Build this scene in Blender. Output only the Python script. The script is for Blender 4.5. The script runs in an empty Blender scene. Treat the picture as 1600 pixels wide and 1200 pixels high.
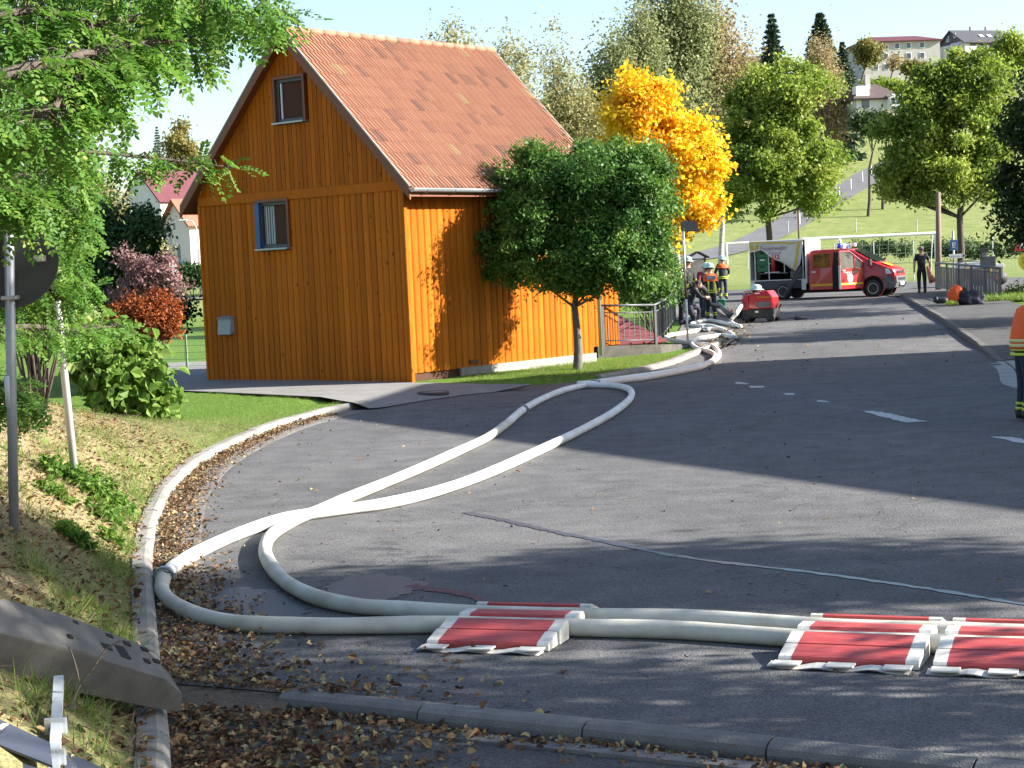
import bpy, bmesh, math, random
import numpy as np
from mathutils import Vector, Matrix
R = math.radians
random.seed(7)
rng = np.random.default_rng(7)
SC = bpy.context.scene
COL = SC.collection

# ------------------------------------------------------------------ camera
CAM_H, CAM_F, CAM_PITCH, CAM_ROLL = 2.35, 2811.6, 0.0648, -0.0457     # focal length in pixels of a 1600 px wide frame
_fw = np.array([0, math.cos(CAM_PITCH), -math.sin(CAM_PITCH)])
_up = np.array([0, math.sin(CAM_PITCH), math.cos(CAM_PITCH)])
_rt = np.array([1., 0, 0])
_r = math.cos(CAM_ROLL) * _rt + math.sin(CAM_ROLL) * _up
_u = -math.sin(CAM_ROLL) * _rt + math.cos(CAM_ROLL) * _up
cam = bpy.data.cameras.new('camera')
cam.sensor_width = 36; cam.lens = 36 * CAM_F / 1600
cam.clip_start = 0.1; cam.clip_end = 5000
camo = bpy.data.objects.new('camera', cam); COL.objects.link(camo)
camo.matrix_world = Matrix(((_r[0], _u[0], -_fw[0], 0), (_r[1], _u[1], -_fw[1], 0), (_r[2], _u[2], -_fw[2], CAM_H), (0, 0, 0, 1)))
SC.camera = camo

# ------------------------------------------------------------------ light
SUN_AZ, SUN_EL = -4.0, 27.0          # azimuth counted from +X towards +Y
wd = bpy.data.worlds.new('World'); SC.world = wd; wd.use_nodes = True
nt = wd.node_tree; nt.nodes.clear()
sky = nt.nodes.new('ShaderNodeTexSky'); sky.sky_type = 'NISHITA'; sky.sun_disc = False
sky.sun_elevation = R(SUN_EL); sky.sun_rotation = R(90 - SUN_AZ)
sky.air_density = 1.0; sky.dust_density = 1.3; sky.ozone_density = 1.6
bg = nt.nodes.new('ShaderNodeBackground'); bg.inputs['Strength'].default_value = 0.082
wo = nt.nodes.new('ShaderNodeOutputWorld')
nt.links.new(sky.outputs[0], bg.inputs['Color']); nt.links.new(bg.outputs[0], wo.inputs['Surface'])
sd = Vector((math.cos(R(SUN_AZ)) * math.cos(R(SUN_EL)), math.sin(R(SUN_AZ)) * math.cos(R(SUN_EL)), math.sin(R(SUN_EL))))
sl = bpy.data.lights.new('sun', 'SUN'); sl.energy = 5.0; sl.angle = R(0.5); sl.color = (1.0, 0.95, 0.87)
so = bpy.data.objects.new('sun', sl); COL.objects.link(so)
so.rotation_euler = sd.to_track_quat('Z', 'Y').to_euler()
SC.view_settings.view_transform = 'Standard'; SC.view_settings.look = 'None'
SC.view_settings.exposure = 1.82; SC.view_settings.gamma = 1.0

# ------------------------------------------------------------------ materials
MATS = {}
def _n(nt, t, **kw):
    n = nt.nodes.new(t)
    for k, v in kw.items(): setattr(n, k, v)
    return n
def mat(name, col, rough=0.6, var=0.0, vscale=3.0, col2=None, bump=0.0, bscale=40.0, metal=0.0, spec=0.5, rnd=0.0,
        trans=0.0, knots=0.0, alpha=1.0, stretch=None, ramp=None, emis=0.0, coat=0.0, glass=0.0):
    """procedural material: noise between col and col2, per-piece brightness (rnd), bump, leaf translucency"""
    if name in MATS: return MATS[name]
    m = bpy.data.materials.new(name); m.use_nodes = True; MATS[name] = m
    nt = m.node_tree; nt.nodes.clear(); L = nt.links.new
    out = _n(nt, 'ShaderNodeOutputMaterial'); p = _n(nt, 'ShaderNodeBsdfPrincipled')
    p.inputs['Roughness'].default_value = rough; p.inputs['Metallic'].default_value = metal
    p.inputs['Specular IOR Level'].default_value = spec
    if coat: p.inputs['Coat Weight'].default_value = coat; p.inputs['Coat Roughness'].default_value = 0.08
    if glass: p.inputs['Transmission Weight'].default_value = glass
    c4 = lambda c: (c[0], c[1], c[2], 1)
    co = _n(nt, 'ShaderNodeTexCoord'); mp = _n(nt, 'ShaderNodeMapping')
    if stretch: mp.inputs['Scale'].default_value = stretch
    L(co.outputs['Object'], mp.inputs['Vector'])
    src = None
    idx = None
    if rnd or ramp:
        oi = _n(nt, 'ShaderNodeObjectInfo'); at = _n(nt, 'ShaderNodeAttribute', attribute_name='rnd')
        ad = _n(nt, 'ShaderNodeMath', operation='ADD'); L(oi.outputs['Random'], ad.inputs[0]); L(at.outputs['Fac'], ad.inputs[1])
        fr = _n(nt, 'ShaderNodeMath', operation='FRACT'); L(ad.outputs[0], fr.inputs[0]); idx = fr.outputs[0]
    if ramp:
        cr = _n(nt, 'ShaderNodeValToRGB'); e = cr.color_ramp.elements
        while len(e) < len(ramp): e.new(0.5)
        for k, (pos, c) in enumerate(ramp): e[k].position = pos; e[k].color = c4(c)
        L(at.outputs['Fac'] if not rnd else idx, cr.inputs[0]); src = cr.outputs[0]
    else:
        rg = _n(nt, 'ShaderNodeRGB'); rg.outputs[0].default_value = c4(col); src = rg.outputs[0]
    if var or col2:
        nz = _n(nt, 'ShaderNodeTexNoise'); nz.inputs['Scale'].default_value = vscale; nz.inputs['Detail'].default_value = 6
        nz.inputs['Roughness'].default_value = 0.62
        L(mp.outputs[0], nz.inputs['Vector'])
        rm = _n(nt, 'ShaderNodeMapRange'); rm.inputs[1].default_value = 0.3; rm.inputs[2].default_value = 0.7
        L(nz.outputs['Fac'], rm.inputs[0])
        mx = _n(nt, 'ShaderNodeMix', data_type='RGBA')
        L(rm.outputs[0], mx.inputs[0]); L(src, mx.inputs[6])
        if col2: mx.inputs[7].default_value = c4(col2)
        else:
            ds = _n(nt, 'ShaderNodeMix', data_type='RGBA', blend_type='MULTIPLY'); ds.inputs[0].default_value = 1.0
            L(src, ds.inputs[6]); ds.inputs[7].default_value = (1 - var, 1 - var, 1 - var, 1); L(ds.outputs[2], mx.inputs[7])
        src = mx.outputs[2]
    if knots:
        kv = _n(nt, 'ShaderNodeTexVoronoi'); kv.inputs['Scale'].default_value = knots; km = _n(nt, 'ShaderNodeMapping'); km.inputs['Scale'].default_value = (1, 1, .55)
        ob = _n(nt, 'ShaderNodeObjectInfo'); va = _n(nt, 'ShaderNodeVectorMath', operation='ADD'); L(co.outputs['Object'], va.inputs[0]); L(ob.outputs['Location'], va.inputs[1])
        L(va.outputs[0], km.inputs['Vector']); L(km.outputs[0], kv.inputs['Vector'])
        kr = _n(nt, 'ShaderNodeMapRange'); kr.inputs[1].default_value = .05; kr.inputs[2].default_value = .14; kr.inputs[3].default_value = .35; kr.inputs[4].default_value = 1.0
        L(kv.outputs['Distance'], kr.inputs[0]); kh = _n(nt, 'ShaderNodeHueSaturation'); L(kr.outputs[0], kh.inputs['Value']); L(src, kh.inputs['Color']); src = kh.outputs[0]
    if rnd and not ramp:
        r2 = _n(nt, 'ShaderNodeMapRange'); L(idx, r2.inputs[0]); r2.inputs[3].default_value = 1 - rnd; r2.inputs[4].default_value = 1 + rnd
        hs = _n(nt, 'ShaderNodeHueSaturation'); L(r2.outputs[0], hs.inputs['Value']); L(src, hs.inputs['Color']); src = hs.outputs[0]
    L(src, p.inputs['Base Color'])
    if bump:
        bz = _n(nt, 'ShaderNodeTexNoise'); bz.inputs['Scale'].default_value = bscale; bz.inputs['Detail'].default_value = 4
        L(mp.outputs[0], bz.inputs['Vector'])
        bp = _n(nt, 'ShaderNodeBump'); bp.inputs['Strength'].default_value = bump; bp.inputs['Distance'].default_value = 0.02
        L(bz.outputs['Fac'], bp.inputs['Height']); L(bp.outputs[0], p.inputs['Normal'])
    if emis:
        L(src, p.inputs['Emission Color']); p.inputs['Emission Strength'].default_value = emis
    sh = p.outputs[0]
    if trans:
        tr = _n(nt, 'ShaderNodeBsdfTranslucent'); L(src, tr.inputs['Color'])
        ms = _n(nt, 'ShaderNodeMixShader'); ms.inputs[0].default_value = trans
        L(sh, ms.inputs[1]); L(tr.outputs[0], ms.inputs[2]); sh = ms.outputs[0]
    L(sh, out.inputs['Surface'])
    return m

# ------------------------------------------------------------------ mesh helpers
class MB:
    """collects shapes in local coordinates, builds them as one mesh object"""
    def __init__(s): s.v = []; s.f = []; s.mi = []; s.cur = 0
    def add(s, vs, fs):
        o = len(s.v); s.v += [tuple(map(float, q)) for q in vs]
        s.f += [tuple(i + o for i in f) for f in fs]; s.mi += [s.cur] * len(fs); return s
    def box(s, c, d, rz=0, ry=0, rx=0, bev=0.0):
        x, y, z = d[0] / 2, d[1] / 2, d[2] / 2
        if bev:
            b = min(bev, x * .9, y * .9, z * .9); vs = []
            for sx in (-1, 1):
                for sy in (-1, 1):
                    for sz in (-1, 1):
                        vs += [(sx * (x - b), sy * (y - b), sz * z), (sx * (x - b), sy * y, sz * (z - b)), (sx * x, sy * (y - b), sz * (z - b))]
            bm = bmesh.new()
            for q in vs: bm.verts.new(q)
            h = bmesh.ops.convex_hull(bm, input=bm.verts)
            bm.verts.ensure_lookup_table(); bm.verts.index_update()
            vs = [tuple(q.co) for q in bm.verts]; fs = [tuple(q.index for q in f.verts) for f in bm.faces]; bm.free()
        else:
            vs = [(a, b_, c_) for a in (-x, x) for b_ in (-y, y) for c_ in (-z, z)]
            fs = [(0, 1, 3, 2), (4, 6, 7, 5), (0, 4, 5, 1), (2, 3, 7, 6), (0, 2, 6, 4), (1, 5, 7, 3)]
        M = Matrix.Translation(c) @ Matrix.Rotation(rz, 4, 'Z') @ Matrix.Rotation(ry, 4, 'Y') @ Matrix.Rotation(rx, 4, 'X')
        return s.add([M @ Vector(q) for q in vs], fs)
    def hull(s, pts):
        bm = bmesh.new()
        for q in pts: bm.verts.new(q)
        bmesh.ops.convex_hull(bm, input=bm.verts)
        bm.verts.index_update()
        vs = [tuple(q.co) for q in bm.verts]; fs = [tuple(q.index for q in f.verts) for f in bm.faces]; bm.free()
        return s.add(vs, fs)
    def prism(s, poly, n0, n1):
        """poly: list of 3-D points, extruded by vector n1 from n0"""
        n = len(poly); a = [Vector(q) + Vector(n0) for q in poly]; b = [Vector(q) + Vector(n1) for q in poly]
        return s.add(a + b, [tuple(range(n - 1, -1, -1)), tuple(range(n, 2 * n))] + [(i, (i + 1) % n, n + (i + 1) % n, n + i) for i in range(n)])
    def tube(s, pts, r, seg=8, cap=True, flat=1.0):
        pts = [Vector(q) for q in pts]; n = len(pts)
        rs = list(r) if hasattr(r, '__len__') else [r] * n
        vs = []; ref = Vector((0, 0, 1)); px = None
        for i, q in enumerate(pts):
            t = (pts[min(i + 1, n - 1)] - pts[max(i - 1, 0)])
            if t.length < 1e-9: t = Vector((0, 0, 1))
            t.normalize()
            if px is None:
                px = t.cross(ref)
                if px.length < .05: px = t.cross(Vector((1, 0, 0)))
            px = px - t * px.dot(t)
            if px.length < 1e-6: px = t.orthogonal()
            px.normalize(); py = t.cross(px)
            for k in range(seg):
                a = 2 * math.pi * k / seg
                vs.append(q + px * (rs[i] * math.cos(a)) + py * (rs[i] * flat * math.sin(a)))
        fs = [(i * seg + k, i * seg + (k + 1) % seg, (i + 1) * seg + (k + 1) % seg, (i + 1) * seg + k) for i in range(n - 1) for k in range(seg)]
        if cap: fs += [tuple(range(seg - 1, -1, -1)), tuple(range((n - 1) * seg, n * seg))]
        return s.add(vs, fs)
    def lathe(s, prof, c=(0, 0, 0), seg=16, sx=1, sy=1, M=None, cap=True):
        vs = []; n = len(prof)
        for (r, z) in prof:
            for k in range(seg):
                a = 2 * math.pi * k / seg
                q = Vector((r * math.cos(a) * sx, r * math.sin(a) * sy, z))
                vs.append((M @ q if M else q) + Vector(c))
        fs = [(i * seg + k, i * seg + (k + 1) % seg, (i + 1) * seg + (k + 1) % seg, (i + 1) * seg + k) for i in range(n - 1) for k in range(seg)]
        if cap and prof[0][0] > 1e-4: fs.append(tuple(range(seg - 1, -1, -1)))
        if cap and prof[-1][0] > 1e-4: fs.append(tuple(range((n - 1) * seg, n * seg)))
        return s.add(vs, fs)
    def mesh(s, name, mats, smooth=False):
        me = bpy.data.meshes.new(name); me.from_pydata(s.v, [], s.f)
        if not isinstance(mats, (list, tuple)): mats = [mats]
        for m in mats: me.materials.append(m)
        if len(mats) > 1: me.polygons.foreach_set('material_index', s.mi)
        if smooth: me.polygons.foreach_set('use_smooth', [True] * len(me.polygons))
        me.update(); return me
    def build(s, name, mats, parent=None, smooth=False, recalc=True):
        me = s.mesh(name, mats, smooth)
        if recalc:
            bm = bmesh.new(); bm.from_mesh(me); bmesh.ops.recalc_face_normals(bm, faces=bm.faces); bm.to_mesh(me); bm.free()
        o = link(name, me, parent)
        return o
def link(name, me, parent=None):
    o = bpy.data.objects.new(name, me); COL.objects.link(o)
    if parent is not None: o.parent = parent
    return o
def tag(o, label=None, cat=None, group=None, kind=None):
    if label: o['label'] = label
    if cat: o['category'] = cat
    if group: o['group'] = group
    if kind: o['kind'] = kind
    return o
def empty(name, loc=(0, 0, 0), rz=0, label=None, cat=None, group=None, kind=None):
    o = bpy.data.objects.new(name, None); COL.objects.link(o); o.location = loc; o.rotation_euler = (0, 0, rz)
    o.empty_display_size = 0.1
    return tag(o, label, cat, group, kind)
def textmesh(s, size, name, m, parent, M, bold=0.0, ext=0.001):
    cu = bpy.data.curves.new(name, 'FONT'); cu.body = s; cu.size = size; cu.align_x = 'CENTER'; cu.align_y = 'CENTER'
    cu.extrude = ext; cu.offset = bold; cu.resolution_u = 2
    t = bpy.data.objects.new(name, cu); COL.objects.link(t)
    dg = bpy.context.evaluated_depsgraph_get(); me = bpy.data.meshes.new_from_object(t.evaluated_get(dg))
    bpy.data.objects.remove(t); me.materials.clear(); me.materials.append(m)
    o = link(name, me, parent); o.matrix_local = M
    return o
def fastmesh(name, V, F, mats, rnd=None, smooth=False):
    """numpy arrays to mesh; F is (n,k)"""
    me = bpy.data.meshes.new(name); n, k = F.shape
    me.vertices.add(len(V)); me.vertices.foreach_set('co', np.ascontiguousarray(V, dtype=np.float32).ravel())
    me.loops.add(n * k); me.loops.foreach_set('vertex_index', np.ascontiguousarray(F, dtype=np.int32).ravel())
    me.polygons.add(n); me.polygons.foreach_set('loop_start', np.arange(0, n * k, k, dtype=np.int32))
    me.polygons.foreach_set('loop_total', np.full(n, k, dtype=np.int32))
    if smooth: me.polygons.foreach_set('use_smooth', np.ones(n, dtype=bool))
    for m in (mats if isinstance(mats, (list, tuple)) else [mats]): me.materials.append(m)
    if rnd is not None:
        a = me.attributes.new('rnd', 'FLOAT', 'FACE'); a.data.foreach_set('value', np.ascontiguousarray(rnd, dtype=np.float32))
    me.update(calc_edges=True); me.validate()
    if not smooth: me.shade_flat()
    return me

# ------------------------------------------------------------------ terrain
_kx = np.array([-200, 36, 58, 70, 80, 97, 130, 163, 176, 190, 210, 250, 300, 360, 390, 800, 1600], float)
_kz = np.array([0, 0, .33, .55, .6, .62, .85, 1.2, 2.1, 4.2, 8.2, 16.5, 27, 36, 37.5, 38, 38], float)
_fy = np.linspace(-200, 1600, 3601); _fz = np.interp(_fy, _kx, _kz)
_fz = np.convolve(np.pad(_fz, 8, mode='edge'), np.ones(17) / 17, 'valid')
_fz[_fy < 34] = 0
def base(x, y):
    z = np.interp(y, _fy, _fz)
    w = np.clip((10 - np.asarray(x, float)) / 60, 0, 1) * 0.5
    return np.where(np.asarray(y) > 163, z - (z - 1.2) * w, z)
def ray(px, py):
    d = _fw + _r * (px - 800) / CAM_F - _u * (py - 600) / CAM_F
    return d / d[1]
def at(px, py, Y): return Vector(np.array([0, 0, CAM_H]) + ray(px, py) * Y)
def atz(px, py, z):
    d = ray(px, py); return Vector(np.array([0, 0, CAM_H]) + d * ((z - CAM_H) / d[2]))
def G0(px, py, dz=0.0):
    """pixel to the road / field level"""
    d = ray(px, py); Y = np.concatenate([np.linspace(3, 120, 6000), np.linspace(120.1, 900, 6000)])
    h = CAM_H + d[2] * Y - base(d[0] * Y, Y) - dz
    i = int(np.argmax(h < 0)) if (h < 0).any() else len(Y) - 1
    return Vector((d[0] * Y[i], Y[i], CAM_H + d[2] * Y[i]))
# left edge of the carriageway, from the kerb line
_kp = [G0(*q) for q in [(480, 657), (440, 668), (390, 688), (340, 712), (300, 738), (262, 780), (243, 830), (236, 880), (240, 950), (247, 1030), (258, 1120), (266, 1200)]]
_kp = [(q.y, q.x) for q in _kp] + [(5, -1.15), (0, -.75), (-8, -.6)]
_dr = [(q.y, q.x) for q in [G0(*q) for q in [(545, 640), (600, 633), (660, 622), (720, 614), (772, 609), (815, 603), (860, 600), (920, 597), (1000, 583), (1056, 569), (1094, 553), (1122, 541), (1136, 528), (1146, 512), (1152, 500), (1140, 488)]]]
_all = sorted(_kp + _dr + [(75, 7.0), (90, 5), (2000, 5)])
_ey = np.array([q[0] for q in _all]); _ex = np.array([q[1] for q in _all])
def xl(y): return np.interp(y, _ey, _ex)
NEAR = [(11.05, -3.2), (10.0, -1.2), (8.0, 2.24), (6.6, 4.65)]          # near kerb line (y, x)
def xnear(y): return np.interp(-np.asarray(y), [-q[0] for q in NEAR], [q[1] for q in NEAR], left=-9, right=40)
def bankz(x, y):
    x = np.asarray(x, float); y = np.asarray(y, float)
    d = np.maximum(xl(y) - x - .16, 0)
    f = 1 - np.clip((y - 19) / 11, 0, 1); f = f * f * (3 - 2 * f)
    h = 1.9 * (1 - np.exp(-.42 * d)) + .03 * d
    lawn = .011 * np.clip(d, 0, 3)
    dr = np.clip((y - 31.7) / .5, 0, 1) * np.clip((36.1 - y) / .4, 0, 1) * np.clip(1.6 - d, 0, 1)
    k = 1 - np.clip((y - 43.5) / 3, 0, 1)
    return base(x, y) + (.09 - .085 * np.clip((y - 38) / 3.5, 0, 1) + f * h + (1 - f) * lawn) * k - .12 * dr - .03 * (1 - k)
def G(px, py, dz=0.0):
    """pixel to the ground left of the kerb (bank, lawns)"""
    d = ray(px, py); Y = np.linspace(3, 140, 14000)
    h = CAM_H + d[2] * Y - np.where(d[0] * Y < xl(Y) - .1, bankz(d[0] * Y, Y), base(d[0] * Y, Y)) - dz
    i = int(np.argmax(h < 0))
    return Vector((d[0] * Y[i], Y[i], CAM_H + d[2] * Y[i]))
# ------------------------------------------------------------------ ground materials
def ground_mat():
    m = bpy.data.materials.new('ground_cover'); m.use_nodes = True; nt = m.node_tree; nt.nodes.clear(); L = nt.links.new
    out = _n(nt, 'ShaderNodeOutputMaterial'); p = _n(nt, 'ShaderNodeBsdfPrincipled'); p.inputs['Roughness'].default_value = .95
    p.inputs['Specular IOR Level'].default_value = .1
    co = _n(nt, 'ShaderNodeTexCoord')
    def noise(s, d=6):
        z = _n(nt, 'ShaderNodeTexNoise'); z.inputs['Scale'].default_value = s; z.inputs['Detail'].default_value = d; z.inputs['Roughness'].default_value = .65
        L(co.outputs['Object'], z.inputs['Vector']); r = _n(nt, 'ShaderNodeMapRange'); r.inputs[1].default_value = .32; r.inputs[2].default_value = .68
        L(z.outputs['Fac'], r.inputs[0]); return r.outputs[0]
    def mix(a, b, f):
        x = _n(nt, 'ShaderNodeMix', data_type='RGBA')
        for s, v in ((6, a), (7, b)):
            if isinstance(v, tuple): x.inputs[s].default_value = (*v, 1)
            else: L(v, x.inputs[s])
        if isinstance(f, float): x.inputs[0].default_value = f
        else: L(f, x.inputs[0])
        return x.outputs[2]
    g = mix((.105, .19, .028), (.17, .23, .05), noise(.35)); g = mix(g, (.055, .12, .015), noise(9))
    g2 = mix((.27, .265, .115), (.20, .235, .08), noise(.06)); g2 = mix(g2, (.14, .185, .055), noise(.8))
    s = mix((.29, .19, .13), (.18, .115, .075), noise(14)); s = mix(s, (.35, .25, .18), noise(55)); gs = noise(1.1, 3); s = mix(s, mix(s, (.16, .17, .05), .6), gs)
    at1 = _n(nt, 'ShaderNodeAttribute', attribute_name='straw'); at2 = _n(nt, 'ShaderNodeAttribute', attribute_name='far')
    c = mix(g, g2, at2.outputs['Fac']); c = mix(c, s, at1.outputs['Fac'])
    L(c, p.inputs['Base Color'])
    bz = _n(nt, 'ShaderNodeTexNoise'); bz.inputs['Scale'].default_value = 30; L(co.outputs['Object'], bz.inputs['Vector'])
    bp = _n(nt, 'ShaderNodeBump'); bp.inputs['Strength'].default_value = .8; bp.inputs['Distance'].default_value = .04
    L(bz.outputs['Fac'], bp.inputs['Height']); L(bp.outputs[0], p.inputs['Normal'])
    L(p.outputs[0], out.inputs['Surface']); return m
def asphalt_mat(name, c0, c1, rough=.85):
    m = bpy.data.materials.new(name); m.use_nodes = True; nt = m.node_tree; nt.nodes.clear(); L = nt.links.new
    out = _n(nt, 'ShaderNodeOutputMaterial'); p = _n(nt, 'ShaderNodeBsdfPrincipled'); p.inputs['Roughness'].default_value = rough
    p.inputs['Specular IOR Level'].default_value = .25
    co = _n(nt, 'ShaderNodeTexCoord')
    def noise(s, lo, hi, d=5):
        z = _n(nt, 'ShaderNodeTexNoise'); z.inputs['Scale'].default_value = s; z.inputs['Detail'].default_value = d
        L(co.outputs['Object'], z.inputs['Vector']); r = _n(nt, 'ShaderNodeMapRange'); r.inputs[1].default_value = lo; r.inputs[2].default_value = hi
        L(z.outputs['Fac'], r.inputs[0]); return z.outputs['Fac'], r.outputs[0]
    _, big = noise(.35, .3, .7); _, mid = noise(2.3, .35, .65, 8); sp, _ = noise(110, 0, 1, 2)
    a = _n(nt, 'ShaderNodeMix', data_type='RGBA'); a.inputs[6].default_value = (*c0, 1); a.inputs[7].default_value = (*c1, 1); L(big, a.inputs[0])
    b = _n(nt, 'ShaderNodeMix', data_type='RGBA', blend_type='MULTIPLY'); L(a.outputs[2], b.inputs[6]); b.inputs[7].default_value = (.74, .74, .75, 1); L(mid, b.inputs[0])
    vo = _n(nt, 'ShaderNodeTexVoronoi'); vo.inputs['Scale'].default_value = 95; L(co.outputs['Object'], vo.inputs['Vector'])
    vr = _n(nt, 'ShaderNodeMapRange'); vr.inputs[1].default_value = 0; vr.inputs[2].default_value = 1; vr.inputs[3].default_value = .62; vr.inputs[4].default_value = 1.38
    sx = _n(nt, 'ShaderNodeSeparateColor'); L(vo.outputs['Color'], sx.inputs[0]); L(sx.outputs[0], vr.inputs[0])
    h = _n(nt, 'ShaderNodeHueSaturation'); L(vr.outputs[0], h.inputs['Value']); L(b.outputs[2], h.inputs['Color'])
    # fine cracks
    ck = _n(nt, 'ShaderNodeTexVoronoi', feature='DISTANCE_TO_EDGE'); ck.inputs['Scale'].default_value = .28; ck.inputs['Randomness'].default_value = 1
    wn = _n(nt, 'ShaderNodeTexNoise'); wn.inputs['Scale'].default_value = 1.7; wn.inputs['Detail'].default_value = 6; L(co.outputs['Object'], wn.inputs['Vector'])
    wm = _n(nt, 'ShaderNodeMix', data_type='RGBA', blend_type='LINEAR_LIGHT'); wm.inputs[0].default_value = .9; L(co.outputs['Object'], wm.inputs[6]); L(wn.outputs['Color'], wm.inputs[7])
    L(wm.outputs[2], ck.inputs['Vector'])
    cr = _n(nt, 'ShaderNodeMapRange'); cr.inputs[1].default_value = .002; cr.inputs[2].default_value = .006; cr.inputs[3].default_value = .62; cr.inputs[4].default_value = 1.0
    L(ck.outputs['Distance'], cr.inputs[0])
    h2 = _n(nt, 'ShaderNodeHueSaturation'); L(cr.outputs[0], h2.inputs['Value']); L(h.outputs[0], h2.inputs['Color'])
    L(h2.outputs[0], p.inputs['Base Color'])
    bp = _n(nt, 'ShaderNodeBump'); bp.inputs['Strength'].default_value = .55; bp.inputs['Distance'].default_value = .008
    L(vo.outputs['Distance'], bp.inputs['Height']); L(bp.outputs[0], p.inputs['Normal'])
    L(p.outputs[0], out.inputs['Surface']); return m
M_GROUND = ground_mat()
M_ASPH = asphalt_mat('asphalt', (.138, .134, .132), (.104, .102, .102))
M_ASPH2 = asphalt_mat('old_asphalt', (.10, .097, .093), (.085, .082, .08))
M_CONC = mat('kerb_concrete', (.27, .25, .225), .9, col2=(.17, .16, .145), vscale=4, bump=.5, bscale=90, rnd=.12)
M_CONC2 = mat('gutter_concrete', (.19, .175, .16), .9, col2=(.125, .118, .11), vscale=5, bump=.5, bscale=80, rnd=.1)
M_PAVE = mat('paving', (.215, .205, .195), .9, col2=(.16, .155, .15), vscale=2.2, bump=.3, bscale=60, rnd=.07)
M_WET = mat('wet_asphalt', (.045, .048, .058), .38, var=.3, vscale=5, bump=.5, bscale=90, spec=.45)
M_PAINT = mat('road_paint', (.62, .62, .6), .8, col2=(.24, .24, .24), vscale=16)

# ------------------------------------------------------------------ ground sheet (follows the kerb line)
def ground():
    ul = -np.array([900, 600, 400, 280, 200, 150, 115, 90, 70, 55, 45, 37, 30, 25, 21, 18, 15.5, 13.5, 12, 10.5, 9.5, 8.5, 7.5, 6.8, 6.2, 5.6, 5, 4.5, 4, 3.6, 3.2, 2.8, 2.45, 2.1, 1.8, 1.5, 1.25, 1, .8, .6, .45, .3, .17, .13])
    ur = np.array([-.12, 0, 1, 2, 3, 4.5, 6, 8, 10, 13, 16, 20, 25, 30, 36, 43, 52, 65, 80, 100, 130, 170, 230, 320, 450, 650, 900])
    ys = np.concatenate([np.arange(-10, 4, 1.), np.arange(4, 40, .3), np.arange(40, 76, 1.), np.arange(76, 160, 4.), np.arange(160, 420, 6.), np.arange(420, 1500, 40.)])
    U = np.concatenate([ul, ur]); nu = len(U); ny = len(ys)
    Y, UU = np.meshgrid(ys, U, indexing='ij'); X = xl(Y) + UU
    ZL = bankz(X, Y); nz = .05 * np.sin(X * 3.1 + Y * 1.7) * np.sin(Y * 2.3 - X) + .03 * np.sin(X * 7 + 1) * np.sin(Y * 6)
    d = np.clip((xl(Y) - X - .3) / 1.0, 0, 1); fb = 1 - np.clip((Y - 20) / 10, 0, 1)
    ZL = ZL + nz * d * (.3 + .7 * fb)
    ZR = base(X, Y) - .05 - np.where((Y < 11.3) & (X < xnear(Y) + .3), .12, 0)
    w = np.clip((Y - 60) / 8, 0, 1)
    Z = np.where(UU < -.125, ZL * (1 - w) + (base(X, Y) - .02) * w, ZR * (1 - w) + (base(X, Y) - .03) * w)
    straw = np.where((UU < -.125) & (Y < 34), np.clip(fb * 1.5, 0, 1) * np.clip(.35 + .5 * (xl(Y) - X), 0, 1), 0)
    far = np.clip((Y - 60) / 60, 0, 1)
    V = np.stack([X, Y, Z], -1).reshape(-1, 3)
    i = np.arange(ny - 1)[:, None] * nu + np.arange(nu - 1)[None, :]
    F = np.stack([i, i + 1, i + nu + 1, i + nu], -1).reshape(-1, 4)
    me = fastmesh('ground', V, F, M_GROUND, smooth=True)
    for nm, a in (('straw', straw), ('far', far)):
        t = me.attributes.new(nm, 'FLOAT', 'POINT'); t.data.foreach_set('value', a.ravel().astype(np.float32))
    tag(link('ground', me), 'grass and straw covered ground with bank and hillside', kind='structure')
ground()

# ------------------------------------------------------------------ carriageway
_rk = [G0(*q) for q in [(1600, 596), (1560, 566), (1530, 546), (1500, 525), (1470, 502), (1440, 484), (1410, 466)]]
RKY = np.array([q.y for q in _rk]); RKX = np.array([q.x for q in _rk])
_o = np.argsort(RKY); RKY, RKX = RKY[_o], RKX[_o]
KEND = RKY[-1]
def xr(y):
    y = np.asarray(y, float); r = np.interp(y, RKY, RKX)
    r = np.where(y < RKY[0], RKX[0] + (RKY[0] - y) * 1.1, r)
    return np.where(y > KEND, 60, np.minimum(r, 19))
def strip(name, ys, fl, fr, dz, m, n=8, kind='structure', label=None, parent=None):
    V = []; 
    for y in ys:
        a, b = float(fl(y)), float(fr(y))
        for k in range(n + 1):
            x = a + (b - a) * k / n; V.append((x, y, float(base(x, y)) + (dz(y) if callable(dz) else dz)))
    i = np.arange(len(ys) - 1)[:, None] * (n + 1) + np.arange(n)[None, :]
    F = np.stack([i, i + 1, i + n + 2, i + n + 1], -1).reshape(-1, 4)
    return tag(link(name, fastmesh(name, np.array(V), F, m, smooth=True), parent), label, kind=kind)
ysr = sorted(set(list(np.arange(-8, 36, .5)) + list(np.arange(36, 95, 1.)) + [q[0] for q in NEAR] + [KEND, KEND + .02, 11.06, 95]))
strip('road', [y for y in ysr if y > 6.6], lambda y: max(xl(y) - .03, float(xnear(y)) if y < 11.05 else -99), xr, 0.0, M_ASPH, 14, label='grey asphalt road and junction')
strip('footway', [y for y in ysr if y <= 11.06], lambda y: float(xl(y)) - .03, lambda y: max(float(xnear(y)), float(xl(y))) if y > 6.6 else 20, -.075, M_ASPH2, 6, label='old asphalt footway beside the near kerb')
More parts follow.
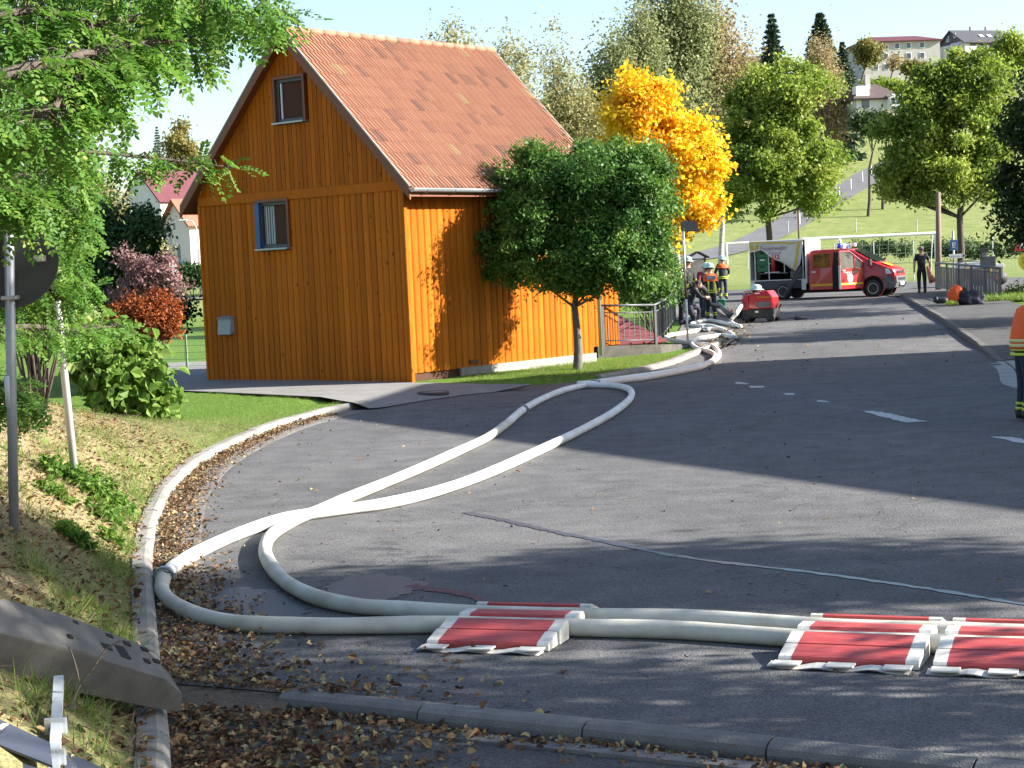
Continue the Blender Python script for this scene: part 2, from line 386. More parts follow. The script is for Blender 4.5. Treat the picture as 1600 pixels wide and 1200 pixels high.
strip('sidewalk', np.linspace(RKY[1] + .5, KEND + 2.6, 40), lambda y: np.interp(y, RKY, RKX) + .1, lambda y: np.interp(y, RKY, RKX) + 3.0 - .4 * max(0, (y - 60) / 15), lambda y: .115 * min(1, max(.06, (y - RKY[1] - 1) / 4)), M_ASPH2, 3, label='asphalt sidewalk along the railing')
strip('forecourt', np.arange(45.2, 76, .8), lambda y: np.interp(y, [43, 49, 58, 76], [4.1, 4.5, 5.6, 5.0]), lambda y: float(xl(y)) + .05, .004, mat('dusty_paving', (.16, .15, .135), .9, col2=(.10, .095, .085), vscale=1.2, bump=.4, bscale=40), 3, label='dusty paved strip beside the cellar railing')
V_ = []
for x_ in np.linspace(-3.1, -1.3, 10):
    y_ = np.interp(x_, [-3.2, -1.2], [11.05, 10.0]); V_ += [(x_, y_ + .12, .004), (x_ - .03, y_ - .12, -.02), (x_ - .06, y_ - .4, -.07)]
tag(link('dirt_edge', fastmesh('dirt_edge', np.array(V_), np.array([(3 * i + k, 3 * i + 3 + k, 3 * i + 4 + k, 3 * i + 1 + k) for i in range(9) for k in range(2)]), mat('dark_dirt', (.07, .055, .04), .95, col2=(.13, .10, .07), vscale=14, bump=.6))), 'dirt covered edge under the leaf drift', kind='structure')
# uphill lane behind the pitch
def lane():
    cl = [G0(*q) for q in [(1010, 414), (1060, 408), (1100, 401), (1140, 391), (1180, 377), (1215, 360), (1250, 340), (1290, 316), (1330, 293), (1365, 272), (1400, 255)]]
    V = []; 
    P = catmull([Vector((q.x, q.y, 0)) for q in cl], 6)
    for i, q in enumerate(P):
        t = (P[min(i + 1, len(P) - 1)] - P[max(i - 1, 0)]).normalized(); nrm = Vector((-t.y, t.x, 0))
        for k in (-1, 1):
            c = q + nrm * 2.1 * k; V.append((c.x, c.y, float(base(c.x, c.y)) + .1))
    F = np.array([(2 * i, 2 * i + 1, 2 * i + 3, 2 * i + 2) for i in range(len(P) - 1)])
    tag(link('lane', fastmesh('lane', np.array(V), F, mat('lane_asphalt', (.12, .12, .128), .9, var=.2, vscale=.5))), 'grey lane climbing the hill', kind='structure')
def catmull(P, n=8):
    P = [Vector(q) for q in P]; out = []
    Q = [P[0] * 2 - P[1]] + P + [P[-1] * 2 - P[-2]]
    for i in range(1, len(Q) - 2):
        a, b, c, d = Q[i - 1:i + 3]
        for k in range(n):
            t = k / n
            out.append(.5 * ((2 * b) + (c - a) * t + (2 * a - 5 * b + 4 * c - d) * t * t + (3 * b - a - 3 * c + d) * t ** 3))
    out.append(P[-1]); return out
lane()

# ------------------------------------------------------------------ kerbs and gutters, one object per stone
def resample(P, step):
    P = [Vector(q) for q in P]; out = [P[0]]; acc = 0; last = P[0]
    for q in P[1:]:
        while (q - last).length + acc >= step:
            t = (step - acc) / (q - last).length; last = last.lerp(q, t); out.append(last.copy()); acc = 0
        acc += (q - last).length; last = q
    return out
def stones(root, name, line, prof, step, m, gap=.006, jit=.006):
    """prof: list of (offset to the left of the line, height)"""
    pts = resample(line, step)
    if (pts[-1] - Vector(line[-1])).length > .15: pts.append(Vector(line[-1]))
    for i in range(len(pts) - 1):
        a, b = pts[i], pts[i + 1]; t = (b - a).normalized(); nl = Vector((-t.y, t.x, 0)).normalized()
        a2 = a + t * gap; b2 = b - t * gap; mb = MB(); jz = random.uniform(-jit, jit); n = len(prof)
        V = [a2 + nl * o + Vector((0, 0, h + jz)) for o, h in prof] + [b2 + nl * o + Vector((0, 0, h + jz + random.uniform(-jit, jit) * .3)) for o, h in prof]
        F = [(k, (k + 1) % n, n + (k + 1) % n, n + k) for k in range(n)] + [tuple(range(n - 1, -1, -1)), tuple(range(n, 2 * n))]
        mb.add([v - a for v in V], F); o = mb.build(name, m, root); o.location = a
kb = empty('kerb', kind='structure'); tag(kb, 'concrete kerb curving along the grassy bank')
yl = np.concatenate([np.arange(5, 31.8, .25)])
lineL = [Vector((float(xl(y)), y, 0)) for y in yl]
stones(kb, 'kerb_stone', lineL, [(-.01, -.12), (-.01, .06), (.015, .095), (.05, .112), (.15, .112), (.15, -.12)], 1.0, M_CONC)
gt = empty('gutter', kind='structure'); tag(gt, 'concrete gutter slabs along the left kerb')
stones(gt, 'gutter_slab', [Vector((float(xl(y)), y, 0)) for y in np.arange(10.8, 31.2, .25)], [(-.015, -.06), (-.43, -.06), (-.43, .006), (-.015, .012)], .75, M_CONC2, gap=.008, jit=.002)
kb2 = empty('near_kerb', kind='structure'); tag(kb2, 'low rounded concrete kerb between road and footway')
ln = [Vector((q[1], q[0], 0)) for q in NEAR][::-1]; ln = ln[:-1] + [Vector((-1.35, 10.08, 0))]
stones(kb2, 'kerb_stone', ln, [(.10, -.15), (.11, -.04), (.10, -.008), (.065, .012), (.01, .02), (-.04, .012), (-.06, -.02), (-.06, -.15)], 1.0, mat('dark_kerb', (.19, .185, .175), .9, col2=(.13, .127, .12), vscale=6, bump=.6, bscale=90, rnd=.08))
gt2 = empty('near_gutter', kind='structure'); tag(gt2, 'flat concrete edging along the footway')
stones(gt2, 'edging_slab', [q + Vector((-.1, -.17, 0)) for q in ln], [(.12, -.12), (-.0, -.12), (-.0, -.06), (.12, -.06)], 1.0, M_CONC2)
kb3 = empty('verge_kerb', kind='structure'); tag(kb3, 'concrete kerb along the grass strip beside the wooden house')
stones(kb3, 'kerb_stone', [Vector((float(xl(y)), y, float(base(0, y)))) for y in np.arange(36.0, 46, .15)], [(-.01, -.12), (-.01, .06), (.015, .09), (.05, .105), (.16, .105), (.16, -.12)], 1.0, M_CONC)
kb4 = empty('sidewalk_kerb', kind='structure'); tag(kb4, 'dark kerb of the sidewalk by the railing')
stones(kb4, 'kerb_stone', [Vector((float(np.interp(y, RKY, RKX)), y, float(base(8, y)) - .11 * (1 - min(1, max(0, (y - RKY[1] - 1) / 4))))) for y in np.arange(RKY[1] + .3, KEND, .2)], [(.01, -.12), (.01, .08), (-.02, .125), (-.16, .125), (-.16, -.12)], 1.5, mat('dark_kerb2', (.12, .11, .1), .9, var=.3, bump=.5))
# turn of the sidewalk kerb at the crossing street
stones(kb4, 'kerb_stone', [Vector((RKX[-1] + .15 * k, KEND + .02 * k + .35 * math.sqrt(k) * .6, float(base(8, KEND)))) for k in range(0, 60)], [(.15, -.12), (.15, .125), (-.0, .125), (-.0, -.12)], 1.5, MATS['dark_kerb2'])
# light concrete gutter rows at the end of the sidewalk
gr = empty('gutter_rows', kind='structure'); tag(gr, 'two pale concrete gutter rows crossing the footpath end')
la = [atz(1600, 610, 0) + Vector((2.4, -2.6, 0)), atz(1600, 610, 0), atz(1555, 575, 0), atz(1510, 538, 0), atz(1490, 523, .06)][::-1]
for off in (0, .34):
    stones(gr, 'gutter_slab', catmull(la, 6), [(off, -.05), (off + .3, -.05), (off + .3, .012), (off, .012)], .9, mat('pale_slab', (.33, .32, .30), .9, var=.25, vscale=6))

# ------------------------------------------------------------------ paving in front of the gable
def sheet(name, pts, m, label=None, kind='structure', parent=None, flat=True):
    mb = MB(); mb.add(pts, [tuple(range(len(pts)))]); o = mb.build(name, m, parent, recalc=False)
    if o.data.polygons[0].normal.z < 0: o.data.flip_normals()
    return tag(o, label, kind=kind)
def pix(pts, z): return [atz(px, py, z) for px, py in pts]
pv = [(180, 606, .17), (250, 609, .17), (330, 612, .17), (420, 616, .17), (500, 620, .16), (552, 629, .13), (577, 638, .03), (600, 636, .02), (660, 626, .015), (720, 617.5, .015), (772, 612.5, .015), (815, 606, .03), (835, 600, .10), (760, 600, .13), (690, 598, .14), (648, 598, .14), (560, 585, .17), (330, 560, .17), (180, 565, .17)]
P = [atz(*q) for q in pv]; c = atz(500, 603, .15); c2 = atz(640, 606, .13)
bm = bmesh.new(); vs = [bm.verts.new(q) for q in P]; f = bm.faces.new(vs); bmesh.ops.triangulate(bm, faces=[f]); me = bpy.data.meshes.new('paving'); bm.to_mesh(me); bm.free(); me.materials.append(M_PAVE)
tag(link('paving', me), 'grey paved path in front of the wooden house', kind='structure')
mh = empty('manhole', atz(677, 613, .085), label='rusty round manhole ring in the paving by the house corner', cat='manhole')
MB().lathe([(.24, -.05), (.24, .012), (.30, .012), (.30, -.05)], seg=28).build('ring', mat('rusty_iron', (.09, .06, .045), .8, var=.4, vscale=20), mh, True)
MB().lathe([(.0, .006), (.238, .006), (.238, -.05)], seg=28).build('lid', M_PAVE, mh, True)

# ------------------------------------------------------------------ markings, wet patches
mk = empty('road_markings', kind='structure'); tag(mk, 'worn white dashes on the asphalt')
def dash(pts, jag=.05):
    P = pix(pts, .006); out = []
    for i, q in enumerate(P):
        n = P[(i + 1) % len(P)]; L = (n - q).length; k = max(1, int(L / .12))
        for j in range(k): out.append(q.lerp(n, j / k) + Vector((random.uniform(-jag, jag), random.uniform(-jag, jag), 0)))
    sheet('dash', out, M_PAINT, parent=mk, kind=None)
dash([(1341, 641), (1372, 643), (1447, 658), (1415, 660)], .03); dash([(1547, 682), (1580, 683), (1660, 698), (1625, 699)], .03)
for q in ([(1091, 574), (1122, 571), (1126, 579), (1094, 581)], [(1109, 587), (1126, 586), (1137, 591), (1116, 593)], [(1171, 603), (1192, 603), (1196, 605), (1176, 606)], [(1146, 596), (1165, 598), (1170, 600), (1152, 600)], [(1222, 614), (1240, 614), (1244, 617), (1226, 617)], [(1275, 625), (1290, 626), (1296, 628), (1280, 628)]): dash(q, .03)
def wet(pts, w, name='wet_trickle', m=None, z=.005):
    P = catmull(pix(pts, z), 14); V = []
    for i, q in enumerate(P):
        t = (P[min(i + 1, len(P) - 1)] - P[max(i - 1, 0)]).normalized(); nrm = Vector((-t.y, t.x, 0)); f = i / (len(P) - 1)
        ww = (w[0] + (w[1] - w[0]) * f) * random.uniform(.6, 1.3)
        V += [q + nrm * ww * random.uniform(.3, .7), q - nrm * ww * random.uniform(.3, .7)]
    mb = MB(); mb.add(V, [(2 * i, 2 * i + 1, 2 * i + 3, 2 * i + 2) for i in range(len(P) - 1)])
    o = mb.build(name, m or mat('water_film', (.06, .07, .09), .28, spec=.6, var=.2, vscale=8), recalc=False); 
    if o.data.polygons[0].normal.z < 0: o.data.flip_normals()
    return tag(o, 'thin wet trickle of water across the asphalt', kind='structure')
wet([(728, 800), (760, 807), (800, 815), (860, 829), (960, 849), (1080, 872), (1250, 892), (1420, 915), (1600, 944), (1680, 957)], (.11, .05))
def puddle(pts, label, m=None, z=.005, jag=.04):
    P = catmull(pix(pts + pts[:1], z), 6)[:-1]
    sheet('wet_patch', [q + Vector((random.uniform(-jag, jag), random.uniform(-jag, jag), 0)) for q in P], m or M_WET, label)
puddle([(505, 920), (540, 902), (590, 897), (640, 905), (670, 915), (640, 925), (600, 938), (540, 938)], 'dark damp patch on the asphalt behind the hoses')
puddle([(335, 940), (345, 922), (390, 918), (440, 925), (480, 945), (470, 962), (400, 962), (345, 958)], 'wet patch inside the hose bend')
puddle([(1128, 545), (1150, 533), (1165, 522), (1190, 512), (1185, 500), (1160, 500), (1150, 512), (1146, 522), (1132, 538)], 'water running along the gutter from the pump', z=.2, jag=.1)
wet([(640, 914), (690, 922), (730, 930), (770, 945)], (.16, .05), 'red_stain', mat('red_stain', (.16, .06, .06), .8, var=.4, vscale=15), .006)['label'] = 'faded red paint smear on the asphalt'
# ------------------------------------------------------------------ the wooden house
HY = .6778; HW, HL, HB, HR, HE = 6.03, 6.25, 4.02, 7.48, 3.98
house = empty('wooden_house', (-2.0, 36.04, 0), math.pi / 2 - HY, 'orange brown timber clad house with red tiled gable roof', 'house')
M_WOOD = mat('orange_cladding', (.49, .142, .012), .5, col2=(.35, .088, .007), vscale=3.2, stretch=(7, 7, .55), bump=.25, bscale=30, rnd=.2, spec=.06, knots=4.5)
M_WOOD2 = mat('upper_cladding', (.43, .115, .009), .55, col2=(.32, .080, .005), vscale=3.2, stretch=(7, 7, .6), bump=.2, bscale=30, rnd=.16, spec=.06, knots=5)
M_WDK = mat('trim_wood', (.19, .052, .012), .55, var=.3, vscale=5, stretch=(3, 3, .6))
M_GAP = mat('dark_wood_gap', (.06, .022, .008), .9)
M_FOUND = mat('plinth', (.30, .28, .25), .9, var=.3, vscale=5, bump=.4)
M_PLDK = mat('dark_plinth', (.10, .095, .09), .9, var=.3, vscale=8)
M_GLASS = mat('window_glass', (.012, .014, .014), .04, spec=.6)
M_TILE = mat('roof_tile', (.45, .17, .1), .8, ramp=[(0, (.17, .085, .062)), (.06, (.23, .108, .068)), (.14, (.27, .122, .072)), (.85, (.315, .142, .082)), (.975, (.30, .142, .082)), (1, (.30, .21, .10))], rnd=.01, bump=.3, bscale=40)
M_ZINC = mat('zinc', (.42, .44, .46), .45, metal=.55, var=.2, vscale=6)
M_BLUE = mat('blue_frame', (.02, .07, .20), .45, var=.15)
tanr = (HR - HE) / (HW / 2 + .375); slope = math.atan(tanr)
def roof_z(yl): return HR - abs(yl - HW / 2) * tanr
bd = MB(); bd.prism([(0.04, .04, 0), (0.04, HW - .04, 0), (.04, HW - .04, HE + .1), (.04, HW / 2, roof_z(HW / 2) - .2), (.04, .04, HE + .1)], (0, 0, .1), (HL - .08, 0, .1))
bd.build('wall', M_GAP, house)
pl = MB(); pl.box((HL / 2, HW / 2, .13), (HL - .16, HW - .16, .42)); pl.build('plinth', M_PLDK, house)
pw = MB(); pw.box((HL / 2 + .75, -.012, .15), (HL - 1.5, .06, .34)); pw.build('foundation_strip', M_FOUND, house)
def board_mesh(w, t, h, m, axis):
    """convex board, bottom at z=0; axis 'g' faces -x, 's' faces -y"""
    pr = [(-w / 2, 0), (-w / 2, t * .45), (-w * .36, t * .85), (0, t), (w * .36, t * .85), (w / 2, t * .45), (w / 2, 0)]
    mb = MB()
    if axis == 'g': mb.prism([(-d, o, 0) for o, d in pr], (0, 0, 0), (0, 0, h))
    else: mb.prism([(o, -d, 0) for o, d in pr], (0, 0, 0), (0, 0, h))
    me = mb.mesh('board', m)
    bm = bmesh.new(); bm.from_mesh(me); bmesh.ops.recalc_face_normals(bm, faces=bm.faces); bm.to_mesh(me); bm.free(); return me
NB = 37; pb = HW / NB
mfull = board_mesh(pb * .94, .05, HB - .13, M_WOOD, 'g'); mcut = board_mesh(pb * .94, .05, 2.93 - .13, M_WOOD, 'g')
for i in range(NB):
    y = (i + .5) * pb; cut = 3.18 < y < 4.22
    o = link('board', mcut if cut else mfull, house); o.location = (.04 + random.uniform(-.004, .004), y, .13)
NS = 31; ps = HL / NS; ms = board_mesh(ps * .955, .04, HE + .05 - .31, M_WOOD, 's')
for i in range(NS):
    o = link('board', ms, house); o.location = ((i + .5) * ps, .04 + random.uniform(-.004, .004), .31)
# upper gable boards, cut to the roof slope and round the attic window
pu = HW / 46
WU = (2.55, 3.47, 5.55, 6.55)
for i in range(46):
    y0, y1 = i * pu + .002, (i + 1) * pu - .002
    zt0, zt1 = roof_z(y0) - .16, roof_z(y1) - .16
    segs = [(HB + .12, zt0, zt1)]
    if y1 > WU[0] and y0 < WU[1]: segs = [(HB + .12, WU[2], WU[2]), (WU[3], zt0, zt1)]
    for zb, a, b in segs:
        if min(a, b) - zb < .06: continue
        mb = MB(); d = .018 + random.uniform(0, .004)
        mb.add([(.04, y0, zb), (.04, y1, zb), (.04, y1, b), (.04, y0, a), (-d, y0 + .006, zb), (-d, y1 - .006, zb), (-d, y1 - .006, b), (-d, y0 + .006, a)],
               [(0, 1, 2, 3), (4, 7, 6, 5), (0, 4, 5, 1), (1, 5, 6, 2), (2, 6, 7, 3), (3, 7, 4, 0)])
        mb.build('board', M_WOOD2, house)
MB().box((-.012, HW / 2, HB + .06), (.07, HW + .02, .20), bev=.008).build('band_board', M_WOOD2, house)
MB().box((0.0, 0.0, 2.05), (.10, .10, 3.9), bev=.01).build('corner_board', M_WOOD, house)
MB().box((0.0, HW, 2.05), (.09, .06, 3.9), bev=.01).build('corner_board', M_WOOD, house)
# windows
def window(y0, y1, z0, z1, fm, depth, trim, curtain=False):
    w = MB(); cy, cz = (y0 + y1) / 2, (z0 + z1) / 2; W, Hh = y1 - y0, z1 - z0; t = .07
    x = depth
    for (a, b) in (((x, y0 + t / 2, cz), (.08, t, Hh)), ((x, y1 - t / 2, cz), (.08, t, Hh)), ((x, cy, z0 + t / 2), (.079, W - 2 * t, t)), ((x, cy, z1 - t / 2), (.079, W - 2 * t, t))): w.box(a, b, bev=.006)
    win = w.build('window', mat('window_dark_frame', (.05, .055, .06), .5) if fm is None else fm, house)
    MB().box((x + .02, cy, cz), (.012, W - 2 * t + .01, Hh - 2 * t + .01)).build('pane', M_GLASS, win)
    s = MB(); s.box((-.06, cy, z0 - .02), (.20, W + .1, .035), ry=-.08); s.build('sill', M_ZINC, win)
    j = MB()
    for (a, b) in (((-.005, y0 - .03, cz), (.14, .06, Hh)), ((-.005, y1 + .03, cz), (.14, .06, Hh)), ((-.006, cy, z1 + .03), (.14, W + .12, .06))): j.box(a, b)
    j.build('casing', M_WDK if trim is M_BLUE else trim, win)
    if trim is M_BLUE: MB().box((-.008, y1 + .005, cz), (.15, .13, Hh - .02)).build('blue_jamb', M_BLUE, win)
    if curtain:
        c = MB(); n = 14; ya, yb = y1 - .12, y1 - .42
        P = [(x + .005 + .014 * math.sin(k * 1.9), ya + (yb - ya) * k / n) for k in range(n + 1)]
        c.add([(a, b, z0 + .08) for a, b in P] + [(a, b, z1 - .08) for a, b in P], [(k, k + 1, n + 2 + k, n + 1 + k) for k in range(n)])
        c.build('curtain', mat('curtain', (.35, .4, .42), .9), win)
    return win
wl = window(3.26, 4.14, 2.99, 3.96, mat('window_dark_frame', (.05, .055, .06), .5), .03, M_BLUE, True); tag(wl, 'blue framed window with a pale curtain at one side')
wu = window(2.60, 3.42, 5.60, 6.49, None, .03, M_WDK); tag(wu, 'small dark attic window in a brown casing')
MB().box((.02, 3.30, 6.04), (.03, .03, .74)).build('sash_edge', mat('white_paint', (.75, .75, .74), .5), wu)
vg = MB().box((.0, 0, 0), (.26, .05, .07)).build('vent_grille', mat('vent_brown', (.09, .04, .015), .7), house); vg.location = (1.95, -.0, .42)
# roof
roof = empty('roof'); roof.parent = house
rf = MB(); x0, x1 = -.20, 6.73
for sgn in (1, -1):
    e = -.375 if sgn == 1 else HW + .375
    nrm = Vector((0, -sgn * math.sin(slope), math.cos(slope)))
    a = Vector((0, e, HE)); b = Vector((0, HW / 2, HR)); th = -.05
    rf.add([(x0, *a.yz), (x1, *a.yz), (x1, *b.yz), (x0, *b.yz)] , [(0, 1, 2, 3)])
    q = [p + Vector((0, 0, -.15)) for p in (a, b)]
    rf.add([(x0, *q[0].yz), (x1, *q[0].yz), (x1, *q[1].yz), (x0, *q[1].yz), (x0, *a.yz), (x1, *a.yz)], [(3, 2, 1, 0), (0, 1, 5, 4)])
rf.build('roof_deck', M_WDK, roof, recalc=False)
# verge boards
for sgn in (1, -1):
    e = -.39 if sgn == 1 else HW + .39
    for xx in (x0 - .02, x1 + .02):
        v = MB(); a = Vector((xx, e, HE - .02)); b = Vector((xx, HW / 2, HR + .0))
        v.add([a + Vector((-.02, 0, .035)), a + Vector((-.02, 0, -.19)), b + Vector((-.02, 0, -.20)), b + Vector((-.02, 0, .035)), a + Vector((.02, 0, .035)), a + Vector((.02, 0, -.19)), b + Vector((.02, 0, -.20)), b + Vector((.02, 0, .035))],
              [(0, 1, 2, 3), (4, 7, 6, 5), (0, 3, 7, 4), (1, 5, 6, 2), (0, 4, 5, 1), (3, 2, 6, 7)])
        v.build('verge_board', M_WDK, roof)
        c = MB(); off = Vector((0, 0, .06)); c.tube([a + off, b + off], .022, 6); c.build('verge_cap', mat('weathered_lath', (.36, .33, .29), .8, var=.3), roof)
# tiles on the street side
NR, NC = 14, 31; SLL = math.hypot(HR - HE, HW / 2 + .375); ex = (SLL + .0) / NR; tw = (x1 - x0) / NC
pr = [(0, .036), (.03, .036), (.045, .009), (.096, .009), (.108, .033), (.132, .033), (.145, .009), (.201, .009), (.2235, .02)]
pr = [(a * tw / .2235, b) for a, b in pr]; n = len(pr); Lt = ex * 1.12
tb = MB(); tb.add([(a, 0, b + .038) for a, b in pr] + [(a, Lt, b + .004) for a, b in pr] + [(a, 0, -.004) for a, b in pr],
    [(k, k + 1, n + k + 1, n + k) for k in range(n - 1)] + [(2 * n + k, 2 * n + k + 1, k + 1, k) for k in range(n - 1)])
tme = tb.mesh('tile', M_TILE)
rot = Matrix.Rotation(slope, 4, 'X')
far_v, far_f, far_r = [], [], []
for c in range(NC):
    for r in range(NR):
        yy = -.375 + r * ex * math.cos(slope); zz = HE + r * ex * math.sin(slope)
        Mx = Matrix.Translation((x0 + c * tw, yy, zz)) @ rot @ Matrix.Rotation(random.uniform(-.006, .006), 4, 'Z')
        if c * NR + r < 300:
            o = link('tile', tme, roof); o.matrix_local = Mx
        else:
            k0 = len(far_v); far_v += [Mx @ v.co for v in tme.vertices]; rv = random.random()
            for p in tme.polygons: far_f.append([k0 + i for i in p.vertices]); far_r.append(rv)
o = link('tile', fastmesh('tile', np.array([tuple(v) for v in far_v]), np.array(far_f), M_TILE, far_r), roof); o['kind'] = 'stuff'
for k in range(18):
    L = (x1 - x0 + .05) / 18; m = MB()
    m.tube([(0, 0, 0), (L * .5, 0, .002), (L * 1.08, 0, .006)], [.105, .107, .11], 12, flat=.75)
    o = m.build('ridge_tile', M_TILE, roof, True); o.location = (x0 - .03 + k * L, HW / 2, HR + .015)
# gutter and downpipe
g = MB(); seg = 8
for i in range(seg + 1):
    pass
prf = [(.065 * math.cos(math.pi + math.pi * k / 8), .065 * math.sin(math.pi + math.pi * k / 8)) for k in range(9)]
g.add([(x0 - .02, -.44 + a, HE - .0 + b) for a, b in prf] + [(x1 + .02, -.44 + a, HE - .03 + b) for a, b in prf], [(k, k + 1, 10 + k, 9 + k) for k in range(8)])
g.add([(x0 - .02, -.44 + a, HE + b) for a, b in prf], [tuple(range(9))]); g.tube([(x0 - .02, -.505, HE), (x1 + .02, -.505, HE - .03)], .012, 6)
gut = g.build('gutter', M_ZINC, house, recalc=False)
br = None
for k in range(8):
    b = MB(); xx = x0 + .4 + k * .85
    b.tube([(xx, -.44 + a * 1.06, HE - .01 + c * 1.06) for a, c in prf], .008, 5); b.build('bracket', M_ZINC, gut)
d = MB(); d.tube([(6.35, -.44, HE - .08), (6.35, -.40, HE - .2), (6.35, -.13, HE - .42), (6.35, -.10, HE - .6), (6.35, -.10, .25)], .045, 8); d.build('downpipe', M_ZINC, house, True)
# low rear annex with its own boards
an = MB(); an.box((7.35, 3.2, 1.35), (2.0, 4.8, 2.5)); an.build('annex_wall', M_GAP, house)
mann = board_mesh(.18, .035, 2.2, M_WOOD, 's')
for i in range(10):
    o = link('board', mann, house); o.location = (6.45 + i * .2, .79, .4)
MB().box((7.4, 3.0, 2.66), (2.3, 5.2, .12)).build('annex_roof', M_WDK, house)
# mailbox / meter box on the gable
def hloc(x, y, z): return house.matrix_basis @ Vector((x, y, z))
mbx = empty('meter_box', hloc(-.02, 5.3, 1.17), house.rotation_euler.z, 'grey metal letter box mounted on the shaded gable boards', 'letter box')
m1 = MB(); m1.hull([(0, -.2, 0), (0, .2, 0), (-.14, -.2, 0), (-.14, .2, 0), (0, -.2, .38), (0, .2, .38), (-.10, -.2, .36), (-.10, .2, .36)]); m1.build('case', mat('grey_box', (.30, .30, .29), .5, var=.1), mbx)
MB().hull([(.0, -.215, .37), (0, .215, .37), (-.15, -.215, .345), (-.15, .215, .345), (0, -.215, .40), (0, .215, .40), (-.15, -.215, .36), (-.15, .215, .36)]).build('lid', mat('grey_lid', (.22, .22, .25), .5), mbx)
MB().tube([(-.1, -.21, .03), (-.1, .21, .03)], .035, 10).build('newspaper_roll', MATS['grey_lid'], mbx, True)
# ------------------------------------------------------------------ foliage tools
def _norm(v): return v / np.maximum(np.linalg.norm(v, axis=-1, keepdims=True), 1e-9)
def leaf_mesh(name, P, size, m, out=None, elong=1.7, up=.5, outw=.6, jitter=1.0, col=None, fold=False, dirs=None):
    """P (n,3) leaf bases; each leaf a diamond (or a folded six-point leaf)"""
    n = len(P); size = np.broadcast_to(size, (n,)) * rng.uniform(.7, 1.3, n)
    nr = rng.normal(size=(n, 3)) * jitter + np.array([0, 0, up])
    if out is not None: nr = nr + out * outw
    nr = _norm(nr)
    t = rng.normal(size=(n, 3)) if dirs is None else dirs + rng.normal(size=(n, 3)) * .25
    t = _norm(t - nr * np.sum(t * nr, -1, keepdims=True)); b = np.cross(nr, t)
    L = size[:, None]; W = L / elong
    rv = rng.random(n) if col is None else np.clip(col, 0, .999)
    if not fold:
        V = np.stack([P, P + t * L * .5 + b * W * .5, P + t * L, P + t * L * .5 - b * W * .5], 1).reshape(-1, 3)
        F = np.arange(4 * n).reshape(n, 4)
        return fastmesh(name, V, F, m, rv)
    k = nr * W * .22
    V = np.stack([P, P + t * L * .3 + b * W * .5 + k, P + t * L * .7 + b * W * .38 + k, P + t * L - k, P + t * L * .7 - b * W * .38 + k, P + t * L * .3 - b * W * .5 + k], 1).reshape(-1, 3)
    i = np.arange(n)[:, None] * 6
    F = np.concatenate([np.concatenate([i, i + 1, i + 2, i + 3], 1), np.concatenate([i, i + 3, i + 4, i + 5], 1)])
    return fastmesh(name, V, F, m, np.concatenate([rv, rv]))
def clumps(ell, n_sub, n_leaf, spread, hollow=.72, flat=.8, seed=0):
    """ell: list of (centre, radii); leaves gathered in sub-clumps near the ellipsoid skins"""
    g = np.random.default_rng(seed); C = []; vol = np.array([r[0] * r[1] * r[2] for _, r in ell]) ** .67; w = vol / vol.sum()
    k = g.choice(len(ell), n_sub, p=w); d = _norm(g.normal(size=(n_sub, 3))); rad = g.uniform(hollow, 1.0, n_sub) ** .8 * g.choice([1, 1, 1, 1.13], n_sub)
    cen = np.array([c for c, _ in ell])[k]; rr = np.array([r for _, r in ell])[k]
    sub = cen + d * rr * rad[:, None]
    ks = g.integers(0, n_sub, n_leaf); sp = spread * g.uniform(.55, 1.25, n_sub)[ks]
    off = g.normal(size=(n_leaf, 3)) * sp[:, None] * np.array([1, 1, flat])
    P = sub[ks] + off
    o = _norm(P - cen[ks])
    tone = g.random(n_sub)[ks] * .55 + g.random(n_leaf) * .45
    return P, o, tone, sub
def limb_mesh(base_p, top, r0, subs, n_limb, seed, bend=.12, r_top=.3):
    g = random.Random(seed); mb = MB(); b = Vector(base_p); t = Vector(top); n = 7
    bend = .022 * (t - b).length
    pts = [b.lerp(t, i / (n - 1)) + Vector((g.uniform(-bend, bend), g.uniform(-bend, bend), 0)) * min(1, i * .5) for i in range(n)]
    mb.tube([pts[0] - Vector((0, 0, .15))] + pts, [r0 * 1.35] + [r0 * (1 - (1 - r_top) * i / (n - 1)) for i in range(n)], 9)
    for s in g.sample(list(range(len(subs))), min(n_limb, len(subs))):
        e = Vector(subs[s]); i = g.randint(2, n - 2)
        for kk in range(n):
            if pts[kk].z < e.z - .15 * (e - b).length: i = max(2, kk)
        i = min(i, n - 2); p0 = pts[i]; mid = p0.lerp(e, .5) + Vector((g.uniform(-.15, .15), g.uniform(-.15, .15), -.05)) * (e - p0).length * .5
        rr = r0 * (1 - (1 - r_top) * i / (n - 1)) * .5
        mb.tube(catmull([p0, mid, e], 3), [rr * (1 - .8 * q / 6) for q in range(7)], 5)
    return mb
def leafmat(name, ramp, trans=.4, rough=.55):
    return mat(name, (0, 0, 0), rough, ramp=ramp, trans=trans, spec=.3)
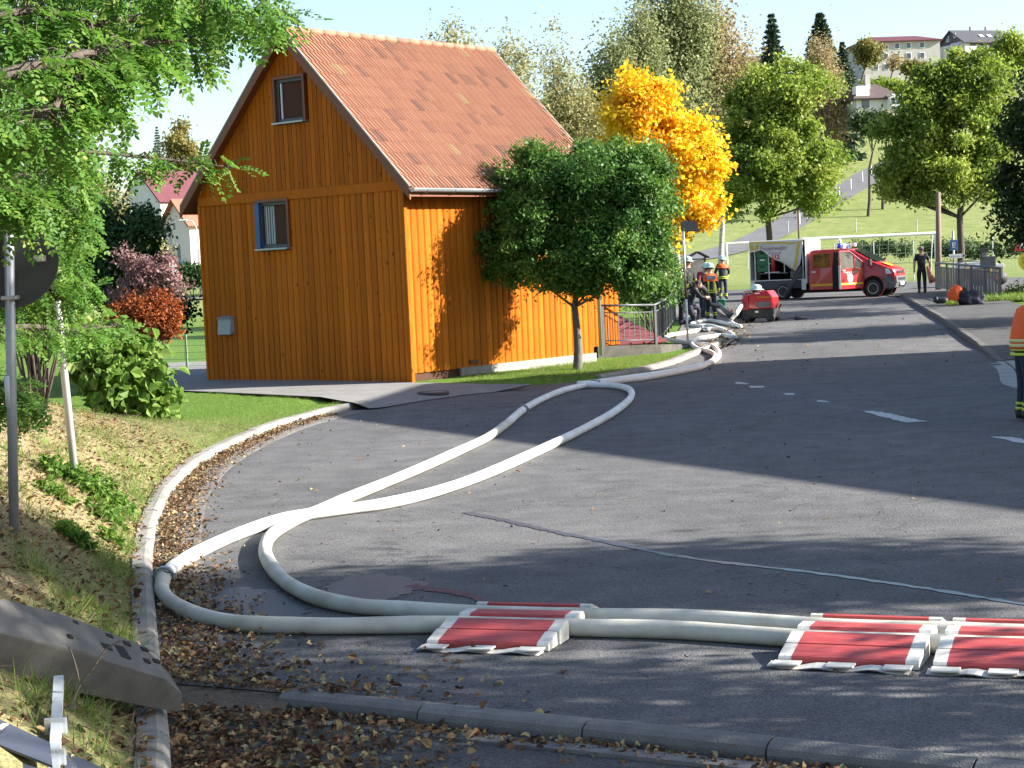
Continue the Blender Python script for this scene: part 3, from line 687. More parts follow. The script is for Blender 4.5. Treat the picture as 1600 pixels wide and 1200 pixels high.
def tree(name, label, cat, px, Y, ell_px, n_sub, n_leaf, spread, size, lm, trunk_r, trunk_top_py, bark, seed, group=None, base_z=None, n_limb=14,
         elong=1.7, depth=1.0, up=.5, hollow=.7, flat=.8, fold=False, lean=0.0, outw=.6, squash=None):
    """px: trunk foot column, Y: distance; ell_px: crown ellipsoids (px, py, rx_px, ry_px, dY)"""
    b = at(px, 500, Y); z0 = float(base(b.x, Y)) if base_z is None else base_z
    root = empty(name, (b.x, Y, z0), 0, label, cat, group); O = np.array([b.x, Y, z0])
    ell = []
    for (ex, ey, rx, ry, dY) in ell_px:
        c = at(ex, ey, Y + dY); s = (Y + dY) / CAM_F
        ell.append((np.array(c), np.array([rx * s, rx * s * depth, ry * s])))
    P, o, tone, sub = clumps(ell, n_sub, n_leaf, spread, hollow, flat, seed)
    if squash is not None: P = squash(P)
    me = leaf_mesh('crown', P - O, size, lm, o, elong, up, outw, col=tone, fold=fold)
    link('crown', me, root)
    top = np.array(at(px + lean, trunk_top_py, Y)) - O
    limb_mesh((0, 0, 0), top, trunk_r, sub - O, n_limb, seed).build('trunk', bark, root, True)
    return root
BARK = mat('bark', (.11, .085, .065), .95, col2=(.05, .04, .032), vscale=5, stretch=(4, 4, 1), bump=.8, bscale=14)
BARKG = mat('grey_bark', (.17, .155, .13), .95, col2=(.08, .075, .065), vscale=6, stretch=(3, 3, 1), bump=.7, bscale=14)
BIRCH = mat('birch_bark', (.52, .50, .46), .8, col2=(.16, .14, .12), vscale=2.5, stretch=(1, 1, 4))
L_ROB = leafmat('robinia_leaf', [(0, (.045, .115, .022)), (.5, (.08, .18, .032)), (.85, (.14, .25, .04)), (1, (.26, .32, .05))], .4, .5)
L_MAP = leafmat('maple_leaf', [(0, (.66, .24, .012)), (.2, (.78, .40, .016)), (.5, (.82, .54, .022)), (.85, (.78, .62, .03)), (1, (.46, .48, .03))], .5)
L_ASH = leafmat('ash_leaf', [(0, (.09, .15, .022)), (.4, (.17, .25, .034)), (.75, (.27, .34, .05)), (1, (.40, .43, .09))], .5)
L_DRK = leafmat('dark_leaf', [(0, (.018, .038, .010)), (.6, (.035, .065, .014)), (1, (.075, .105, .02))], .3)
L_BIR = leafmat('birch_leaf', [(0, (.14, .18, .075)), (.5, (.23, .265, .115)), (.8, (.31, .32, .15)), (1, (.40, .38, .18))], .5)
L_BRN = leafmat('brown_birch_leaf', [(0, (.22, .17, .09)), (.5, (.32, .25, .13)), (1, (.42, .34, .17))], .45)
L_WIL = leafmat('willow_leaf', [(0, (.13, .15, .05)), (.4, (.24, .24, .095)), (.8, (.38, .34, .15)), (1, (.52, .47, .25))], .4)
L_SPR = leafmat('spruce_needle', [(0, (.022, .045, .026)), (.6, (.04, .075, .038)), (1, (.07, .11, .05))], .15)
L_OLV = leafmat('olive_leaf', [(0, (.12, .13, .04)), (.5, (.20, .19, .05)), (1, (.30, .23, .07))], .45)

# ball robinia beside the house
HN = np.array([math.cos(HY), -math.sin(HY), 0]); HC = np.array([-2.0, 36.04, 0])
def keep_off_wall(P):
    d = (P - HC) @ HN; inside = (d < .22) & (P[:, 2] < 4.1)
    return P[~inside] if False else P + np.where(inside, (.22 - d), 0)[:, None] * HN * 1.0
ell = [(880, 330, 100, 85, 0), (972, 330, 84, 92, -.3), (940, 275, 105, 62, 0), (825, 300, 70, 62, .3), (850, 395, 75, 60, -.2), (960, 400, 95, 62, -.4), (998, 302, 58, 60, 0), (820, 360, 62, 62, .2), (838, 258, 45, 42, .2), (995, 412, 50, 44, -.5), (795, 395, 48, 46, .1), (900, 425, 60, 38, -.3)]
tree('ball_robinia_tree', 'dense round dark green tree on a thin trunk against the wooden house', 'tree', 899, 37.75, ell, 580, 125000, .155, .095, L_ROB, .105, 380, BARKG, 11, base_z=.11, n_limb=26, elong=2.2, depth=.82, hollow=.3, flat=.7, squash=None)
# maple
tree('golden_maple_tree', 'golden orange autumn maple behind the dark green round tree', 'tree', 1030, 62, [(1010, 190, 62, 72, 0), (1065, 240, 55, 60, 0), (1020, 270, 75, 70, 1), (1095, 300, 46, 50, 0), (1055, 330, 60, 40, 0), (985, 250, 45, 70, 1), (1005, 150, 40, 35, 0)], 260, 40000, .24, .155, L_MAP, .16, 200, BARK, 12, n_limb=16, elong=1.15, hollow=.5)
# ash trees on the green
tree('ash_tree', 'broad green ash tree behind the fire van', 'tree', 1205, 105, [(1175, 190, 58, 65, 0), (1245, 180, 62, 65, 0), (1205, 150, 55, 50, 0), (1160, 255, 52, 60, 0), (1262, 255, 58, 62, 0), (1210, 250, 62, 70, -1), (1185, 300, 60, 40, -1), (1270, 300, 45, 35, 0), (1235, 130, 40, 35, 1)], 190, 60000, .38, .24, L_ASH, .22, 130, BARK, 13, n_limb=26, elong=1.9, hollow=.5)
tree('green_tree', 'light green ash tree standing behind the railing and blue sign', 'tree', 1503, 84, [(1470, 150, 58, 55, 0), (1535, 140, 48, 55, 0), (1500, 120, 45, 38, 0), (1430, 215, 55, 62, 0), (1545, 215, 45, 62, 0), (1490, 220, 65, 72, -1), (1415, 270, 48, 45, 0), (1545, 275, 42, 40, 0), (1470, 280, 62, 38, 0)], 190, 56000, .32, .205, L_ASH, .19, 130, BARK, 14, n_limb=26, elong=1.8, hollow=.5)
tree('shaded_tree', 'dark shaded tree overhanging the warning sign', 'tree', 1665, 46, [(1640, 250, 65, 110, 0), (1610, 200, 40, 50, 0), (1600, 330, 42, 55, 0), (1660, 170, 80, 70, 0), (1700, 300, 90, 120, 0), (1590, 290, 30, 40, .5)], 160, 26000, .24, .14, L_DRK, .2, 200, BARK, 15, n_limb=14, hollow=.4)  # backlit shade is put into the dark leaf colour
# birches
for i, (px, Y, lab, ells, m, nl) in enumerate([
    (962, 150, 'pale slender birch, leafy and light, nearest the golden maple', [(960, 110, 32, 55, 0), (965, 180, 38, 60, 0), (945, 150, 28, 40, 0)], L_BIR, 5200),
    (1003, 152, 'slim birch with pointed crown between two other birches', [(1000, 70, 26, 55, 0), (1005, 140, 36, 70, 0), (1005, 200, 38, 50, 0)], L_BIR, 6200),
    (1062, 156, 'tallest full birch with drooping grey green crown', [(1060, 30, 42, 70, 0), (1058, 110, 62, 80, 0), (1065, 190, 66, 65, 0), (1040, 70, 32, 60, 0), (1085, 70, 38, 70, 0)], L_BIR, 14000),
    (1128, 158, 'thin half bare birch with bright white trunk', [(1125, 50, 30, 60, 0), (1130, 130, 48, 75, 0), (1140, 200, 42, 60, 0), (1110, 110, 30, 60, 0), (1155, 110, 26, 50, 0)], L_BRN, 5200),
    (1283, 215, 'brownish thinning birch in front of the spruces', [(1283, 95, 24, 45, 0), (1285, 160, 34, 60, 0), (1285, 215, 32, 45, 0)], L_BRN, 6500)]):
    tree('birch_tree', lab, 'tree', px, Y, ells, 110, int(nl * 2.4), .75, .30, m, .24, ells[0][1] - 30, BIRCH, 30 + i, 'birches behind the pitch', n_limb=16, elong=1.6, hollow=.2, flat=1.9)
# thin willows behind the roof
for i, (px, Y, lab, ells, nl) in enumerate([
    (712, 66, 'sparse yellowish shrub tree just above the house ridge', [(712, 90, 42, 48, 0), (700, 130, 40, 50, 0)], 2600),
    (800, 68, 'sparse pale willow beside the far roof edge', [(800, 110, 42, 45, 0), (795, 170, 55, 60, 0), (830, 220, 50, 70, 0)], 5000),
    (872, 70, 'taller thin willow with flickering pale leaves', [(868, 95, 26, 50, 0), (875, 160, 48, 60, 0), (890, 230, 55, 60, 0), (925, 180, 40, 60, 0)], 5600)]):
    tree('willow_tree', lab, 'tree', px, Y, ells, 130, int(nl * 1.8), .27, .15, L_WIL, .09, ells[0][1], BARKG, 40 + i, 'thin willows behind the house', n_limb=26, elong=2.3, hollow=.2, flat=1.6)
# spruces
def spruce(label, px, Y, py_top, half_px, seed, z0=None, tiers=26, nl=9000):
    b = at(px, 500, Y); zb = float(base(b.x, Y)); top = at(px, py_top, Y); H = top.z - zb; s = Y / CAM_F; Rm = half_px * s
    root = empty('spruce_tree', (b.x, Y, zb), 0, label, 'tree', 'dark spruces on the hill'); g = np.random.default_rng(seed)
    k = g.integers(0, tiers, nl); f = (k + .4 * g.random(nl)) / tiers; f = f ** .85
    nb = 9; a = (g.integers(0, nb, nl) / nb * 2 * math.pi + k * 1.7 + g.normal(size=nl) * .16); rr = g.random(nl) ** .6
    rad = rr * Rm * (1 - f) ** .82 * (.8 + .35 * np.sin(k * 5.1 + np.floor(a * nb / 6.283) * 2.3)) + .05
    z = H * (.06 + .94 * f) - rad * .35
    P = np.stack([rad * np.cos(a), rad * np.sin(a), z], -1); o = _norm(np.stack([np.cos(a), np.sin(a), -.5 + 0 * a], -1))
    link('crown', leaf_mesh('crown', P, (.75 * Rm / 4 + .25) * (.3 + .7 * (1 - f)), L_SPR, o, 2.2, .3, .2, dirs=o, col=g.random(nl)), root)
    MB().tube([(0, 0, -.3), (0, 0, H * .5), (0, 0, H * .98)], [Rm * .09, Rm * .05, .03], 7).build('trunk', BARK, root, True)
spruce('slim pointed spruce standing apart on the slope', 1222, 235, 16, 46, 51, nl=14000)
spruce('large dark spruce right beside the grey roofed hill house', 1297, 240, 16, 62, 52, nl=18000)
spruce('shorter spruce tucked behind the brown birch', 1330, 262, 62, 34, 53)
spruce('dark conifer far off behind the red roofed left houses', 262, 330, 195, 16, 54, nl=4000)
# trees on the hill
def small_tree(label, px, Y, ells, lm, seed, n=3500, size=.55, name='hill_tree', zb=None, tr=.2, group='trees on the hillside', spread=.8):
    return tree(name, label, 'tree', px, Y, ells, 50, n, spread, size, lm, tr, ells[0][1], BARK, seed, group, n_limb=10, hollow=.3, base_z=zb)
small_tree('olive round tree left of the big red roofed house', 1355, 330, [(1357, 80, 20, 18, 0), (1352, 92, 18, 12, 0)], L_OLV, 60, 4000, spread=.5)
small_tree('thin rusty tree before the front of the red roofed house', 1398, 325, [(1398, 98, 11, 13, 0)], L_BRN, 61, 350, spread=.5)
small_tree('low russet fruit tree beneath the red roofed house', 1420, 300, [(1436, 106, 14, 9, 0), (1420, 108, 12, 8, 0)], L_OLV, 62, 2000, spread=.45)
small_tree('dark pine clump beside the white house', 1560, 300, [(1560, 100, 40, 28, 0), (1590, 100, 40, 34, 0)], L_DRK, 63, 6000)
small_tree('sunlit yellow green tree in front of the dark pine clump', 1578, 290, [(1578, 70, 22, 16, 0), (1590, 88, 20, 18, 0)], L_ASH, 64, 3500)
small_tree('evergreen hedge clump under the low hill house', 1362, 200, [(1355, 190, 26, 18, 0), (1375, 195, 24, 16, 0)], L_DRK, 65, 4200, .4, 'evergreen_bush', spread=.5)
small_tree('reddish bare bush beside the evergreen hedge clump', 1385, 204, [(1388, 190, 20, 15, 0)], L_BRN, 66, 1300, .3, 'bush', spread=.4)
small_tree('green hedge below the red roofed house meadow', 1395, 262, [(1375, 135, 25, 10, 0), (1405, 138, 25, 10, 0), (1345, 140, 16, 8, 0)], L_ASH, 67, 4200, .45, 'hedge', spread=.5)
small_tree('yellow autumn tree far behind the white gabled house', 285, 300, [(280, 225, 26, 32, 0), (290, 255, 30, 30, 0)], L_OLV, 68, 6000, .55)
small_tree('pale green tree in front of the white gabled house', 225, 150, [(212, 372, 22, 24, 0), (240, 385, 20, 22, 0), (195, 378, 20, 20, 0)], L_WIL, 69, 4500, .28, spread=.5, group='trees by the left houses')
# distant wood on the ridge: reads as one mass
g = np.random.default_rng(5); n = 26000
xs = np.concatenate([g.uniform(1530, 1720, n - 2500), g.uniform(1440, 1476, 2500)]); zc = np.interp(xs, [1455, 1500, 1540, 1580, 1640, 1720], [38, 34, 26, 22, 16, 10])
Pd = []
for x, z in zip(xs, zc):
    pass
dirs = np.stack([ray(x, 0) for x in xs]); Yd = g.uniform(430, 480, n); top = 7.5 + 1.2 * np.sin(xs * .21) + .8 * np.sin(xs * .53 + 1) + (xs - 1500) * .035
Pd = np.stack([dirs[:, 0] * Yd, Yd, 37 + top * g.random(n) ** .6], -1)
tag(link('distant_wood', leaf_mesh('distant_wood', Pd, 2.2, leafmat('far_wood', [(0, (.03, .055, .03)), (.5, (.06, .085, .035)), (.8, (.13, .11, .045)), (1, (.2, .12, .05))], .2), col=(np.sin(xs * .21) * .3 + .4 + .3 * g.random(n)))), 'far mixed wood on the ridge', kind='stuff')
# ------------------------------------------------------------------ fire hoses
M_HOSE = mat('white_hose', (.78, .77, .72), .65, col2=(.60, .58, .52), vscale=2.4, bump=.15, bscale=120)
M_HOSEP = mat('stained_hose', (.60, .45, .37), .7, col2=(.70, .62, .55), vscale=2.0)
M_HOSED = mat('dusty_hose', (.64, .62, .54), .7, col2=(.40, .37, .29), vscale=2.6, bump=.15, bscale=120)
M_ALU = mat('coupling_aluminium', (.45, .46, .47), .45, metal=.7, var=.3, vscale=15)
M_BLK = mat('black_rubber', (.018, .018, .019), .65, var=.2)
M_STEEL = mat('galvanised', (.36, .38, .40), .5, metal=.5, var=.25, vscale=8)
M_DKST = mat('dark_railing_steel', (.12, .13, .145), .5, metal=.3, var=.2, vscale=6)
HR_ = .058
A1, A2, A3 = R(-19.5), R(-22.5), R(-20.5)
O1 = Vector((-.60, 11.11, 0)); O2 = Vector((1.45, 10.22, 0)); O3 = O2 + Vector((math.cos(A2), math.sin(A2), 0)) * .89
def rp(O, a, u, v, z=HR_):
    return O + Vector((math.cos(a), math.sin(a), 0)) * u + Vector((-math.sin(a), math.cos(a), 0)) * v + Vector((0, 0, z))
RL = .80
def hp(lst, dz=HR_): return [G0(px, py, dz) for px, py in lst]
def front(v): return [rp(O3, A3, RL + 9, v), rp(O3, A3, RL + 4, v), rp(O3, A3, RL, v), rp(O3, A3, .1, v), rp(O2, A2, RL, v), rp(O2, A2, .1, v), rp(O1, A1, 1.5, v), rp(O1, A1, RL, v), rp(O1, A1, 0, v)]
h1 = front(.455) + hp([(600, 977), (520, 978), (440, 977), (370, 973), (312, 962), (272, 944), (253, 922), (256, 901), (276, 882), (322, 856), (385, 829), (450, 809), (530, 797), (600, 787), (680, 768), (760, 740), (850, 700), (920, 666), (962, 642), (985, 622), (984, 609), (962, 603), (930, 602), (908, 602)]) 
h1b = hp([(903, 600), (925, 598), (1000, 588), (1060, 578), (1107, 567), (1117, 557), (1110, 550), (1090, 545), (1081, 537), (1088, 530), (1110, 526), (1131, 524), (1148, 528), (1142, 521), (1126, 514), (1110, 509), (1091, 509), (1080, 507), (1091, 503), (1110, 501), (1134, 505), (1157, 510)])
h2 = front(.815) + hp([(620, 951), (560, 947), (500, 935), (455, 915), (426, 888), (414, 860), (424, 836), (455, 815), (500, 796), (545, 777), (600, 755), (660, 730), (720, 703), (762, 683), (792, 662), (818, 640), (850, 622), (880, 610), (905, 604), (930, 599)], HR_)
i0 = 8 + 12
for k in range(len(h2)):           # the rear hose lies over the front one where they cross
    q = h2[k]
    c = min((Vector((q.x, q.y, 0)) - Vector((w.x, w.y, 0))).length for w in catmull(h1, 6))
    if k > 15 and c < .16: q.z += .105 * (1 - c / .2)
h2b = hp([(930, 599), (960, 596), (1010, 590), (1060, 581), (1096, 573), (1116, 563), (1123, 555), (1121, 547), (1110, 540), (1086, 537), (1068, 535), (1052, 532), (1040, 528), (1046, 524), (1070, 520), (1093, 516), (1110, 514), (1127, 514)])
def hose(name, pts, label, m, r=HR_, n=7, seg=12, group='filled fire hoses'):
    C_ = catmull(pts, n); gg = random.Random(len(pts)); o = MB().tube(C_, [r * (1 + .035 * math.sin(k * .37 + len(pts)) + gg.uniform(-.012, .012)) for k in range(len(C_))], seg).build(name, m, None, True); return tag(o, label, 'hose', group)
def coupling(p, t, label, r=.075):
    t = t.normalized(); e = empty('hose_coupling', p, 0, label, 'coupling', 'hose couplings')
    M = t.to_track_quat('Z', 'Y').to_matrix().to_4x4()
    MB().lathe([(r * .92, -.09), (r * .92, -.03), (r * 1.12, -.03), (r * 1.12, .03), (r * .92, .03), (r * .92, .09)], seg=14, M=M).build('sleeve', M_ALU, e)
    for s in (-.055, .055): MB().lathe([(r * .95, s - .008), (r, s), (r * .95, s + .008)], seg=14, M=M).build('binding', M_BLK, e)
    for k in (0, 1):
        q = M @ Vector((r * 1.15 * (1 - 2 * k), 0, 0)); MB().box(q, (.03, .03, .05), bev=.005).build('lug', M_ALU, e)
    return e
ha = hose('fire_hose', h1[:17], 'front white fire hose running through the ramps and bending at the kerb', M_HOSED)
hb = hose('fire_hose', h1[16:], 'white fire hose from the kerb coupling up to the far hairpin loop', M_HOSE)
hc = hose('fire_hose', h2[:24], 'rear white fire hose through the ramps, crossing over the other', M_HOSED)
hd = hose('fire_hose', h2[23:], 'short white hose length past the crossing near the coupling', M_HOSE)
he = hose('fire_hose', h1b, 'white hose snaking past the pole back to the pump', M_HOSE)
hf = hose('fire_hose', h2b, 'pink stained hose curling round the pole foot', mat('pinkish_hose', (.74, .66, .60), .7, col2=(.62, .46, .38), vscale=.5))
coupling(h1[16] , h1[17] - h1[15], 'metal coupling with black binding at the kerb edge')
MB().tube([h1[16] + Vector((.02, -.10, .062)), h1[16] + Vector((.05, -.14, .055)), h1[16] + Vector((.075, -.115, .05)), h1[16] + Vector((.10, -.16, .04))], .006, 5).build('cord', M_BLK, None).parent = None
tag(bpy.data.objects['cord'], 'short black cord tied on the hose beside the kerb coupling', 'cord')
ci = len(h2) - 5
coupling(h2[ci], h2[ci + 1] - h2[ci - 1], 'metal coupling halfway along the near double hose')
coupling(h2b[0] + Vector((0, 0, 0)), h2b[1] - h2b[0], 'metal coupling above the pinkish hairpin loop')
bc = coupling(hp([(1097, 515)], .07)[0], Vector((1, .4, 0)), 'branch coupling on the hose behind the pole', .1)
MB().tube([(0, 0, 0), (.15, -.3, .0)], .07, 10).build('branch', M_ALU, bc, True)

# ------------------------------------------------------------------ hose ramps
M_RED = mat('ramp_red', (.34, .028, .030), .6, col2=(.44, .085, .075), vscale=7, bump=.25, bscale=60, stretch=(1, 6, 6))
M_RWH = mat('ramp_white', (.72, .70, .64), .6, col2=(.50, .47, .40), vscale=10, bump=.2)
M_STRAP = mat('ramp_strap', (.66, .63, .57), .85, var=.25, vscale=18)
def ramp(O, a, label, seed):
    g = random.Random(seed); root = empty('hose_ramp', O, a, label, 'hose ramp', 'red and white hose ramps')
    profs = [('lower_board', [(0, .004), (0, .04), (.012, .053), (.178, .089), (.186, .004)]), ('upper_board', [(.190, .004), (.190, .093), (.345, .126), (.372, .122), (.382, .09), (.382, .004)]),
             ('middle_board', [(.53, .004), (.525, .085), (.555, .116), (.70, .116), (.735, .085), (.735, .004)]), ('far_board', [(.895, .004), (.895, .115), (.92, .12), (1.10, .055), (1.12, .03), (1.12, .004)])]
    for nm, pr in profs:
        mb = MB(); j = g.uniform(-.008, .008); w = .075
        for k, (u0, u1) in enumerate(((0, w), (w, RL - w), (RL - w, RL))):
            mb.cur = 1 if k != 1 else 0
            mb.prism([(u0 + j, v, z) for v, z in pr], (0, 0, 0), (u1 - u0, 0, 0))
        mb.build(nm, [M_RED, M_RWH], root)
    for nm, v0 in (('strap', -.115), ('strap', .40)):
        n = 18; mb = MB(); top = []; wd = .10 if v0 < 0 else .09
        for i in range(n + 1):
            u = -.03 + i / n * .80; zz = (.012 + .010 * math.sin(i * .9 + seed)) if v0 < 0 else .004
            top.append([(u, v0 + .012 * math.sin(i * .7), zz), (u, v0 + wd + .006 * math.sin(i * 1.1 + 1), zz + .006)])
        mb.add([q for t in top for q in t], [(2 * i, 2 * i + 1, 2 * i + 3, 2 * i + 2) for i in range(n)])
        mb.add([(q[0], q[1], q[2] - .006) for t in top for q in t], [(2 * i, 2 * i + 2, 2 * i + 3, 2 * i + 1) for i in range(n)])
        st = mb.build(nm, M_STRAP, root, recalc=False)
        if v0 < 0:
            for u in (.07, .38, .70): MB().box((u, v0 + .05, .028), (.16, .105, .012), rz=.02, bev=.003).build('patch', M_STRAP, st)
ramp(O1, A1, 'red and white hose ramp standing alone, closest to the leafy kerb', 1)
ramp(O2, A2, 'red and white hose ramp, first of the touching pair', 2)
ramp(O3, A3, 'red and white hose ramp, outer one of the touching pair', 3)

# ------------------------------------------------------------------ signs on the bank
b1 = G(20, 828); d1 = b1.y
sg = empty('sign_post', b1, 0, 'grey steel post on the bank carrying the round sign seen from behind', 'sign')
top = at(13, 318, d1) - b1
MB().tube([(0, 0, -.2), top], .036, 12).build('post', M_STEEL, sg, True)
c = at(10, 405, d1) - b1 + Vector((0, .055, 0)); rs = 76 * d1 / CAM_F
MB().lathe([(rs, -.012), (rs + .004, 0), (rs, .012), (0, .012)][:3] + [(0.0, .012)], c=c, seg=40, M=Matrix.Rotation(math.pi / 2, 4, 'X') @ Matrix.Rotation(.12, 4, 'Y')).build('sign_disc', mat('sign_back', (.022, .026, .026), .5, var=.2), sg)
MB().box(c + Vector((.20 * rs / .3, -.03, -.005)), (.085, .004, .042), rz=.1).build('sticker', mat('sticker', (.45, .47, .42), .6, var=.4, vscale=60), sg)
for dz in (.27, -.27): MB().box(c + Vector((.01, -.055, dz * rs / .34)), (.11, .10, .03), bev=.005).build('clamp', M_STEEL, sg)
MB().lathe([(.0375, 0), (.0375, .22)], c=top * .38 + Vector((0, 0, .0)), seg=12).build('pale_sticker', mat('pale_band', (.55, .57, .57), .5), sg, True)
b2 = G(120, 757)
lp = empty('leaning_pole', b2, 0, 'pale steel pole leaning on the straw bank among weeds', 'pole')
MB().tube([(0, 0, -.2), at(84, 425, b2.y + .1) - b2, at(78, 380, b2.y + .1) - b2], .036, 12).build('tube', mat('pale_galvanised', (.55, .55, .54), .5, metal=.3, var=.2), lp, True)

# ------------------------------------------------------------------ sign foot and fallen sign
P0 = atz(-70, 1035, .62); P1 = atz(283, 1108, .10)
ax = (P1 - P0).normalized(); side = Vector((ax.y, -ax.x, 0)).normalized(); 
if side.y > 0: side = -side
nrm = ax.cross(side); nrm = nrm if nrm.z > 0 else -nrm
nrm, side = nrm * math.cos(.6) + side * math.sin(.6), side * math.cos(.6) - nrm * math.sin(.6)
Lf = (P1 - P0).length
ft = empty('ballast_block', P0, 0, 'grey recycled plastic sign foot lying across the kerb', 'sign base')
def fp(u, v, w): return ax * (u * Lf) + side * v + nrm * w
def tilt(v, w): c_, s_ = math.cos(.5), math.sin(.5); return (v * c_ - w * s_ * 0.2, w + v * 0)
M_FOOT = mat('recycled_plastic', (.075, .074, .07), .75, col2=(.13, .122, .108), vscale=9, bump=.15, bscale=70)
bm_ = MB()
pts = []
for u, w0, v0, v1 in ((0, .20, -.36, .0), (.45, .20, -.36, .0), (.55, .18, -.36, .01), (.85, .15, -.32, .01), (1.0, .03, -.16, -.01), (.97, .08, -.22, .0)):
    pts += [fp(u, v0, 0), fp(u, v1 + .02, -.01), fp(u, v1 - .02, w0), fp(u, v0 + .04, w0)]
bm_.hull(pts); fo = bm_.build('body', M_FOOT, ft)
mod = fo.modifiers.new('b', 'BEVEL'); mod.width = .012; mod.segments = 2
M_SLOT = mat('slot_dark', (.012, .012, .012), .9)
for (u, v, lu, lv) in ((.60, -.14, .07, .05), (.68, -.14, .07, .10), (.66, -.26, .05, .03), (.74, -.24, .05, .035), (.80, -.13, .04, .035), (.83, -.24, .045, .03), (.86, -.16, .045, .03), (.50, -.28, .05, .03), (.42, -.12, .03, .03)):
    w = .20 if u < .46 else .18 + (.55 - u) * .1
    c = fp(u, v, w + .004); M = Matrix((( ax.x, side.x, nrm.x), (ax.y, side.y, nrm.y), (ax.z, side.z, nrm.z)))
    mb = MB(); mb.box((0, 0, 0), (lu, lv, .012), bev=.003); s_ = mb.build('slot', M_SLOT, ft); s_.matrix_local = Matrix.Translation(c) @ M.to_4x4()
q0 = atz(92, 1062, .52); q1 = atz(84, 1215, .30)
fs = empty('fallen_sign', q0, 0, 'fallen temporary sign with square galvanised post and dark panels', 'sign')
dv = q1 - q0
def beam(a, b, w, h, name, m, parent, lift=0.0):
    a, b = Vector(a), Vector(b); t = (b - a).normalized(); s = t.cross(Vector((0, 0, 1))).normalized(); n_ = s.cross(t)
    mb = MB(); V = []
    for p in (a, b):
        for i, j in ((-1, -1), (1, -1), (1, 1), (-1, 1)): V.append(p + s * (w / 2 * i) + n_ * (h / 2 * j + lift))
    mb.add(V, [(0, 1, 2, 3), (7, 6, 5, 4), (0, 4, 5, 1), (1, 5, 6, 2), (2, 6, 7, 3), (3, 7, 4, 0)])
    return mb.build(name, m, parent)
beam((0, 0, 0), dv * 1.6, .045, .045, 'post', mat('bright_zinc', (.62, .66, .68), .4, metal=.4, var=.25, vscale=12), fs)
for f in (.50, .81):
    c = dv * f; e = beam(c - Vector((.05, 0, 0)), c + Vector((.045, .0, 0)), .03, .07, 'bracket', MATS['bright_zinc'], fs)
M_PANEL = mat('panel_back', (.055, .062, .085), .45, var=.2, vscale=7)
def panel(px, name, z, lab=None):
    P = [atz(x, y, z + dzz) - q0 for x, y, dzz in px]
    mb = MB(); mb.prism(P, (0, 0, -.012), (0, 0, 0)); return mb.build(name, M_PANEL, fs)
pa = panel([(-60, 1098, .12), (0, 1124, .08), (78, 1160, 0), (82, 1196, -.03), (-60, 1140, .1)], 'sign_panel', .42)
panel([(-60, 1160, .05), (0, 1180, .03), (76, 1206, 0), (90, 1260, -.05), (-60, 1260, 0)], 'sign_panel', .38)
panel([(100, 1172, 0), (165, 1202, -.02), (170, 1260, -.05), (100, 1260, 0)], 'sign_panel', .30)
cst = atz(3, 1138, .50) - q0
MB().box(cst + Vector((0, 0, .008)), (.03, .05, .004), rz=-.4, rx=.2).build('sticker', mat('white_sticker', (.7, .66, .64), .6), fs)

# ------------------------------------------------------------------ retaining wall, railings, hatch
M_WALL = mat('mossy_concrete', (.105, .095, .08), .95, col2=(.05, .048, .04), vscale=5, bump=.7, bscale=30)
wA, wB, wC = Vector((2.05, 42.2, 0)), Vector((3.62, 43.1, 0)), Vector((4.25, 44.6, 0))
def wall(P, z0, zt, th, label):
    mb = MB(); n = len(P); V = []
    for i, q in enumerate(P):
        t = (P[min(i + 1, n - 1)] - P[max(i - 1, 0)]).normalized(); s = Vector((-t.y, t.x, 0)) * th
        V += [q + Vector((0, 0, z0)), q + Vector((0, 0, zt[i])), q + s + Vector((0, 0, zt[i])), q + s + Vector((0, 0, z0))]
    F = [(0, 1, 2, 3), (4 * n - 1, 4 * n - 2, 4 * n - 3, 4 * n - 4)]
    for i in range(n - 1):
        for k in range(4): F.append((4 * i + k, 4 * i + 4 + k, 4 * i + 4 + (k + 1) % 4, 4 * i + (k + 1) % 4))
    mb.add(V, F); o = mb.build('retaining_wall', M_WALL); return tag(o, label, 'wall')
wall([wA, wB, wC], -.1, (.40, .34, .25), .3, 'low stained concrete retaining wall under the steel railing')
def railing(P, h, step, label, m, flat=.012, wide=.02, rails=(1.0, .82, .12), post_r=.03, posts=None, group=None):
    """P list of foot points"""
    root = empty('railing', P[0], 0, label, 'railing', group); P = [Vector(q) for q in P]; O = P[0]
    k = 0
    for i in range(len(P) - 1):
        a, b = P[i] - O, P[i + 1] - O; L = (b - a).length; ang = math.atan2((b - a).y, (b - a).x)
        for f in rails:
            MB().tube([a + Vector((0, 0, h * f)), b + Vector((0, 0, h * f))], .028 if f == 1.0 else .014, 8).build('top_rail' if f == 1.0 else 'rail', m, root, True)
        n = max(2, int(L / step)); ma = MB().box((0, 0, 0), (wide, flat, h * (rails[1] - rails[2]) + .02)).mesh('baluster', m)
        for j in range(1, n):
            q = a.lerp(b, j / n); o = link('baluster', ma, root); o.location = q + Vector((0, 0, h * (rails[1] + rails[2]) / 2)); o.rotation_euler = (0, 0, ang)
        np_ = max(1, round(L / 2.2))
        for j in range(0 if i == 0 else 1, np_ + 1):
            q = a.lerp(b, j / np_); MB().box(q + Vector((0, 0, h / 2 - .03)), (.06, .06, h + .02), rz=ang).build('post', m, root)
    return root
M_RAIL = mat('railing_steel', (.10, .105, .112), .5, metal=.3, var=.2, vscale=6)
ra = [Vector((2.2, 42.45, .40)), Vector((3.5, 43.2, .34)), Vector((4.25, 49, .32)), Vector((5.35, 58, .38))]
railing(ra, .95, .14, 'steel railing on the low wall round the cellar entrance', M_RAIL)
hatch = empty('cellar_hatch', (2.3, 43.6, .05), R(20), 'low timber cellar hatch with red brown sloping roof behind the railing', 'hatch')
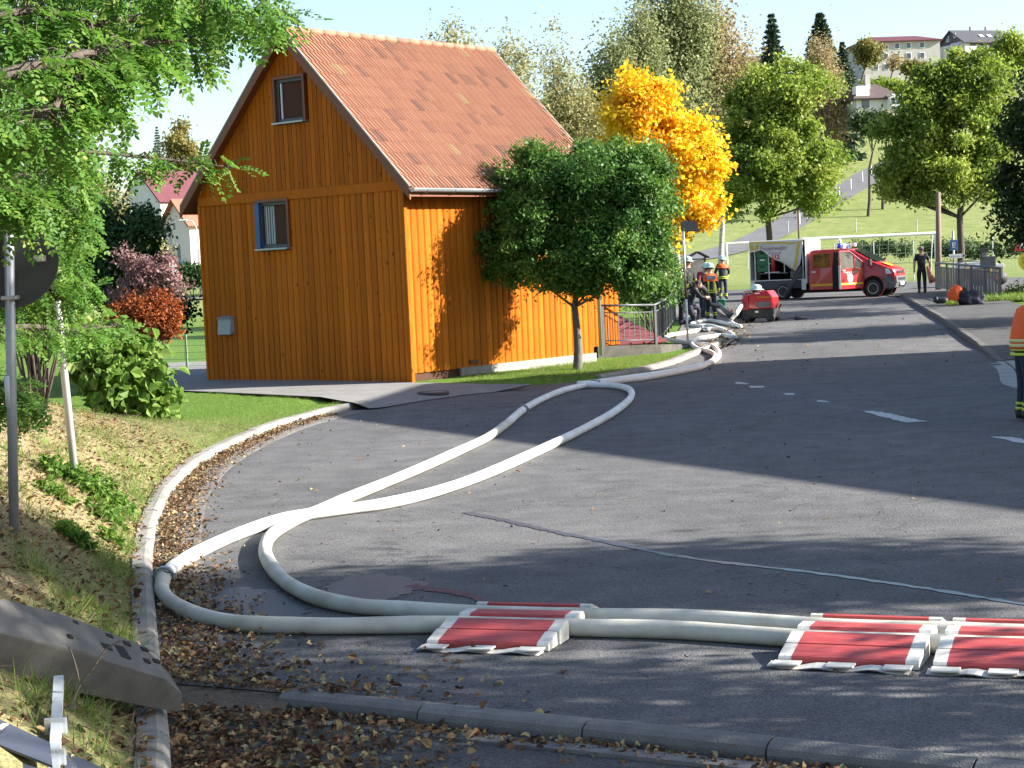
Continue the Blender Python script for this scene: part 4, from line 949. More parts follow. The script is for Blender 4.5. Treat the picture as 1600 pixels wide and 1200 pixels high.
MB().prism([(0, 0, 0), (0, 2.6, 0), (0, 2.6, .85), (0, 0, .35)], (0, 0, 0), (1.5, 0, 0)).build('wall', M_GAP, hatch)
for i in range(8): MB().box((.1 + i * .187, -.02, .18), (.17, .03, .36), bev=.006).build('board', M_WOOD, hatch)
rr = MB()
rr.add([(-.1, -.15, .34), (1.6, -.15, .34), (1.6, 2.7, .92), (-.1, 2.7, .92), (-.1, -.15, .30), (1.6, -.15, .30), (1.6, 2.7, .88), (-.1, 2.7, .88)], [(0, 1, 2, 3), (7, 6, 5, 4), (0, 4, 5, 1), (1, 5, 6, 2), (2, 6, 7, 3), (3, 7, 4, 0)])
hr = rr.build('roof', mat('maroon_shingle', (.20, .045, .05), .8, var=.35, vscale=9), hatch)
for k in range(7): MB().box((.75, .05 + k * .4, .385 + k * .0814), (1.7, .03, .02), rx=.2).build('shingle_course', MATS['maroon_shingle'], hr)

# pole with plate, info board
bp_ = G0(1075, 538); bp_.z += .1
pp = empty('marker_pole', bp_, 0, 'thin white pole with dark red section beside the curled hoses', 'pole')
tp = at(1067, 352, bp_.y) - bp_
MB().tube([(0, 0, -.1), tp * .36], .032, 10).build('lower_tube', mat('white_pole', (.70, .70, .69), .5, var=.15, vscale=8), pp, True)
MB().tube([tp * .36, tp * .52], .0322, 10).build('red_section', mat('dull_red_pole', (.10, .035, .035), .5), pp, True)
MB().tube([tp * .52, tp], .032, 10).build('upper_tube', MATS['white_pole'], pp, True)
MB().prism([tp + Vector((-.06, 0, -.16)), tp + Vector((.42, 0, -.18)), tp + Vector((.32, 0, .10)), tp + Vector((-.06, 0, .10))], (0, -.06, 0), (0, -.045, 0)).build('plate', mat('plate_back', (.05, .055, .06), .5), pp)
ib = G0(1090, 445); ib = Vector((at(1091, 440, 84).x, 84, float(base(8, 84))))
nb = empty('notice_board', ib, .2, 'wooden notice board with little pitched roof behind the firefighters', 'notice board')
M_BRN = mat('brown_timber', (.10, .06, .035), .8, var=.3)
for s in (-.36, .36): MB().box((s, 0, .9), (.07, .07, 1.8)).build('post', M_BRN, nb)
MB().box((0, .0, 1.15), (.66, .04, .95)).build('panel', mat('pale_board', (.55, .47, .38), .8, var=.3, vscale=5), nb)
MB().box((0, -.03, .52), (.7, .03, .34)).build('lower_panel', mat('yellow_board', (.30, .28, .04), .8, col2=(.05, .06, .02), vscale=18), nb)
for s in (-1, 1): MB().box((s * .26, 0, 1.92), (.60, .5, .05), ry=s * .5).build('roof_board', M_BRN, nb)
MB().box((0, 0, 1.72), (.8, .06, .06)).build('beam', M_BRN, nb)

# right hand railing, signs, pole, trailer
rr_ = [Vector(at(1564, 480, 61)), Vector(at(1463, 453, 73))]
for q in rr_: q.z = float(base(q.x, q.y)) + .08
def slat_railing(P, h, n, label):
    root = empty('slat_railing', P[0], 0, label, 'railing'); a = Vector((0, 0, 0)); b = P[1] - P[0]; ang = math.atan2(b.y, b.x)
    MB().tube([Vector((0, 0, h)), b + Vector((0, 0, h))], .04, 8).build('top_rail', M_DKST, root, True)
    for f in (.86, .10): MB().tube([Vector((0, 0, h * f)), b + Vector((0, 0, h * f))], .018, 6).build('rail', M_DKST, root, True)
    ma = MB().box((0, 0, 0), (.30, .03, h * .74)).mesh('slat', M_DKST)
    for j in range(n):
        o = link('slat', ma, root); o.location = b * ((j + .5) / n) + Vector((0, 0, h * .48)); o.rotation_euler = (0, 0, ang)
    for j in range(6): MB().box(b * (j / 5) + Vector((0, 0, h / 2)), (.07, .07, h), rz=ang).build('post', M_RAIL if j == 0 else M_DKST, root)
slat_railing(rr_, 1.1, 24, 'dark steel bridge railing with wide vertical slats')
up_ = Vector((at(1466, 430, 76).x, 76, float(base(18, 76))))
MB().tube([(0, 0, -.2), at(1466, 300, 76) - up_], [.14, .10], 9).build('utility_pole', mat('pole_wood', (.20, .15, .11), .9, var=.3, stretch=(3, 3, .4)), None, True).location = up_
tag(bpy.data.objects['utility_pole'], 'short weathered wooden pole beside the bridge railing', 'pole')
M_SBLUE = mat('sign_blue', (.03, .10, .22), .5); M_SWH = mat('sign_white', (.55, .57, .58), .5)
q = Vector((at(1491, 430, 77).x, 77, float(base(19, 77))))
dsn = empty('direction_sign', q, 0, 'blue square sign above a white arrow sign on one post', 'sign')
MB().tube([(0, 0, -.1), (0, 0, 2.45)], .04, 8).build('post', M_STEEL, dsn, True)
z1 = at(1491, 383, 77).z - q.z
MB().box((0, -.06, z1), (.34, .03, .44), bev=.004).build('blue_plate', M_SBLUE, dsn)
for b_ in (((-.05, -.078, z1), (.035, .006, .22)), ((.02, -.078, z1 + .09), (.11, .006, .035)), ((.02, -.078, z1), (.09, .006, .035)), ((.0, -.078, z1 - .1), (.12, .006, .03))): MB().box(*b_).build('symbol', M_SWH, dsn)
z2 = at(1495, 400, 77).z - q.z
MB().prism([(-.22, 0, z2 - .09), (.36, 0, z2 - .09), (.52, 0, z2), (.36, 0, z2 + .09), (-.22, 0, z2 + .09)], (0, -.08, 0), (0, -.05, 0)).build('arrow_plate', M_SWH, dsn)
MB().prism([(.37, 0, z2 - .07), (.49, 0, z2), (.37, 0, z2 + .07)], (0, -.085, 0), (0, -.0805, 0)).build('arrow_tip', M_BLK, dsn)
MB().box((.06, -.083, z2), (.42, .004, .06)).build('lettering_bar', mat('grey_lettering', (.25, .26, .27), .6, col2=(.5, .5, .5), vscale=30), dsn)
tq = Vector((at(1535, 440, 80).x, 80, float(base(20, 80))))
tr = empty('work_trailer', tq, 0, 'parked site trailer with dark warning boards behind the railing', 'trailer')
s_ = 80 / CAM_F
def tpx(px, py, dy=0): return at(px, py, 80 + dy) - tq
def tbox(x0, x1, y0, y1, d, name, m, dy=0):
    a, b = tpx(x0, y0, dy), tpx(x1, y1, dy); MB().box(((a.x + b.x) / 2, dy, (a.z + b.z) / 2), (abs(b.x - a.x), d, abs(b.z - a.z)), bev=.01).build(name, m, tr)
tbox(1495, 1560, 417, 434, 1.6, 'body', mat('trailer_panel', (.25, .21, .19), .6, var=.3)); tbox(1494, 1561, 415, 417, 1.66, 'rim', M_SWH)
tbox(1495, 1532, 411, 415, 1.2, 'load', mat('load_blue', (.25, .29, .33), .6)); tbox(1531, 1556, 401, 416, .05, 'warning_board', mat('board_back', (.035, .045, .055), .5), -.9)
tbox(1534, 1542, 388, 402, .08, 'lamp_mast', M_DKST, -.9); tbox(1532, 1545, 388, 393, .12, 'lamp_bar', M_BLK, -.92)
tbox(1508, 1511, 410, 431, .08, 'strut', mat('strut_yellow', (.35, .25, .03), .6), -.85); tbox(1546, 1549, 414, 431, .08, 'strut', MATS['strut_yellow'], -.85)
tbox(1549, 1557, 432, 437, .2, 'tail_lamp', mat('lamp_red', (.4, .02, .02), .4), -.8)
for x in (1510, 1545):
    MB().lathe([(.0, -.1), (.3, -.1), (.3, .1), (0, .1)], c=(tpx(x, 0).x, -.6, .3), seg=18, M=Matrix.Rotation(math.pi / 2, 4, 'X')).build('wheel', M_BLK, tr, True)
MB().tube([tpx(1497, 417, -.5), tpx(1497, 410, -.5), tpx(1500, 408, -.5), tpx(1530, 408, -.5), tpx(1533, 417, -.5)], .03, 6).build('hoop', M_DKST, tr, True)
ws = Vector((at(1606, 440, 61).x, 61, float(base(17, 61)) + .1))
wsn = empty('warning_sign', ws, 0, 'red bordered triangular sign above a round yellow one by the dark tree', 'sign')
MB().tube([(0, 0, -.1), (0, 0, at(1606, 350, 61).z - ws.z)], .035, 8).build('post', M_STEEL, wsn, True)
zc = at(1604, 379, 61).z - ws.z; S = .46
def tri(s, y, zc): return [(-s, y, zc - s * .577), (s, y, zc - s * .577), (0, y, zc + s * 1.155)]
MB().prism(tri(S, 0, zc), (0, -.05, 0), (0, -.03, 0)).build('red_triangle', mat('sign_red', (.42, .025, .03), .5), wsn)
MB().prism(tri(S * .62, 0, zc - .02), (0, -.056, 0), (0, -.0505, 0)).build('white_field', M_SWH, wsn)
zy = at(1606, 408, 61).z - ws.z; RX = Matrix.Rotation(math.pi / 2, 4, 'X')
MB().lathe([(.32, -.01), (.32, .01), (0, .01)], c=(0, -.05, zy), seg=26, M=RX).build('yellow_disc', mat('sign_yellow', (.42, .33, .02), .5), wsn)
textmesh('30', .30, 'number', M_BLK, wsn, Matrix.Translation((-.02, -.066, zy + .04)) @ RX)
MB().box((0, -.066, zy - .17), (.08, .006, .10)).build('arrow_mark', M_BLK, wsn)
# ------------------------------------------------------------------ the fire van
M_FIRE = mat('fire_red', (.42, .013, .02), .3, var=.12, vscale=1.5, coat=.5)
M_TARP = mat('white_tarp', (.80, .78, .72), .6, var=.10, vscale=3)
M_VGL = mat('van_glass', (.02, .025, .025), .05, spec=.7)
M_BUMP = mat('bumper_grey', (.10, .10, .105), .55, var=.15)
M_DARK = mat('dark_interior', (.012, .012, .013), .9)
M_YEL = mat('stripe_yellow', (.65, .36, .015), .5)
M_WHT = mat('plain_white', (.78, .78, .76), .5)
VS = 72.0; VH = R(-27)
vp = at(1365, 464, 70.6); vz = float(base(vp.x, 70.6))
van = empty('fire_van', (vp.x + .42, 71.4, vz), VH, 'red fire service van with white covered load bed and open front door', 'van')
W = .95
OUT = [(.66, .34), (.80, .42), (.86, .70), (.84, .92), (.74, 1.08), (.05, 1.36), (-.20, 1.50), (-.82, 1.86), (-1.12, 1.93), (-2.45, 1.94), (-2.60, 1.88), (-2.62, .34)]
def hw(x, z):
    w = W if z < 1.2 else W - (z - 1.2) * .17
    if x > .3: w -= (x - .3) ** 2 * .55
    return w
def cab(x): return x
mb = MB(); n = len(OUT); mb.add([(x, -hw(x, z), z) for x, z in OUT] + [(x, hw(x, z), z) for x, z in OUT], [tuple(range(n)), tuple(range(2 * n - 1, n - 1, -1))] + [(i, n + i, n + (i + 1) % n, (i + 1) % n) for i in range(n)])
body = mb.build('cab_body', M_FIRE, van); m_ = body.modifiers.new('b', 'BEVEL'); m_.width = .05; m_.segments = 3; m_.limit_method = 'ANGLE'; m_.angle_limit = R(15)
for p in body.data.polygons: p.use_smooth = True
MB().hull([(x, s * (hw(x, z) - .02 + dx), z) for x, z, dx in ((.62, .30, .02), (.83, .34, .03), (.90, .55, .03), (.88, .78, .02), (.42, .80, .05), (.42, .34, .05)) for s in (-1, 1)]).build('bumper', M_BUMP, van)
MB().hull([(.885, s * .55, z) for s in (-1, 1) for z in (.60, .72)] + [(.90, s * .55, z) for s in (-1, 1) for z in (.61, .71)]).build('air_intake', M_DARK, van)
MB().hull([(x, s * .5, z) for s in (-1, 1) for x, z in ((.84, .88), (.85, .98), (.87, .88), (.87, .97))]).build('grille', M_DARK, van)
MB().box((.92, -.05, .48), (.02, .5, .12)).build('number_plate', M_WHT, van)
for s in (-1, 1):
    MB().hull([(.50, s * .88, .88), (.84, s * .58, .86), (.80, s * .62, 1.05), (.48, s * .91, 1.08), (.70, s * .83, .87), (.68, s * .82, 1.07), (.52, s * .80, .9)]).build('headlight', mat('headlamp', (.7, .72, .75), .12, spec=.8), van)
ws_ = MB(); ws_.add([(.06, -.80, 1.375), (.06, .80, 1.375), (-.80, .70, 1.875), (-.80, -.70, 1.875)], [(0, 1, 2, 3)]); o = ws_.build('windscreen', M_VGL, van); o.location = (.03, 0, .022)
MB().box((.45, -.3, 1.262), (.36, .55, .006), ry=.38).build('bonnet_stripe', M_YEL, van)
def sidepoly(pts, name, m, parent, y=None, off=.012, sgn=-1, th=.006):
    P = [(x, sgn * (hw(x, z) + off) if y is None else y, z) for x, z in pts]
    q = MB(); q.add(P + [(a, b - sgn * th, c) for a, b, c in P], [tuple(range(len(P)))] + [tuple(range(2 * len(P) - 1, len(P) - 1, -1))] + [(i, (i + 1) % len(P), len(P) + (i + 1) % len(P), len(P) + i) for i in range(len(P))])
    return q.build(name, m, parent)
for s in (-1, 1):
    rd = sidepoly([(-1.63, .36), (-2.52, .36), (-2.52, 1.16), (-2.48, 1.84), (-1.66, 1.85), (-1.63, 1.16)], 'rear_door', M_FIRE, van, sgn=s, off=.008)
    sidepoly([(-1.72, 1.22), (-2.42, 1.22), (-2.40, 1.76), (-1.74, 1.77)], 'window', M_VGL, rd, sgn=s, off=.014)
    sidepoly([(-1.63, .50), (-2.52, .50), (-2.52, .58), (-1.63, .58)], 'stripe', M_YEL, rd, sgn=s, off=.014)
    MB().box((-2.38, s * (W + .02), 1.06), (.18, .03, .06), bev=.01).build('handle', M_SWH, rd)
    if s == 1:
        fd = sidepoly([(-.42, .36), (-1.6, .36), (-1.6, 1.16), (-1.58, 1.85), (-.98, 1.84), (-.36, 1.40)], 'front_door', M_FIRE, van, sgn=s, off=.008)
        sidepoly([(-.55, 1.22), (-1.5, 1.22), (-1.5, 1.76), (-1.0, 1.76)], 'window', M_VGL, fd, sgn=s, off=.014)
sidepoly([(-.42, .38), (-1.6, .38), (-1.6, 1.16), (-1.58, 1.82), (-.98, 1.80), (-.40, 1.38)], 'door_opening', M_DARK, van, off=.006)  # black panel painted in for the unlit cab interior
for x in (-.95, -1.25): MB().box((x, -.93, 1.32), (.16, .05, .62), ry=-.25, bev=.04).build('seat', mat('seat_fabric', (.30, .32, .28), .9), van)
# open driver door, hinged at its front edge
dr = empty('front_door', (-.40, -W - .01, 0), R(58)); dr.parent = van; tag(dr, 'front door swung wide open, sunlit')
DP = [(0, .36), (-1.15, .36), (-1.18, 1.16)]
q = MB(); q.prism([(0, 0, .38), (-1.15, 0, .36), (-1.18, 0, 1.16), (0.02, 0, 1.16)], (0, -.05, 0), (0, .05, 0)); q.build('panel', M_FIRE, dr)
for a, b in (((-1.18, 0, 1.14), (-1.14, .05, 1.84)), ((-1.14, .05, 1.83), (-.62, .05, 1.82)), ((-.62, .05, 1.82), (.0, 0, 1.38)), ((0, 0, 1.38), (0, 0, 1.14)), ((-.42, .02, 1.16), (-.42, .03, 1.66))): MB().tube([a, b], .032, 6).build('window_frame', M_FIRE, dr)
q = MB(); q.add([(-1.16, .02, 1.16), (-.02, .0, 1.16), (-.02, 0, 1.36), (-.62, .04, 1.80), (-1.13, .04, 1.80)], [(0, 1, 2, 3, 4)]); q.build('pane', mat('clear_pane', (.35, .38, .38), .05, glass=.85), dr)
MB().box((-.6, -.053, .56), (1.14, .004, .08)).build('stripe', M_YEL, dr)
MB().box((-1.02, -.065, 1.08), (.17, .03, .06), bev=.01).build('handle', M_SWH, dr)
MB().box((-1.19, 0, .82), (.025, .11, .92), bev=.008).build('edge', M_SWH, dr)
MB().prism([(-.56, -.058, .92), (-.84, -.058, .92), (-.84, -.058, .76), (-.80, -.058, .66), (-.70, -.058, .60), (-.60, -.058, .66), (-.56, -.058, .76)], (0, 0, 0), (0, .004, 0)).build('crest', M_WHT, dr)
textmesh('Freiwillige Feuerwehr', .085, 'lettering', M_WHT, dr, Matrix.Translation((-.66, -.056, 1.01)) @ RX)
textmesh('Feuerwehr', .08, 'lettering', M_WHT, dr, Matrix.Translation((-.70, -.056, .945)) @ RX)
MB().box((-.70, -.056, .575), (.34, .004, .03)).build('motto', M_WHT, dr)
mr = empty('mirror', (-.05, -.98, 1.35)); mr.parent = van
MB().box((.0, -.14, 0), (.12, .22, .28), bev=.04).build('mirror_case', M_BLK, mr); MB().tube([(-.06, .06, -.05), (0, -.1, -.05)], .02, 6).build('mirror_arm', M_BLK, mr)
# wheels
def wheel(x, y, s, name='wheel', r=.335):
    w = empty(name, (x, y, r)); w.parent = van; RXs = Matrix.Rotation(math.pi / 2 * s, 4, 'X')
    MB().lathe([(.20, -.11), (r * .92, -.115), (r, -.08), (r, .08), (r * .92, .115), (.20, .11)], seg=26, M=RXs).build('tyre', M_BLK, w, True)
    MB().lathe([(0, .06), (.07, .09), (.12, .05), (.17, .085), (.205, .11), (.205, .06)], seg=22, M=RXs).build('rim', M_DKST, w, True)
    MB().lathe([(.165, .088), (.19, .112), (.205, .115)], seg=22, M=RXs, cap=False).build('rim_ring', M_SWH, w, True)
for x in (0, -3.68):
    for s in (-1, 1): wheel(x, s * .875, 1 if s == -1 else -1)
for s in (-1, 1):
    MB().lathe([(.0, 0), (.43, 0)], c=(0, s * (W + .004), .40), seg=28, M=RX).build('wheel_arch', M_DARK, van)
    MB().lathe([(.425, 0), (.455, .0), (.455, .03), (.425, .03)], c=(0, s * (W - .005), .40), seg=28, M=RX, cap=False).build('arch_lip', M_FIRE, van)
MB().box((-1.5, 0, .30), (3.6, 1.5, .12)).build('chassis', M_DARK, van); MB().box((-4.0, 0, .42), (2.2, 1.2, .2)).build('rear_chassis', M_DARK, van)
# roof lights
for y in (-.45, .45):
    MB().lathe([(.10, 0), (.10, .14), (.07, .20), (0, .21)], c=(-1.45, y, 1.95), seg=16).build('beacon', mat('beacon_blue', (.01, .06, .75), .15, spec=.8), van, True)
MB().box((-1.45, 0, 2.03), (.22, .35, .2), bev=.03).build('horn_box', M_WHT, van); MB().tube([(-1.5, -.1, 2.1), (-1.55, -.1, 2.35)], .06, 8).build('horn', M_WHT, van, True)
MB().box((-1.05, .15, 2.08), (.2, .18, .14), bev=.02).build('spot_lamp', M_WHT, van)
# load bed with tarpaulin
BX0, BX1, ZB, ZT = -5.02, -2.72, .80, 2.36
MB().box(((BX0 + BX1) / 2, 0, ZB - .03), (BX1 - BX0, 1.9, .06)).build('bed_floor', M_DKST, van)
for s in (-1, 1):
    dsb = MB().box(((BX0 + BX1) / 2, s * .96, .63), (BX1 - BX0, .035, .36), bev=.006).build('drop_side', mat('side_panel_grey', (.055, .055, .055), .6, var=.2), van)
    MB().box(((BX0 + BX1) / 2, s * .985, .80), (BX1 - BX0, .02, .035)).build('rim', M_SWH, dsb)
    for x in (BX0 + .08, BX1 - .08): MB().hull([(x - .09, s * .985, .38), (x + .09, s * .985, .38), (x - .09, s * .985, .82), (x + .09, s * .985, .82), (x - .09, s * .975, .38), (x + .09, s * .975, .82)]).build('corner_plate', M_SWH, dsb)
MB().box(((BX0 + BX1) / 2, 0, ZT + .02), (BX1 - BX0 + .06, 2.0, .05), bev=.02).build('tarp_roof', M_TARP, van)
MB().box((BX1 + .02, 0, (ZB + ZT) / 2 - .1), (.03, 1.98, ZT - ZB + .15)).build('tarp_front', M_TARP, van)
MB().box((BX0 - .01, 0, (ZB + ZT) / 2), (.03, 1.9, ZT - ZB)).build('tarp_rear', M_TARP, van)
MB().box(((BX0 + BX1) / 2, .97, (ZB + ZT) / 2), (BX1 - BX0, .03, ZT - ZB)).build('tarp_far_side', M_TARP, van)
MB().box(((BX0 + BX1) / 2, .2, (ZB + ZT) / 2), (BX1 - BX0 - .1, .03, ZT - ZB - .05)).build('dark_backing', M_DARK, van)  # dark sheet standing for the shade inside the load bed
for x in (BX0 + .03, BX0 + .20, BX0 + .78, BX1 - .10): MB().box((x, -.94, (ZB + ZT) / 2), (.035, .035, ZT - ZB)).build('frame_post', M_SWH if x > BX0 + .1 else M_DKST, van)
MB().box((BX0 + .9, -.92, 1.12), (.62, .03, .03)).build('shelf_rail', M_SWH, van); MB().box((BX0 + 1.42, -.92, 1.5), (.03, .03, .8)).build('shelf_post', M_SWH, van)
MB().box((BX0 + .9, -.5, 1.08), (1.2, .7, .04)).build('shelf', M_DKST, van)
MB().box((BX0 + 1.9, -.55, 1.0), (.6, .5, .35), bev=.04).build('equipment_case', M_BUMP, van)
MB().lathe([(.16, 0), (.16, .05), (0, .05)], c=(BX0 + 1.72, -.85, 1.36), seg=16, M=RX).build('reel', mat('reel_brown', (.16, .10, .07), .8), van)
# hanging tarpaulin flap, wrinkled
fl = MB(); NX, NZ = 26, 12; V = []
def drop(f): return np.interp(f, [0, .08, .20, .42, .62, .80, .86, .94, 1], [.42, .40, .34, .66, .86, 1.22, 1.25, .75, .15])
for i in range(NX + 1):
    f = i / NX
    for j in range(NZ + 1):
        t = j / NZ; x = BX0 + .02 + f * (BX1 - BX0 - .08) + .05 * t * math.sin(f * 9)
        y = -1.0 - .05 * t * math.sin(f * 11 + 2 * t) - .04 * math.sin(t * 6 + f * 5) * t - .03
        V.append((x, y, ZT + .01 - t * float(drop(f))))
fl.add(V, [(i * (NZ + 1) + j, (i + 1) * (NZ + 1) + j, (i + 1) * (NZ + 1) + j + 1, i * (NZ + 1) + j + 1) for i in range(NX) for j in range(NZ)])
flo = fl.build('tarp_flap', mat('tarp_grey', (.62, .60, .56), .6, var=.15, vscale=4), van, True)
s_ = flo.modifiers.new('s', 'SOLIDIFY'); s_.thickness = .006
def flapdot(f, t, o=.012):
    return Vector((BX0 + .02 + f * (BX1 - BX0 - .08) + .05 * t * math.sin(f * 9), -1.03 - .05 * t * math.sin(f * 11 + 2 * t) - .04 * math.sin(t * 6 + f * 5) * t - o, ZT + .01 - t * float(drop(f))))
def flapband(f0, t0, f1, t1, w, name, m):
    q = MB(); n = 12; V = []
    for k in range(n + 1):
        u = k / n; c = flapdot(f0 + (f1 - f0) * u, t0 + (t1 - t0) * u); V += [c + Vector((w / 2, 0, .3 * w)), c - Vector((w / 2, 0, .3 * w))]
    q.add(V, [(2 * k, 2 * k + 1, 2 * k + 3, 2 * k + 2) for k in range(n)]); q.build(name, m, flo)
M_TY = mat('tarp_yellow', (.55, .40, .05), .6)
for a in ((.02, .08, .98, .10), (.93, .15, .82, .9), (.03, .12, .05, .85), (.16, .12, .10, .9)): flapband(*a, .12 if a[0] != .02 else .10, 'yellow_band', M_TY)
textmesh('Feuerwehr', .25, 'lettering', mat('tarp_lettering', (.16, .05, .16), .6), flo, Matrix.Translation((BX0 + 1.05, -1.115, ZT - .28)) @ RX)
textmesh('Notruf', .19, 'lettering', mat('tarp_lettering2', (.28, .12, .32), .6), flo, Matrix.Translation((BX0 + 1.10, -1.115, ZT - .47)) @ RX)
textmesh('112', .24, 'lettering', mat('tarp_red', (.5, .03, .03), .6), flo, Matrix.Translation((BX0 + 1.12, -1.12, ZT - .64)) @ RX, .008)
M_CRATE = mat('crate_green', (.01, .13, .055), .5)
VM = Matrix.Translation(van.location) @ Matrix.Rotation(VH, 4, 'Z')
for k, (z, lab) in enumerate(((1.16, 'green drinks crate, lowest of the stack in the van bed'), (1.44, 'green drinks crate, middle of the stack in the van bed'), (1.72, 'green drinks crate, topmost of the stack in the van bed'))):
    e = empty('drinks_crate', VM @ Vector((BX0 + .49, -.72, z)), VH, lab, 'crate', 'green crates in the van')
    for c_, d_ in (((0, -.15, .13), (.5, .02, .26)), ((0, .15, .13), (.5, .02, .26)), ((-.24, 0, .13), (.02, .28, .26)), ((.24, 0, .13), (.02, .28, .26)), ((0, 0, .01), (.46, .28, .02))): MB().box(c_, d_).build('side', M_CRATE, e)
    MB().box((0, -.163, .19), (.2, .006, .05)).build('handle_slot', M_WHT if k == 1 else M_DARK, e)
e = empty('fire_extinguisher', VM @ Vector((BX0 + .93, -.82, 1.14)), VH, 'red cylinder standing on the van shelf beside the crates', 'cylinder')
MB().lathe([(.1, 0), (.1, .55), (.06, .64), (.03, .68), (.03, .74)], seg=14).build('bottle', M_FIRE, e, True); MB().box((0, -.02, .76), (.05, .14, .03)).build('valve', M_BLK, e)
sh = MB().tube([VM @ Vector((BX1 - .16, -1.06, 1.30)), VM @ Vector((BX1 - .42, -1.25, .72)), VM @ Vector((BX1 - .72, -1.5, .06))], [.10, .10, .10], 12).build('suction_hose', mat('suction_rubber', (.03, .03, .033), .6, var=.3, vscale=12), None, True)
tag(sh, 'dark suction pipe leaning from the van bed to the ground', 'hose')

# ------------------------------------------------------------------ portable pump with helmet
pz = G0(1189, 503); PU = empty('portable_pump', pz, R(-24), 'red and black wheeled fire pump on the road', 'pump')
MB().hull([(-.30, -.36, .42), (.50, -.36, .42), (-.30, .36, .42), (.50, .36, .42), (-.28, -.35, .82), (-.28, .35, .82), (-.02, -.34, .97), (-.02, .34, .97), (.36, -.34, .97), (.36, .34, .97), (.50, -.35, .78), (.50, .35, .78)]).build('housing', M_FIRE, PU).modifiers.new('b', 'BEVEL').width = .03
MB().hull([(-.50, s * .35, z) for s in (-1, 1) for z in (.40, .70)] + [(-.28, s * .36, z) for s in (-1, 1) for z in (.40, .90)] + [(-.42, s * .34, .86) for s in (-1, 1)]).build('pump_front', M_FIRE, PU)
MB().box((-.41, 0, .87), (.18, .52, .03), ry=-.5).build('control_panel', M_BLK, PU)
for y in (-.18, -.06, .08, .18): MB().lathe([(.035, 0), (.035, .04), (0, .04)], c=(-.43, y, .87), seg=10).build('gauge', M_SWH, PU)
MB().box((-.3, 0, .965), (.3, .5, .03), bev=.01).build('orange_lid', mat('orange_lid', (.55, .12, .02), .5), PU)
MB().box((.04, 0, .28), (1.0, .66, .30), bev=.03).build('base_tray', M_BLK, PU)
MB().box((.20, -.365, .55), (.44, .02, .17), bev=.02).build('side_vent', M_BUMP, PU); MB().box((-.02, -.345, .33), (.1, .02, .06)).build('label_plate', M_WHT, PU)
textmesh('Rosenbauer', .085, 'lettering', M_YEL, PU, Matrix.Translation((.22, -.362, .78)) @ RX)
MB().box((.02, -.362, .9), (.16, .006, .03)).build('white_mark', M_WHT, PU)
for x, y in ((-.38, -.30), (-.38, .30), (.40, -.30), (.40, .30)):
    w = MB().lathe([(.0, -.05), (.13, -.05), (.14, 0), (.13, .05), (0, .05)], seg=18, M=RX).build('wheel', M_BLK, PU, True); w.location = (x, y, .14)
MB().tube([(.50, -.2, .35), (.62, -.2, .55), (.62, .2, .55), (.50, .2, .35)], .02, 6).build('handle_bar', M_BLK, PU, True)
MB().tube([(-.5, .1, .62), (-.58, .1, .62)], .08, 10).build('outlet', M_ALU, PU, True); MB().tube([(-.5, -.14, .45), (-.6, -.14, .45)], .1, 10).build('inlet', M_ALU, PU, True)
PM = Matrix.Translation(pz) @ Matrix.Rotation(R(-24), 4, 'Z')
M_HELM = mat('helmet_mint', (.50, .66, .60), .4, var=.1)
def helmet_parts(root, off=Vector((0, 0, 0)), sc=1.0):
    dz = Vector(off)
    MB().lathe([(.145 * sc, 0), (.15 * sc, .03), (.142 * sc, .08), (.115 * sc, .125), (.06 * sc, .155), (0, .165)], c=dz, seg=18, sy=1.18).build('helmet_shell', M_HELM, root, True)
    MB().lathe([(.14 * sc, .005), (.20 * sc, -.018), (.20 * sc, -.010), (.14 * sc, .02)], c=dz, seg=18, sy=1.22).build('helmet_brim', M_HELM, root, True)
    MB().lathe([(.135 * sc, -.06), (.14 * sc, .0)], c=dz, seg=14, sy=1.1).build('neck_guard', M_BLK, root, True)
hm = empty('helmet', PM @ Vector((-.12, 0, 1.015)), .5, 'pale green fire helmet lying on top of the pump', 'helmet', 'helmets put down'); helmet_parts(hm, (0, 0, .0), 1.15)
hg = G0(1078, 505, .02); hm2 = empty('helmet', hg + Vector((0, 0, .05)), .2, 'pale helmet put down on the ground by the pole', 'helmet', 'helmets put down'); helmet_parts(hm2, (0, 0, .02), 1.2)
cb = [PM @ Vector((.55, -.1, .15))] + hp([(1222, 499), (1235, 497), (1246, 497)], .02); tag(MB().tube(catmull(cb, 5), .018, 6).build('cable', M_BLK, None, True), 'black cable trailing from the pump', 'cable')
pg = hp([(1243, 497.5), (1260, 496)], .05); e = MB().tube([pg[0], pg[1]], [.05, .045], 8).build('cable_plug', mat('plug_dark', (.05, .04, .04), .6), None, True); tag(e, 'dark handle lying at the cable end', 'handle')
tag(MB().tube(catmull([PM @ Vector((-.58, .1, .62))] + hp([(1150, 491)], .35) + hp([(1142, 500), (1146, 506), (1157, 510)], .07), 7), .06, 10).build('fire_hose', M_HOSE, None, True), 'white outlet hose dropping from the pump', 'hose')
tag(MB().tube(catmull([PM @ Vector((-.6, -.14, .45))] + hp([(1158, 493), (1140, 491)], .1) + hp([(1129, 481), (1122, 474)], .15), 7), .085, 10).build('suction_hose', mat('suction_rubber', (.055, .055, .06), .6), None, True), 'thick black suction hose leading from the pump to the firefighters', 'hose')
gb = G0(1128, 481); e = empty('green_bucket', gb, 0, 'small green bucket behind the firefighter with the orange yoke', 'bucket')
MB().lathe([(.12, 0), (.16, .3), (.17, .3), (.17, .32), (.15, .32), (.11, .02), (0, .02)], seg=16).build('pail', mat('bucket_green', (.02, .26, .14), .5), e, True); MB().tube([(-.16, 0, .3), (-.1, 0, .42), (.1, 0, .42), (.16, 0, .3)], .008, 5).build('handle', M_BLK, e)
